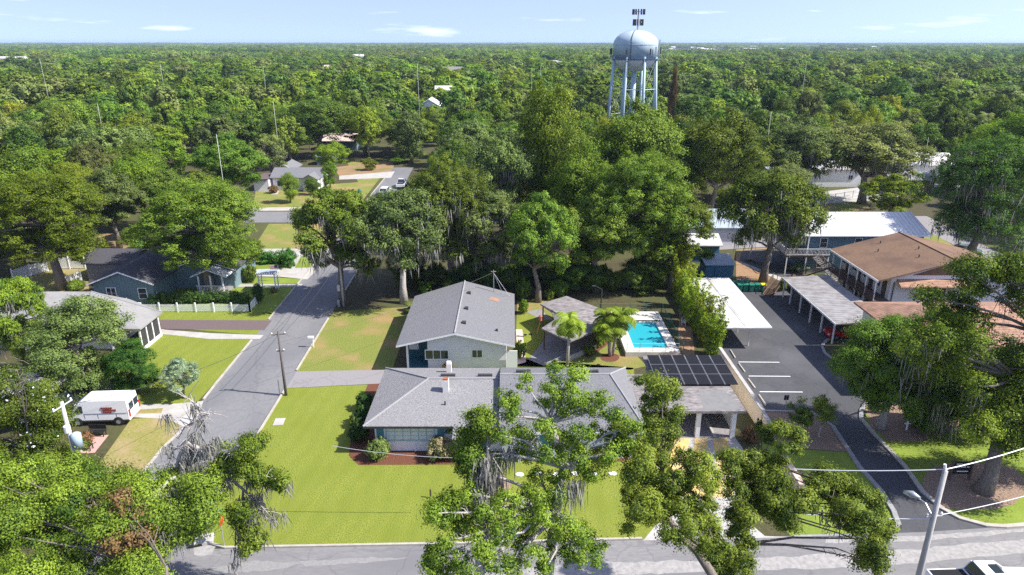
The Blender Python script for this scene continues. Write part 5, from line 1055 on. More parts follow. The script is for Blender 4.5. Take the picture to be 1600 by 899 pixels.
# storm drain inlet box, corner sign
p = g(322, 848); tag(MB().box(p[0] - .75, p[0] + .45, p[1] - .35, p[1] + .55, 0, .28, .3).build('storm_drain', M['concrete'], origin=p, bevel=.03), 'pale concrete storm drain inlet at the street corner', 'storm drain')
tag(MB().box(p[0] - .95, p[0] - .1, p[1] - .5, p[1] - .36, .02, .2, .3).build('drain_grate', M['black'], origin=(p[0], p[1] - .4, 0)), 'black drain opening in the kerb at the street corner', 'drain')
p = g(351, 855); t = thing('street_sign', 'green street name sign and red stop sign on the corner post', 'street sign', p)
MB().tube([(p[0], p[1], 0), (p[0], p[1], 3.0)], .04, 6).build('post', M['metal'], t); MB().box(p[0] - .4, p[0] + .4, p[1] - .015, p[1] + .015, 2.85, 3.08).build('name_plate', M['signgreen'], t); MB().box(p[0] - .015, p[0] + .015, p[1] - .4, p[1] + .4, 2.6, 2.82).build('name_plate', M['signgreen'], t)
MB().extr([(p[0] + .055 , p[1] + .36 * math.cos(a), 2.15 + .36 * math.sin(a)) for a in np.arange(math.pi / 8, 6.28, math.pi / 4)], (.02, 0, 0)).build('stop_plate', M['carred'], t)
p = g(1226, 643); t = thing('parking_sign', 'small dark sign on a post at the front of the parking lot', 'sign', p); MB().tube([p, (p[0], p[1], 1.7)], .03, 6).build('post', M['metal'], t); MB().box(p[0] - .22, p[0] + .22, p[1] + .035, p[1] + .06, 1.15, 1.65).build('plate', M['darkmetal'], t)
# dark A-frame monument sign with pale lettering strokes
p = g(1498, 750); t = thing('monument_sign', 'dark slanted entrance sign with white strokes near the mulch ring', 'sign', p)
for s in (-.75, .75): MB().box(p[0] + s - .07, p[0] + s + .07, p[1] - .07, p[1] + .07, 0, 1.75).build('post', M['wood_dark'], t)
bd = MB().box(p[0] - .68, p[0] + .68, p[1] - .1, p[1] - .04, .6, 1.7).build('board', M['black'], t); lt = MB()
for (ax, az, bx_, bz) in ((-.55, 1.5, -.1, 1.5), (0, 1.5, .5, 1.5), (-.5, 1.25, -.25, 1.25), (-.15, 1.25, .2, 1.25), (.3, 1.25, .5, 1.25), (-.4, .85, .45, .85)): lt.box(p[0] + ax, p[0] + bx_, p[1] - .112, p[1] - .102, az - .045, az + .045)
lt.build('lettering', M['white'], bd); t.rotation_euler = (0, 0, 0)
p = g(1416, 672); t = thing('garden_cross', 'small white cross shaped post by the clipped bush', 'garden ornament', p); MB().box(p[0] - .05, p[0] + .05, p[1] - .05, p[1] + .05, 0, .9).build('post', M['white'], t); MB().box(p[0] - .25, p[0] + .25, p[1] - .045, p[1] + .045, .6, .7).build('bar', M['white'], t)
# bins
def wheelie_bin(x, y, lid, label):
    t = thing('wheeled_bin', label, 'bin', (x, y, .016), 'wheeled bins behind the parking lot'); a, b = .27, .33
    mb = MB(); vs = [(x - a, y - a, .1), (x + a, y - a, .1), (x + a, y + a, .1), (x - a, y + a, .1), (x - b, y - b, 1.05), (x + b, y - b, 1.05), (x + b, y + b, 1.05), (x - b, y + b, 1.05)]
    mb._add(vs, [(0, 3, 2, 1), (4, 5, 6, 7), (0, 1, 5, 4), (1, 2, 6, 5), (2, 3, 7, 6), (3, 0, 4, 7)]); mb.build('body', M['bingreen'], t, bevel=.03)
    MB().extr([(x - b - .02, y - b - .04, 1.055), (x - b - .02, y + b + .03, 1.055), (x - b - .02, y + b - .02, 1.17), (x - b - .02, y, 1.2), (x - b - .02, y - b, 1.12)], (2 * b + .04, 0, 0)).build('lid', M[lid], t)
    MB().tube([(x - .26, y + b + .07, 1.0), (x + .26, y + b + .07, 1.0)], .025, 6).build('handle', M['black'], t)
    for s in (-1, 1): MB().tube([(x + s * .24, y + .3, .11), (x + s * .31, y + .3, .11)], .11, 10).build('wheel', M['rubber'], t)
for i in range(5): wheelie_bin(30.9 + i * .8, 87.2 + (i % 2) * .1, 'bingreen' if i < 4 else 'binyellow', ['green wheeled bin, leftmost of the row by the white carport', 'green wheeled bin, second from the left in the row', 'green wheeled bin in the middle of the row of five', 'green wheeled bin next to the yellow lidded one', 'green wheeled bin with a yellow lid'][i])
# second row of bins behind
for i in range(3): wheelie_bin(30.6 + i * .85, 88.4, 'bingreen', 'green wheeled bin in the back row, ' + ['left', 'middle', 'right'][i])
# picket fence
def picket(name, label, pts, h=1.05, step=2.35):
    t = thing(name, label, 'fence', tuple(pts[0])); pk = MB()
    for a, b in zip(pts[:-1], pts[1:]):
        a, b = Vector(a), Vector(b); d = (b - a).length; k = max(1, round(d / step)); n = int(d / .14); dr = (b - a).normalized(); nn = Vector((-dr.y, dr.x, 0)) * .02
        for i in range(k + 1): p = a.lerp(b, i / k); po = MB().box(p.x - .075, p.x + .075, p.y - .075, p.y + .075, 0, h + .22).build('post', M['white'], t); 
        for i in range(n):
            p = a.lerp(b, (i + .5) / n); q0, q1 = p - dr * .042, p + dr * .042; pk.extr([(q0.x - nn.x, q0.y - nn.y, .08), (q1.x - nn.x, q1.y - nn.y, .08), (q1.x - nn.x, q1.y - nn.y, h - .05), ((q0.x + q1.x) / 2 - nn.x, (q0.y + q1.y) / 2 - nn.y, h + .03), (q0.x - nn.x, q0.y - nn.y, h - .05)], tuple(nn * 1.0))
        for z in (.25, h - .2): pk.extr([(a.x + nn.x, a.y + nn.y, z), (a.x + nn.x * 2, a.y + nn.y * 2, z), (a.x + nn.x * 2, a.y + nn.y * 2, z + .09), (a.x + nn.x, a.y + nn.y, z + .09)], tuple(b - a))
    pk.build('pickets', M['white'], t); return t
picket('picket_fence', 'white picket fence between the purple grey driveway and the hedge', [g(222, 488), g(391, 488), g(401, 475)])
picket('picket_fence', 'short white picket fence piece beside the grey hip roofed house', [g(200, 480), g(219, 487)], 1.0, 1.2)
t = picket('panel_fence', 'white panel fence behind the brown roofed outbuilding', [g(85, 421), g(134, 420)], 1.8, 2.4)
t = picket('panel_fence', 'leaning white fence panel on the left yard below the bright tree', [g(103, 452), g(128, 441)], 1.7, 2.4)
t = picket('panel_fence', 'white fence pieces behind the trunk of the left bright tree', [g(22, 440), g(75, 424)], 1.7, 2.4)
mesh_fence('lattice_fence', 'pale lattice fence along the back street behind the live oaks', [g(1290, 318), g(1345, 309)], 1.8, .06, 'white', 3, .04, (.1, .5, .95), .5)
mesh_fence('yard_fence', 'dark low fence along the footpath on the patio', [g(1160, 414), g(1214, 438)], .9, .03, 'darkmetal', 2.0, .02, (.1, .95))
# white garden arbour with climbing plants and a flag
p = g(421, 453); t = thing('garden_arbor', 'white garden arbour over the footpath with plants climbing it', 'arbour', p)
for sx_ in (-1.1, 1.1):
    for sy in (-.6, .6): MB().box(p[0] + sx_ - .06, p[0] + sx_ + .06, p[1] + sy - .06, p[1] + sy + .06, 0, 2.4).build('post', M['white'], t)
    lt = MB()
    for i in range(7): lt.box(p[0] + sx_ - .02, p[0] + sx_ + .02, p[1] - .55, p[1] + .55, .3 + i * .3, .34 + i * .3)
    lt.build('lattice', M['white'], t)
rf = MB()
for i in range(9): rf.box(p[0] - 1.3 + i * .32, p[0] - 1.24 + i * .32, p[1] - .9, p[1] + .9, 2.5, 2.62)
rf.box(p[0] - 1.3, p[0] + 1.3, p[1] - .68, p[1] - .6, 2.4, 2.5); rf.box(p[0] - 1.3, p[0] + 1.3, p[1] + .6, p[1] + .68, 2.4, 2.5); rf.build('roof_slats', M['white'], t); MB().box(p[0] - 1.2, p[0] + 1.2, p[1] - .8, p[1] + .8, 2.63, 2.67).build('roof_panel', M['shedroof'], t)
MB().box(p[0] - .9, p[0] + .9, p[1] + .2, p[1] + .5, .4, .46).build('seat', M['white'], t)
fp = g(437, 440); t = thing('flag', 'striped flag on a short pole beside the white arbour', 'flag', fp); MB().tube([fp, (fp[0], fp[1], 2.5)], .025, 6).build('pole', M['metal'], t); cl = MB()
for i in range(7): cl.box(fp[0] - 1.15, fp[0] - .03, fp[1] - .01, fp[1] + .01, 1.65 + i * .11, 1.65 + i * .11 + (.055 if i else .055))
c = cl.build('cloth', M['flagred'], t); cb = MB()
for i in range(7): cb.box(fp[0] - 1.15, fp[0] - .03, fp[1] - .01, fp[1] + .01, 1.705 + i * .11, 1.76 + i * .11)
cb.build('white_stripe', M['white'], c); MB().box(fp[0] - .5, fp[0] - .03, fp[1] - .016, fp[1] + .016, 2.05, 2.43).build('blue_corner', M['flagblue'], c)
for (px, py), lab in (((361, 432), 'red flowers at the foot of the oak beside the little shelter'), ((428, 457), 'pink and red flowers under the white arbour')):
    p = g(px, py); bush(p[0], p[1], 1.3, .6, 'pink', lab, 'flower_bush')
# patio furniture, small ornaments
def bench(x, y, rz, label, m='black', wd=1.5):
    t = thing('garden_bench', label, 'bench', (0, 0, 0)); MB().box(-wd / 2, wd / 2, -.25, .25, .42, .47).build('seat', M[m], t); MB().box(-wd / 2, wd / 2, .25, .29, .5, .95).build('backrest', M[m], t)
    for a in (-wd / 2 + .08, wd / 2 - .08):
        for b in (-.2, .2): MB().box(a - .03, a + .03, b - .03, b + .03, 0, .42).build('leg', M[m], t)
    t.location = (x, y, .018); t.rotation_euler = (0, 0, rz)
p = g(152, 681); bench(p[0], p[1], 0, 'black garden bench at the back of the brick patio'); p = g(131, 703); bench(p[0], p[1], R(180), 'black garden bench at the front of the brick patio')
p = g(128, 694); t = thing('fire_pit', 'rusty round fire bowl on the brick patio', 'fire pit', p); MB().lathe([(.15, 0), (.35, .15), (.45, .4), (.4, .4), (.3, .2)], p, 14).build('bowl', M['rust'], t); MB().lathe([(.3, .02), (.3, .05)], (p[0], p[1], .36), 12).build('grate', M['black'], t)
for i, (px, py) in enumerate(((153, 613), (176, 612))):
    p = g(px, py); t = thing('garden_chair', ['pale blue garden chair under the olive tree', 'white garden chair between the olive tree and dark round tree'][i], 'chair', p); m = ['blind', 'white'][i]
    MB().box(p[0] - .28, p[0] + .28, p[1] - .28, p[1] + .28, .4, .45).build('seat', M[m], t); MB().box(p[0] - .28, p[0] + .28, p[1] + .24, p[1] + .28, .46, 1.0).build('backrest', M[m], t)
    for a in (-.24, .24):
        for b in (-.24, .24): MB().box(p[0] + a - .025, p[0] + a + .025, p[1] + b - .025, p[1] + b + .025, 0, .4).build('leg', M[m], t)
p = g(844, 528); t = thing('bird_feeder', 'red bird feeder on a bent pole over the side lawn', 'bird feeder', p); MB().tube([(p[0] - .6, p[1] - .3, 0), (p[0] - .2, p[1], 1.3), (p[0], p[1], 2.2)], .035, 6).build('pole', M['rust'], t); MB().lathe([(.05, 0), (.2, .05), (.16, .5), (.24, .55), (.02, .75)], (p[0], p[1], 2.1), 10).build('feeder', M['rust'], t)
p = g(1070, 507); bench(p[0], p[1], R(60), 'white garden bench between the pool fence and the bamboo', 'white', 1.3)
p = g(1044, 420); 
for i, (px, py) in enumerate(((673, 778), (649, 705))):
    p = g(px, py); tag(MB().box(p[0] - .06, p[0] + .06, p[1] - .05, p[1] + .05, 0, .75).build('garden_stake', M[['wood_dark', 'white'][i]], origin=p), ['short dark stake standing in the front lawn', 'short white stake in the red mulch bed'][i], 'stake')
p = g(965, 545); t = tag(MB().tube([(p[0] + .25 * math.cos(a), p[1] + .25 * math.sin(a), .05) for a in np.linspace(0, 6.283, 13)], .04, 5, False).build('garden_hose', M['black'], origin=p), 'coiled black hose on the grass beside the triple palm', 'hose')
for i, (px, py) in enumerate(((821, 524), (829, 523), (935, 571))):
    p = g(px, py); tag(MB().lathe([(.12, 0), (.2, .08), (.05, .12)], p, 10).build('lawn_light', M['black'], origin=p), ['left small black light in the side lawn', 'right small black light in the side lawn', 'small black light in the grass behind the east wing'][i], 'lawn light')
p = g(982, 311); t = None
p = g(985, 312)
c_ = g(562, 303); t = thing('garden_ornament', 'small green planter on the dry far lawn', 'planter', c_); MB().lathe([(.3, 0), (.5, .6), (.4, .6)], c_, 10).build('pot', M['greenmetal'], t); MB().lathe([(.4, 0), (.3, .4), (.05, .6)], (c_[0], c_[1], .6), 10).build('lid', M['greenmetal'], t)

# ================================================================ trees one can tell apart
# ---- left side
ptree('giant2', 312, 275, 456, 232, 'mid', 'oak_tree', 'broad spreading oak over the dark roofed slate blue house', rz=2.2)
ptree('giant2', 72, 262, 452, 198, 'bright', 'shade_tree', 'bright green tree over the white fence pieces at the left')
ptree('dome2', 20, 235, 400, 150, 'mid', 'shade_tree', 'mid green tree at the left edge above the bright one')
ptree('open1', 172, 262, 388, 110, 'olive', 'shade_tree', 'olive green tree between the bright tree and the spreading oak')
ptree('low1', 118, 458, 612, 146, 'olive', 'juniper_tree', 'olive green juniper in front of the grey hip roofed house', rz=1.0)
ptree('low1', 205, 530, 612, 84, 'lush', 'shade_tree', 'dark green rounded tree behind the white van', rz=2.0)
ptree('open1', 281, 560, 622, 62, 'pale', 'flowering_tree', 'small pale flowering tree leaning over the street by the concrete drive')
ptree('open2', 20, 425, 590, 110, 'bright', 'shade_tree', 'yellow green tree at the left edge beside the juniper')
ptree('open1', 60, 500, 630, 80, 'mid', 'shade_tree', 'mid green tree between the left edge and the juniper', Y=60)
ptree('dome2', 375, 372, 428, 70, 'mid', 'shade_tree', 'small tree behind the little pale blue shelter')
ptree('dome1', 225, 352, 405, 70, 'mid', 'shade_tree', 'small tree against the bare earth behind the brown roofed outbuilding')
ptree('open1', 360, 208, 300, 110, 'mid', 'shade_tree', 'mid green tree above the spreading oak', Y=135)
ptree('open2', 420, 205, 300, 60, 'olive', 'shade_tree', 'olive tree with bare limbs left of the far grey house', Y=165)
ptree('tall1', 451, 274, 317, 34, 'mid', 'garden_tree', 'small round tree on the lawn of the far grey house')
ptree('tall1', 487, 280, 315, 26, 'mid', 'garden_tree', 'small tree against the porch of the far grey house', Y=150)
ptree('dome1', 517, 222, 290, 52, 'bright', 'shade_tree', 'light green tree behind the right end of the far grey house', Y=172)
ptree('low1', 514, 250, 300, 24, 'bright', 'garden_tree', 'narrow light green tree at the corner of the far grey house', Y=158)
ptree('dome2', 620, 246, 268, 26, 'mid', 'garden_tree', 'small dark tree at the far end of the west street', Y=190)
ptree('low1', 577, 246, 266, 22, 'yellow', 'garden_tree', 'small yellow green banana plant on the bare earth yard')
ptree('dome1', 495, 150, 260, 110, 'dark', 'oak_tree', 'large dark oak behind the light green tree', Y=200)
ptree('dome2', 568, 165, 262, 90, 'mid', 'oak_tree', 'round oak in the wood beyond the bare earth yard', Y=205)
ptree('open1', 640, 178, 270, 90, 'mid', 'oak_tree', 'mid green oak by the far end of the west street', Y=205)
# ---- middle belt behind the rear house
ptree('open2', 527, 283, 474, 150, 'mid', 'oak_tree', 'leaning oak over the street beside the pale pole', rz=.5)
ptree('moss1', 625, 285, 474, 150, 'olive', 'oak_tree', 'mossy olive oak with a straight pale trunk left of the rear house', trunk_m=M['barkpale'], rz=2.6)
ptree('giantmoss', 700, 240, 450, 175, 'mid', 'oak_tree', 'tall mossy oak behind the ridge of the rear house')
ptree('open2', 760, 290, 455, 120, 'olive', 'oak_tree', 'mossy oak behind the right half of the rear house')
ptree('open1', 842, 300, 472, 115, 'mid', 'shade_tree', 'mid green tree behind the pool pavilion')
ptree('moss1', 785, 195, 400, 110, 'olive', 'oak_tree', 'olive mossy oak left of the yellow green tree')
ptree('tall1', 862, 152, 395, 120, 'yellow', 'sweetgum_tree', 'tall yellow green tree in the middle of the wood')
ptree('dome2', 915, 225, 425, 130, 'bright', 'shade_tree', 'light green tree with yellowish top behind the pool')
ptree('giant2', 1000, 232, 448, 190, 'mid', 'oak_tree', 'large round oak behind the pool and the bamboo')
ptree('open1', 935, 300, 455, 130, 'mid', 'shade_tree', 'mid green tree behind the pool fence')
ptree('dome2', 1055, 290, 452, 120, 'mid', 'shade_tree', 'bright topped tree left of the blue shed')
ptree('dome1', 990, 162, 380, 150, 'mid', 'shade_tree', 'mid green tree below the water tower legs')
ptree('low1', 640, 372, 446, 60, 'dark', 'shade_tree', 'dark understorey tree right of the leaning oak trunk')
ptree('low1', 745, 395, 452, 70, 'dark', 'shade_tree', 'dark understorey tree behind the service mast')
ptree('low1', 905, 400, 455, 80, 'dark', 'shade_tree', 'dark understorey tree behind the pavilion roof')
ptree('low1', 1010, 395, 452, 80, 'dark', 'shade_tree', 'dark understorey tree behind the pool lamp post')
ptree('dome1', 1120, 175, 345, 130, 'mid', 'oak_tree', 'round green oak above the pale green roof')
ptree('dome2', 1065, 190, 340, 110, 'dark', 'oak_tree', 'dark oak right of the water tower legs')
ptree('moss1', 1206, 260, 441, 170, 'mid', 'oak_tree', 'patio oak with a tall bare trunk in front of the blue building', rz=1.2)
# ---- right belt
ptree('moss1', 1252, 190, 316, 125, 'olive', 'oak_tree', 'greyish live oak, left of the pair by the back street')
ptree('moss1', 1360, 185, 318, 160, 'olive', 'oak_tree', 'greyish mossy live oak, right of the pair by the back street', rz=3)
ptree('open1', 1395, 272, 345, 105, 'yellow', 'shade_tree', 'yellow green tree behind the white metal roof', Y=125)
ptree('dome1', 1350, 168, 290, 60, 'yellow', 'shade_tree', 'yellow topped tree above the mossy live oaks', Y=170)
ptree('giantmoss', 1545, 205, 415, 192, 'dark', 'oak_tree', 'huge dark mossy oak at the right edge by the side street', rz=2)
ptree('dome2', 1590, 175, 330, 140, 'bright', 'shade_tree', 'light green tree at the right edge above the dark oak', Y=150)
ptree('open1', 1430, 350, 385, 30, 'bright', 'garden_tree', 'small tree at the right end of the white metal roof', Y=112)
palm('palm_tree', 'tall palm with brown skirt by the white house, left of the pair', 108.5, 163, 15.0, 2.8, 20, 'olive', skirt=True, seed=4)
palm('palm_tree', 'tall thin palm by the white house, right of the pair', 112.0, 165, 15.5, 2.6, 18, 'olive', seed=5)
p = g(886, 573); palm('palm_tree', 'single trunk feather palm beside the pool pavilion', p[0], p[1], 5.1, 2.3, 26, 'bright', seed=6, droop=1.15)
p = g(954, 556); palm('palm_tree', 'triple trunk feather palm at the corner of the pool', p[0], p[1], 4.6, 2.3, 22, 'bright', 3, seed=7, droop=1.0)
p = g(647, 488); palm('palm_bush', 'small pale palm at the back left corner of the rear house', p[0], p[1], .6, 1.6, 16, 'olive', seed=8)
for i, (px, py, h) in enumerate(((815, 438, 2.2), (700, 452, 1.5), (765, 448, 2.0), (1060, 440, 2.4), (1098, 425, 2.8), (722, 445, 1.2), (668, 455, 1.0))):
    p = g(px, py); palm('cabbage_palm', 'small cabbage palm in the shade ' + ['between pavilion and rear house', 'behind the left slope of the rear house', 'behind the service mast', 'left of the bamboo', 'beside the blue shed', 'behind the rear house ridge', 'near the straight pale trunk'][i], p[0], p[1], h, 1.7, 16, 'mid', seed=20 + i)

# ---- big oak at the right (two trunks), built from its own limbs
def inside(px, py, poly):
    c = False; n = len(poly)
    for i in range(n):
        (xa, ya), (xb, yb) = poly[i], poly[(i + 1) % n]
        if (ya > py) != (yb > py) and px < (xb - xa) * (py - ya) / (yb - ya) + xa: c = not c
    return c
def region_lumps(poly, n, Yf, r, jit, seed):
    rg = random.Random(seed); xs = [p[0] for p in poly]; ys = [p[1] for p in poly]; out = []; tries = 0; pts = []
    while len(out) < n and tries < 20000:
        tries += 1; px, py = rg.uniform(min(xs), max(xs)), rg.uniform(min(ys), max(ys))
        if not inside(px, py, poly): continue
        if any((px - a) ** 2 + (py - b) ** 2 < (r * 1066 / 50 * .62) ** 2 for a, b in pts) and rg.random() < .9: continue
        pts.append((px, py)); q = at(px, py, Yf(px, py) + rg.uniform(-jit, jit)); out.append((q[0], q[1], q[2], r * rg.uniform(.7, 1.25)))
    return out
b = g(1535, 768)
polyE = [(1445, 450), (1500, 412), (1560, 418), (1640, 400), (1760, 430), (1780, 620), (1700, 700), (1600, 690), (1545, 700), (1500, 660), (1470, 640), (1440, 600), (1420, 520)]
LE = region_lumps(polyE, 60, lambda x, y: 47.5 - (y - 410) * .016, 1.3, 2.2, 11)
t1 = at(1560, 690, 43.8)
custom_tree('oak_tree', 'huge oak with a thick flared trunk in the mulch ring at the right', b, [(b[0], b[1], -.2), (b[0] + .3, b[1], 1.2), tuple(Vector(t1)), (t1[0] + 1.2, 44.6, 8.5), (t1[0] + 2.5, 45.5, 12)], LE, 230000, .078, 'fore', .6, (LE[::2], 4, 1.6), 3, seed=21, trunk_m=M['bark'])
b2 = g(1375, 668)
polyF = [(1360, 495), (1400, 498), (1450, 485), (1490, 510), (1500, 600), (1480, 625), (1440, 628), (1400, 632), (1378, 628), (1345, 605), (1316, 580), (1318, 550), (1340, 530)]
LF = region_lumps(polyF, 34, lambda x, y: 53.5 - (y - 470) * .014, 1.25, 1.8, 12)
t2 = at(1385, 600, 52)
custom_tree('oak_tree', 'mossy oak beside the driveway bend, left of the huge trunk', b2, [(b2[0], b2[1], -.2), (b2[0] + .2, b2[1], 2), tuple(Vector(t2)), (t2[0] + 1.5, 53, 9)], LF, 150000, .078, 'mid', .35, (LF[::2], 4, 1.4), 3, seed=22, trunk_m=M['barkpale'])
b3 = g(1475, 655)
LG = region_lumps([(1420, 540), (1560, 520), (1620, 600), (1590, 690), (1500, 660), (1430, 640)], 14, lambda x, y: 51, 1.5, 1.5, 13)
custom_tree('oak_tree', 'pale mossy trunked tree in shade behind the mulch bed', b3, [(b3[0], b3[1], -.2), (b3[0], b3[1], 2.5), (b3[0] + .4, b3[1], 5), (b3[0] + .8, b3[1], 8)], LG, 36000, .085, 'dark', .5, (LG, 16, 2.4), 1, seed=23, trunk_m=M['barkpale'])

# ---- foreground oaks south of the front street
def px_lumps(lst, r, Yf, seed, ox=0, oy=0, s=1.0):
    rg = random.Random(seed); out = []
    for e in lst:
        px, py = ox + e[0] / s, oy + e[1] / s; q = at(px, py, Yf(px, py) + rg.uniform(-.8, .8)); out.append((q[0], q[1], q[2], r * rg.uniform(.75, 1.2)))
    return out
Yc = lambda x, y: 35.2 - (y - 580) * .024
Ycc = lambda x, y: .87 * Yc(x, y)
Lc = px_lumps([(600, 45), (690, 80), (480, 100), (590, 120), (660, 150), (555, 180), (640, 205), (720, 190), (800, 160), (770, 215), (840, 240), (400, 180), (430, 240), (270, 245), (305, 300), (380, 320), (460, 320), (560, 300), (620, 330), (700, 320), (770, 300), (850, 310), (910, 290), (890, 360), (250, 400), (320, 410), (480, 400), (560, 400), (640, 400), (720, 390), (830, 400), (750, 470), (690, 440), (620, 500), (540, 490), (610, 570), (250, 560), (180, 610), (120, 640), (300, 640), (400, 590), (480, 570), (540, 590), (400, 660), (480, 680), (560, 670), (640, 680), (700, 720), (770, 770), (230, 700), (150, 760), (90, 850), (200, 830), (280, 780), (380, 740), (330, 850), (450, 770), (520, 820), (600, 760), (650, 820), (740, 830), (420, 860), (560, 880), (250, 890), (150, 890)], .56, Ycc, 31, 640, 560, 2.65)
bc = (1.4, 26.6, 0)
mossc = px_lumps([(300, 420), (330, 470), (280, 460), (310, 560), (300, 640), (480, 560), (690, 500), (410, 370), (650, 520)], .45, Ycc, 32, 640, 560, 2.65)
custom_tree('oak_tree', 'open crowned oak with pale twigs in the foreground before the long house', bc, [(bc[0], bc[1], -.2), (bc[0] + .2, 26.8, 5), at(868, 800, 27.1), at(880, 730, 28.0), at(862, 660, 29.2)], Lc, 92000, .05, 'fore', .34, (mossc, 9, 1.5), 9, seed=33, sub=11, spread=.36, trunk_m=M['barkpale'])
bm = at(745, 935, 26.5); bm = (bm[0], bm[1], 0)
Lm = px_lumps([(245, 430), (230, 340), (300, 260), (180, 600), (130, 650), (110, 820)], .6, Ycc, 35, 640, 560, 2.65)
custom_tree('oak_tree', 'pale moss draped trunk at the left of the foreground oak', bm, [(bm[0], bm[1], -.2), (bm[0] + .1, 26.8, 5), at(752, 800, 27.4), at(760, 730, 27.8), at(764, 690, 28.4)], Lm, 18000, .06, 'fore', .33, (px_lumps([(300, 400), (320, 430), (300, 470), (330, 500), (310, 450), (345, 430), (290, 500)], .4, lambda x, y: 28.1, 36, 640, 560, 2.65), 15, 2.2), 4, seed=34, trunk_m=M['barkpale'])
Lr = px_lumps([(130, 80), (200, 75), (230, 130), (150, 160), (250, 220), (170, 240), (110, 290), (30, 250), (30, 320), (70, 370), (210, 310), (130, 400), (200, 410), (290, 400), (370, 420), (90, 470), (160, 480), (250, 480), (330, 490), (400, 480), (60, 560), (140, 560), (220, 560), (300, 570), (100, 620), (180, 620), (260, 620), (90, 670), (340, 620), (400, 590), (330, 690), (400, 680), (245, 730), (420, 740), (400, 800)], .53, Ycc, 41, 960, 570, 2.733)
br_ = at(1125, 960, 26.1); br_ = (br_[0], br_[1], 0)
custom_tree('oak_tree', 'warm green foreground oak with a dark curved trunk over the yellow driveway', br_, [(br_[0], br_[1], -.2), at(1117, 905, 26.4), at(1090, 862, 26.8), at(1062, 835, 27.3), at(1042, 808, 27.8), at(1035, 750, 28.7)], Lr, 86000, .05, 'forewarm', .28, None, 8, seed=42, sub=10, spread=.38)
Ls = px_lumps([(500, 400), (560, 390), (480, 460), (560, 470), (640, 410), (700, 440), (700, 280), (650, 300), (760, 310), (740, 370), (620, 480), (700, 490), (520, 540), (600, 550), (680, 560), (740, 590), (800, 585), (640, 610), (700, 640), (740, 660), (520, 620), (560, 660), (520, 720), (560, 760), (530, 820), (560, 870), (470, 800), (450, 870), (500, 880), (900, 480), (960, 510), (1040, 540), (1100, 590), (920, 560), (1000, 600), (1080, 650), (1140, 690), (1000, 680), (960, 620), (1060, 720), (1110, 780), (1100, 840), (1060, 830), (1140, 750), (860, 520)], .60, Yc, 51, 960, 570, 2.733)
bs = at(1160, 965, 30); bs = (bs[0], bs[1], 0)
custom_tree('oak_tree', 'foreground oak with arms reaching right over the front street', bs, [(bs[0], bs[1], -.2), at(1162, 900, 30.3), at(1165, 850, 31), at(1170, 800, 32), at(1185, 730, 33.5)], Ls, 115000, .06, 'forewarm', .22, (px_lumps([(920, 640), (940, 680), (780, 650), (900, 620)], .5, Yc, 53, 960, 570, 2.733), 3, .8), 8, seed=52, sub=10, spread=.38)
# left foreground mass
Yl = lambda x, y: 34.5 - (y - 690) * .026
LL = region_lumps([(-60, 735), (30, 715), (110, 722), (150, 745), (205, 760), (240, 735), (330, 738), (342, 770), (318, 805), (275, 830), (262, 905), (-60, 905)], 62, Yl, 1.0, 1.0, 61)
bl = (-20.5, 27.5, 0)
custom_tree('oak_tree', 'large dense oak filling the bottom left corner', bl, [(bl[0], bl[1], -.2), (bl[0] + .3, 28, 2), (bl[0] + .8, 28.6, 3.5), (bl[0] + 1.2, 29.5, 5)], LL, 230000, .062, 'fore', .34, (px_lumps([(280, 790), (300, 800), (270, 760), (265, 815)], .8, Yl, 63), 22, 1.8), 4, seed=62, sub=14, spread=.36)
LT = region_lumps([(150, 760), (200, 750), (230, 840), (200, 880), (160, 850)], 7, lambda x, y: Yl(x, y) - .8, .7, .3, 64)
custom_tree('oak_tree', 'rusty orange leaved sapling crown in front of the dense oak', (-17, 26.5, 0), [(-17, 26.5, -.2), (-17.1, 26.8, 4), (-17.2, 27.2, 7.5)], LT, 5000, .09, 'rusty', .15, None, 2, seed=65)
# old limb with dead mossy branches and a few green tufts
LD = px_lumps([(399, 690), (388, 700), (352, 712), (366, 722), (345, 735), (384, 735), (404, 742), (424, 744), (440, 752), (376, 802), (366, 796), (384, 818), (394, 838), (390, 860), (314, 792), (306, 776), (372, 812), (345, 725)], .60, lambda x, y: 34.2 - (y - 690) * .012, 71)
bd_ = (-20.5, 29.0, 0); rngd = np.random.default_rng(72); t = thing('oak_tree', 'half dead mossy oak limbs over the street corner at the left', 'tree', bd_)
mb = MB(); Yd = 33.6
mb.tube([(bd_[0], bd_[1], -.2), (-20, 30, 4), at(215, 790, 32), at(275, 745, 33)], [.3, .26, .2, .15], 9)
bones = [[(275, 745), (280, 715), (290, 690), (303, 660), (308, 634)], [(290, 690), (312, 702), (330, 716), (352, 742), (380, 765), (405, 788), (418, 802)], [(303, 660), (322, 648), (334, 646)], [(308, 634), (296, 624), (290, 622)], [(330, 716), (345, 706), (372, 700), (398, 692)], [(352, 742), (380, 738), (410, 742), (440, 752)], [(380, 765), (378, 800), (388, 835), (390, 862)], [(275, 745), (300, 768), (316, 792)], [(303, 660), (288, 668), (276, 690)], [(290, 690), (270, 705), (262, 730)]]
MS = []
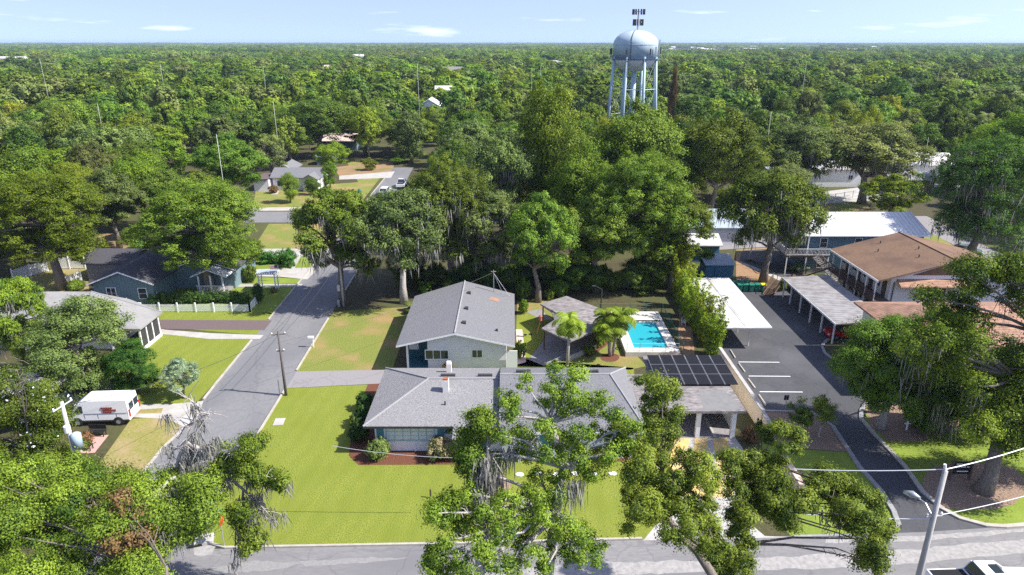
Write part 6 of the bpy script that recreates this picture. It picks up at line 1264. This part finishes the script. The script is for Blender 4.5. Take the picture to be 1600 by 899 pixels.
for bi, bn in enumerate(bones):
    P = [at(x, y, Yd + rngd.uniform(-.3, .3)) for x, y in bn]; r0 = .15 if bi < 2 else .07; mb.tube(P, [r0 * (1 - .75 * i / (len(P) - 1)) for i in range(len(P))], 6, False)
    for a, b_ in zip(P[:-1], P[1:]):
        for f in (.2, .5, .8):
            q = Vector(a).lerp(Vector(b_), f)
            for _ in range(2):
                e = q + Vector((rngd.normal(0, .55), rngd.normal(0, .4), rngd.normal(-.05, .45))); mb.tube([tuple(q), tuple(q.lerp(e, .5) + Vector((0, 0, .06))), tuple(e)], [.03, .02, .008], 4, False)
                if bi in (1, 6, 7) or rngd.random() < .08: MS.append((e.x, e.y, e.z + .1, .14))
mb.build('limbs', M['barkpale'], t, True)
v, ti = lump_leaves(LD, 30000, np.random.default_rng(73), .065, .85, 14, .36)
c = bpy.data.objects.new('crown', mesh_quads('crown', v - np.array(bd_), ti, LM['fore'])); COL.objects.link(c); c.parent = t
me = moss_strands(rngd, [(x - bd_[0], y - bd_[1], z, r) for x, y, z, r in MS], 5, 1.1, .024); mo = bpy.data.objects.new('moss', me); COL.objects.link(mo); mo.parent = t
# flowering tree at the left
LM_ = region_lumps([(-60, 620), (0, 590), (25, 600), (50, 590), (75, 625), (98, 655), (118, 690), (122, 725), (90, 740), (-60, 745)], 34, lambda x, y: 43.2 - (y - 590) * .014, 1.0, .8, 81)
bw = (-34.0, 41.0, 0); custom_tree('flowering_tree', 'white flecked tree with bare grey twigs at the left edge', bw, [(bw[0], bw[1], -.2), (bw[0], bw[1], 3), (bw[0] + .2, bw[1] + .3, 5), (bw[0] + .2, bw[1] + .5, 7)], LM_, 110000, .062, 'forewarm', .15, None, 5, seed=82, bare=region_lumps([(0, 560), (50, 545), (60, 590), (10, 600)], 5, lambda x, y: 39.5, .9, .5, 83))
fl = leaf_quads(np.array([[l[0] + random.gauss(0, l[3] * .5), l[1] - .2 + random.gauss(0, l[3] * .5), l[2] + l[3] * .55 + random.gauss(0, .2)] for l in LM_ for _ in range(9)]), unit(np.random.default_rng(5).normal(size=(len(LM_) * 9, 3))), .11, np.random.default_rng(6))
fo = bpy.data.objects.new('blossom', mesh_quads('blossom', fl - np.array(bw), np.ones(len(fl) // 4), M['white'])); COL.objects.link(fo)
for o in S.objects:
    if o.get('label', '').startswith('white flecked tree'): fo.parent = o

# ---- bamboo screen
def bamboo(x, y, h, wd, label, seed):
    rg = np.random.default_rng(seed); t = thing('bamboo', label, 'bamboo', (x, y, 0), 'bamboo clumps screening the white carport'); mb = MB(); lm = []
    for k in range(9):
        a = rg.uniform(0, 6.28); r0 = rg.uniform(.1, .4) * wd; bx_, by_ = x + r0 * math.cos(a) * .5, y + r0 * math.sin(a) * .5; ln = rg.uniform(.25, .6) * wd; hh = h * rg.uniform(.7, 1.05)
        tip = (bx_ + ln * math.cos(a), by_ + ln * math.sin(a), hh); mb.tube([(bx_, by_, -.1), (bx_ + ln * .15 * math.cos(a), by_ + ln * .15 * math.sin(a), hh * .55), tip], [.04, .03, .012], 5)
        for f in np.linspace(.15, 1.0, 9): lm.append((bx_ + ln * f * f * math.cos(a), by_ + ln * f * f * math.sin(a), hh * f, wd * (.24 - .13 * f)))
    mb.build('stem', M['polewood'], t); v, ti = lump_leaves(lm, 13000, rg, .085, 1.5, 8, .4)
    c = bpy.data.objects.new('foliage', mesh_quads('foliage', v - np.array([x, y, 0]), ti, LM['bamboo'])); COL.objects.link(c); c.parent = t
for i, (px, py, h, wd) in enumerate(((1112, 556, 5.2, 2.4), (1102, 538, 5.8, 2.6), (1092, 524, 5.4, 2.4), (1083, 508, 6.0, 2.6), (1074, 496, 5.6, 2.2), (1066, 480, 5.4, 2.2), (1058, 462, 6.6, 2.4), (1053, 450, 7.6, 2.6), (1050, 440, 8.4, 2.4))):
    p = g(px, py); bamboo(p[0], p[1], h, wd, 'yellow green bamboo clump beside the pool, ' + ['nearest to the cream wall', 'second from the cream wall', 'third from the cream wall', 'fourth from the cream wall', 'middle of the row and lower', 'fourth from the back', 'third from the back', 'second from the back and tall', 'the tallest at the back'][i], 400 + i)
# ---- hedges and shrubs
ORD9 = ['first', 'second', 'third', 'fourth', 'fifth', 'sixth', 'seventh', 'eighth', 'ninth']
a, b_ = g(228, 482), g(345, 478); hedge('hedge', 'long dark hedge behind the white picket fence', [(a[0], a[1] + 1.6, .75), (b_[0], b_[1] + 1.4, .75), (g(385, 478)[0], g(385, 478)[1] + 1.2, .5)], 1.4, 'hedge', 16000, .08, 5)
hedge('hedge', 'clipped hedge between the two footpaths by the street', [(*g(398, 413)[:2], .8), (*g(455, 411)[:2], .8)], 1.9, 'lush', 11000, .09, 6)
hedge('hedge', 'short hedge turning towards the street at the end of the clipped one', [(*g(452, 419)[:2], .9), (*g(456, 410)[:2], .9)], 2.2, 'lush', 5000, .09, 7)
p = g(402, 476); ptree('tall1', 402, 446, 475, 20, 'hedge', 'cypress', 'dark pointed cypress at the end of the picket fence')
for px, py, wd, h, m, lab in ((593, 716, 2.4, 1.7, 'olive', 'rounded yellow green shrub at the left corner of the mulch bed'), (689, 716, 2.6, 1.8, 'pink', 'rounded pinkish shrub right of the blue shutters'),
    (699, 585, 1.3, 1.4, 'rusty', 'reddish shrub against the wall of the rear house'), (818, 470, 2.4, 3.0, 'mid', 'tall green shrub at the back right corner of the rear house'), (818, 490, 1.6, 1.8, 'bright', 'lighter shrub beside the rear house wall'), (812, 560, 1.8, 2.0, 'mid', 'green shrub at the white side gate'),
    (875, 462, 3.2, 2.2, 'bright', 'bright green shrub behind the pavilion roof'), (858, 468, 1.6, 1.4, 'yellow', 'small yellow shrub left of the bright one behind the pavilion'), (920, 553, 1.8, 1.0, 'bright', 'leafy plants in the bed in front of the pavilion'), (935, 541, 1.8, 1.2, 'bright', 'leafy plants beside the pavilion wall'), (944, 528, 1.6, 1.3, 'mid', 'green plants between pavilion and triple palm'),
    (1128, 580, 2.2, 1.6, 'bamboo', 'leafy plant spilling over the start of the cream wall'), (1440, 668, 3.8, 1.9, 'bright', 'round bright clipped bush in the mulch bed by the drive'), (1250, 425, 3.4, 1.4, 'pale', 'pale green shrub under the blue building balcony'), (1237, 452, 2.4, 2.0, 'rusty', 'bare twiggy shrub above the grey carport'), (1222, 455, 1.2, 1.8, 'mid', 'small upright bush by the garden steps'),
    (571, 640, 2.0, 1.6, 'hedge', 'dark shrub beside the west wall, nearest the driveway'), (568, 662, 2.0, 1.7, 'hedge', 'dark shrub in the middle of the west wall bed'), (562, 690, 2.2, 1.9, 'hedge', 'dark shrub at the front of the west wall bed'), (553, 668, 1.0, 1.2, 'olive', 'spiky pale plant at the edge of the west wall bed'),
    (940, 716, 2.0, 1.2, 'rusty', 'reddish shrub in the mulch in front of the east wing'), (1170, 690, 1.6, 1.3, 'rusty', 'orange toned shrub beside the carport driveway'), (1190, 672, 1.4, 1.0, 'hedge', 'dark shrub at the foot of the cream wall'),
    (240, 470, 2.4, 1.5, 'dark', 'dark shrub under the slate blue gable'), (372, 437, 1.4, 1.2, 'bright', 'round green shrub beside the little shelter'), (392, 440, 2.4, 2.4, 'dark', 'dark shrub right of the oak trunk'), (120, 455, 2.6, 1.6, 'mid', 'shrub by the leaning white fence panel'), (137, 690, 1.4, .9, 'rusty', 'small ragged shrub at the back of the brick patio'),
    (428, 302, 2.6, 1.8, 'rusty', 'brownish shrub on the lawn of the far grey house'), (415, 296, 2.0, 1.4, 'mid', 'green shrub by the wing of the far grey house'), (1340, 350, 3, 2.2, 'bright', 'bright shrub behind the white metal roof')):
    p = g(px, py); bush(p[0], p[1], wd, h, m, lab, big=wd > 2.3)
for i, px in enumerate((905, 925, 945, 965, 985, 1005, 1025)):
    p = g(px, 459 + (i % 2) * 2); bush(p[0], p[1] + 2, 3.2, 2.6 + .4 * (i % 3), ['hedge', 'pale', 'mid'][i % 3] if i in (4, 5) else 'mid', 'leafy shrub in the row behind the pool fence, ' + ['first', 'second', 'third', 'fourth', 'fifth with pale flowers', 'sixth', 'seventh'][i] + ' from the pavilion', group='shrubs behind the pool fence', big=True)
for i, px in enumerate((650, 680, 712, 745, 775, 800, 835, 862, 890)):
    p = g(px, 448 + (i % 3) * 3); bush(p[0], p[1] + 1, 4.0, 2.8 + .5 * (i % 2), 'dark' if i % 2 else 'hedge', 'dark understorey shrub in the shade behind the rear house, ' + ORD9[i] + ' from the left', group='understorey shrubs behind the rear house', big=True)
for i, (px, py, h) in enumerate(((1244, 677, 2.4), (1279, 683, 3.4))):
    p = g(px, py); t = thing('sapling', ['small dark sapling in the mulch bed by the parking sign', 'taller green sapling in the mulch bed by the driveway'][i], 'tree', p); rg = np.random.default_rng(90 + i)
    lm = [(p[0] + rg.normal(0, .45 + .25 * i), p[1] + rg.normal(0, .45 + .25 * i), h * rg.uniform(.5, 1.0), .32 + .13 * i) for _ in range(15 + 6 * i)]; mb = MB(); limbs(mb, rg, [(p[0], p[1], -.1), (p[0], p[1], h * .3), (p[0] + .05, p[1], h * .6)], lm, .06, 1, 5)
    mb.build('trunk', M['barkpale'], t); v, ti = lump_leaves(lm, 5500, rg, .06, 1.0, 10, .45); c = bpy.data.objects.new('crown', mesh_quads('crown', v - np.array(p), ti, LM[['dark', 'mid'][i]])); COL.objects.link(c); c.parent = t

# ================================================================ the wood
zones = [(385, 215, 520, 345, 164), (500, 225, 655, 345, 185), (395, 320, 545, 420, 130), (520, 240, 620, 290, 178), (1090, 300, 1240, 400, 112), (1235, 318, 1450, 405, 112), (1285, 290, 1350, 325, 155), (1395, 225, 1510, 305, 178), (1440, 340, 1560, 420, 130), (955, 60, 1028, 176, 236), (600, 135, 628, 152, 275), (690, 365, 760, 405, 118), (130, 365, 200, 395, 105), (20, 240, 60, 300, 150), (1390, 325, 1450, 360, 118), (395, 385, 470, 425, 110)]
solid = [(-56, 153, 12, 12), (-45, 153, 4, 8), (100, 170, 10, 8), (89, 154, 7, 6), (76, 163, 8, 7), (64, 162, 6, 6), (-54, 170, 6, 6), (TX, TY, 7, 7), (-31, 268, 7, 8), (34, 115, 8, 8), (51, 108, 13, 10), (-54, 219, 8, 6), (-51, 191, 5, 5), (-58, 131, 6, 5)]
rf_ = random.Random(17); cand = []
Yr = 96.0
while Yr < 262:
    sp = 8.3 + (Yr - 96) * .018; X = -Yr * .80 - 6
    while X < Yr * .80 + 6:
        cand.append((X + rf_.uniform(-.42, .42) * sp, Yr + rf_.uniform(-.42, .42) * sp)); X += sp
    Yr += sp * .92
taken = list(trees_made); forest = []; wood_extra = []
def blocked(x, y, wd, h):
    for (cx, cy_, hx, hy) in solid:
        if abs(x - cx) < hx + wd * .32 and abs(y - cy_) < hy + wd * .32: return True
    ax, ay, dp = proj(x, y, h); bx_, by_, _ = proj(x, y, 0); hw = wd / 2 / dp * F
    for (zx0, zy0, zx1, zy1, Yz) in zones:
        if y < Yz and ax + hw > zx0 and ax - hw < zx1 and by_ > zy0 and ay < zy1: return True
    # keep the west street corridor open
    xs0 = (wl(262)[0] - 800) / F; 
    sx0 = -23.5 - (y - 58) * .022
    if y < 190 and sx0 - 5.5 < x < sx0 + 5.5: return True
    return False
for (x, y) in cand:
    h = rf_.uniform(10.5, 15.5) if rf_.random() > .1 else rf_.uniform(15.5, 18); wd = rf_.uniform(9, 13.5)
    if blocked(x, y, wd, h): 
        h *= .45; wd *= .5
        if blocked(x, y, wd, h): continue
    if any((x - a) ** 2 + (y - b) ** 2 < (r * .62 + wd * .25) ** 2 for a, b, r, hh in taken): continue
    if y < 118 and abs(x) < 44: continue
    taken.append((x, y, wd / 2, h)); forest.append((x, y, h, wd))
forest.sort(key=lambda q: q[1])
hand = len(trees_made); cap = 292 - hand - 14
mats = ['mid'] * 5 + ['dark'] * 3 + ['olive'] * 3 + ['bright'] * 2 + ['yellow']
names = {'mid': 'mid green', 'dark': 'dark green', 'olive': 'greyish olive', 'bright': 'light green', 'yellow': 'yellow green'}
def sector(x, y):
    px = proj(x, y, 10)[0]
    if px < 200: s = 'at the left of the wood'
    elif px < 420: s = 'behind the spreading oak'
    elif px < 640: s = 'beyond the far grey house'
    elif px < 940: s = 'left of the water tower'
    elif px < 1060: s = 'around the water tower'
    elif px < 1300: s = 'right of the water tower'
    else: s = 'behind the live oaks'
    return s
def depthword(y): return 'nearest rows, ' if y < 150 else ('middle rows, ' if y < 185 else 'farther rows, ')
ORD = ['first', 'second', 'third', 'fourth', 'fifth', 'sixth', 'seventh', 'eighth', 'ninth', 'tenth', 'eleventh', 'twelfth', 'thirteenth', 'fourteenth', 'fifteenth', 'sixteenth', 'seventeenth', 'eighteenth', 'nineteenth', 'twentieth', 'twenty-first', 'twenty-second', 'twenty-third', 'twenty-fourth', 'twenty-fifth', 'twenty-sixth', 'twenty-seventh', 'twenty-eighth', 'twenty-ninth', 'thirtieth'] + ['last'] * 40
fgroups = {}
for (x, y, h, wd) in forest[:cap]:
    m = rf_.choice(mats); near = y < 150
    var = HI[rf_.choice(['dome1', 'dome2', 'open1', 'low1', 'wide1', 'open2'])] if near else rf_.choice(MIDV)
    s = depthword(y) + sector(x, y); o = place_tree(var, x, y, h, wd, m, 'woodland_tree', names[m], group=names[m] + ' trees, ' + s)
    fgroups.setdefault((m, s), []).append((proj(x, y, h)[0], o))
for (m, s), lst in fgroups.items():
    lst.sort(key=lambda q: q[0])
    for i, (_, o) in enumerate(lst): o['label'] = (ORD[i] + ' ' if len(lst) > 1 else '') + names[m] + ' tree' + (' from the left' if len(lst) > 1 else '') + ', ' + s
rest = forest[cap:]
# far wood: one object, scattered by geometry nodes over points that carry a size, a turn and a kind
def far_variant(seed, n, ls, m, kind):
    rng = np.random.default_rng(seed)
    if kind == 'tree': lm = dome_lumps(rng, 6, 3.0, 15, 15, (.24, .46), .5); v, t = lump_leaves(lm, n, rng, ls, sub=10, nr=.12, tn=.05)
    else:
        lm = []
        for i in range(60): a = rng.uniform(-30, 30); b = rng.uniform(-30, 30); lm.append((a, b, rng.uniform(7, 11.5), rng.uniform(3.2, 5.4)))
        v, t = lump_leaves(lm, n, rng, ls, .8, 9, .35, .12, .05)
    me = mesh_quads('far_crown', v, t, LM[m]); return bpy.data.objects.new('far_crown', me)
colT = bpy.data.collections.new('far_tree_kinds'); colP = bpy.data.collections.new('far_canopy_kinds')
for i, m in enumerate(['mid', 'dark', 'olive', 'mid', 'bright', 'dark', 'mid', 'mid']): colT.objects.link(far_variant(500 + i, 3200, .48, m, 'tree'))
for i, m in enumerate(['mid', 'dark', 'olive', 'mid', 'dark', 'bright']): colP.objects.link(far_variant(600 + i, 9000, .95, m, 'patch'))
def scatter(name, label, pts, col):
    me = bpy.data.meshes.new(name); me.from_pydata([p[:3] for p in pts], [], [])
    a = me.attributes.new('sc', 'FLOAT_VECTOR', 'POINT'); a.data.foreach_set('vector', np.array([p[3] for p in pts], dtype=np.float32).ravel())
    a = me.attributes.new('rt', 'FLOAT_VECTOR', 'POINT'); a.data.foreach_set('vector', np.array([(0, 0, p[4]) for p in pts], dtype=np.float32).ravel())
    o = bpy.data.objects.new(name, me); COL.objects.link(o); o['kind'] = 'stuff'; o['label'] = label; o['category'] = 'wood'
    ng = bpy.data.node_groups.new('scatter_trees', 'GeometryNodeTree')
    ng.interface.new_socket('Geometry', in_out='INPUT', socket_type='NodeSocketGeometry'); ng.interface.new_socket('Geometry', in_out='OUTPUT', socket_type='NodeSocketGeometry')
    N = ng.nodes; L = ng.links; gi = N.new('NodeGroupInput'); go = N.new('NodeGroupOutput'); ip = N.new('GeometryNodeInstanceOnPoints'); ci = N.new('GeometryNodeCollectionInfo')
    ci.inputs['Collection'].default_value = col; ci.inputs['Separate Children'].default_value = True; ci.inputs['Reset Children'].default_value = True; ip.inputs['Pick Instance'].default_value = True
    s_ = N.new('GeometryNodeInputNamedAttribute'); s_.data_type = 'FLOAT_VECTOR'; s_.inputs['Name'].default_value = 'sc'; r_ = N.new('GeometryNodeInputNamedAttribute'); r_.data_type = 'FLOAT_VECTOR'; r_.inputs['Name'].default_value = 'rt'
    L.new(gi.outputs[0], ip.inputs['Points']); L.new(ci.outputs[0], ip.inputs['Instance']); L.new(s_.outputs['Attribute'], ip.inputs['Scale']); L.new(r_.outputs['Attribute'], ip.inputs['Rotation']); L.new(ip.outputs[0], go.inputs[0])
    md = o.modifiers.new('scatter', 'NODES'); md.node_group = ng; return o
pts = [(x, y, 0, (wd / 12, wd / 12, h / 15), rf_.uniform(0, 6.28)) for x, y, h, wd in rest]
Yr = 262.0
while Yr < 900:
    sp = 11.5 + (Yr - 262) * .012; X = -Yr * .80 - 10
    while X < Yr * .80 + 10:
        if not (700 < Yr and rf_.random() < .12): pts.append((X + rf_.uniform(-.4, .4) * sp, Yr + rf_.uniform(-.4, .4) * sp, 0, (sp / 10.0 * rf_.uniform(.7, 1.5),) * 2 + (rf_.choice((.5, .7, .85, 1, 1.2)) * rf_.uniform(.9, 1.1),), rf_.uniform(0, 6.28)))
        X += sp
    Yr += sp
scatter('wood', 'far wood of mixed green trees stretching away from the town', pts, colT)
pts = []; Yr = 900.0; k = 1.0
while Yr < 9000:
    k = Yr / 900.0; sp = 50 * k ** .8; X = -Yr * .80 - sp
    while X < Yr * .80 + sp:
        px = 800 + X / Yr * F * 1.06
        gap = (1025 < px < 1400 and 1500 < Yr < 4300)
        if not gap or rf_.random() < .10: pts.append((X + rf_.uniform(-.3, .3) * sp, Yr + rf_.uniform(-.3, .3) * sp, 0, (sp / 50 * 1.1, sp / 50 * 1.1, rf_.choice((.75, .9, 1.0, 1.1, 1.2)) * rf_.uniform(.9, 1.1) * (1 + (k - 1) * .04)), rf_.uniform(0, 6.28)))
        X += sp
    Yr += sp
scatter('distant_wood', 'hazy belt of distant woodland up to the horizon', pts, colP)
# far-off pale houses beyond the wood
for i in range(64):
    px = rf_.uniform(1032, 1390); Yq = rf_.uniform(1900, 4200); X = (px - 800) / F * Yq * .95; L_ = rf_.uniform(18, 38)
    if i == 0: proto = simple_house('far off pale house beyond the wood right of the water tower', X - L_ / 2, X + L_ / 2, Yq, Yq + 16, 6.5, 4.5, 'white', 'whiteroof', 'x', .5, group='far off pale houses right of the water tower'); pl = L_; pX, pY = X, Yq + 8
    else: copy_tree(proto, None, (X, Yq, 0), rf_.uniform(-.2, .2), (L_ / pl, 1, rf_.uniform(.8, 1.2)))
for i, (px, py, Yq, L_, lab) in enumerate(((530, 78, 560, 26, 'pinkish roofed building showing above the middle wood'), (705, 80, 520, 20, 'beige roofed house above the wood left of the tower, left of two'), (880, 76, 700, 40, 'long pale building on the horizon left of the water tower'), (15, 74, 900, 40, 'white building at the far left horizon'), (690, 126, 290, 7, 'small white roof glimpsed in the middle wood'), (560, 72, 900, 14, 'small white water tank like house on the middle horizon'))):
    X = (px - 800) / F * Yq * .95; simple_house(lab, X - L_ / 2, X + L_ / 2, Yq, Yq + 8, 12.5 if i < 5 else 15, 2.5, 'white', ['pinkwall', 'weathered', 'whiteroof', 'whiteroof', 'whiteroof', 'whiteroof'][i], 'x', .5)
# dead rusty pines and bare trees in the wood
for i, (px, py, Yq, h) in enumerate(((1055, 105, 205, 16.5), (962 + 620 - 962 + 35 - 35, 0, 0, 0))):
    if Yq == 0: continue
    q = at(px, py + 8, Yq); place_tree(HI['tall1'], q[0], Yq, q[2], 2.6, 'rusty', 'dead_pine', 'rust brown dead pine in the wood right of the water tower')

for i in range(1):
    far = sorted([o for o in S.objects if o.get('group') == 'far off pale houses right of the water tower'], key=lambda o: proj(o.location.x, o.location.y, 5)[0])
    tens = ['', 'thirty', 'forty', 'fifty', 'sixty']
    one = ['', '-first', '-second', '-third', '-fourth', '-fifth', '-sixth', '-seventh', '-eighth', '-ninth']
    for k, o in enumerate(far):
        n = k + 1; nm = ORD[n - 1] if n <= 30 else (tens[n // 10 - 2] + one[n % 10] if n % 10 else {40: 'fortieth', 50: 'fiftieth', 60: 'sixtieth'}[n])
        o['label'] = nm + ' from the left of the far off pale houses right of the water tower'
# ---------------------------------------------------------------- air
hz = MB().box(-9500, 9500, -60, 10500, -1, 46).build('haze', bpy.data.materials.new('haze_air')); hz['kind'] = 'stuff'
hm = hz.data.materials[0]; hm.use_nodes = True; hn = hm.node_tree; hn.nodes.clear()
ho = hn.nodes.new('ShaderNodeOutputMaterial'); hv = hn.nodes.new('ShaderNodeVolumePrincipled'); hv.inputs['Color'].default_value = (.62, .80, 1, 1); hv.inputs['Density'].default_value = .9e-4; hv.inputs['Anisotropy'].default_value = .1
hn.links.new(hv.outputs[0], ho.inputs['Volume'])
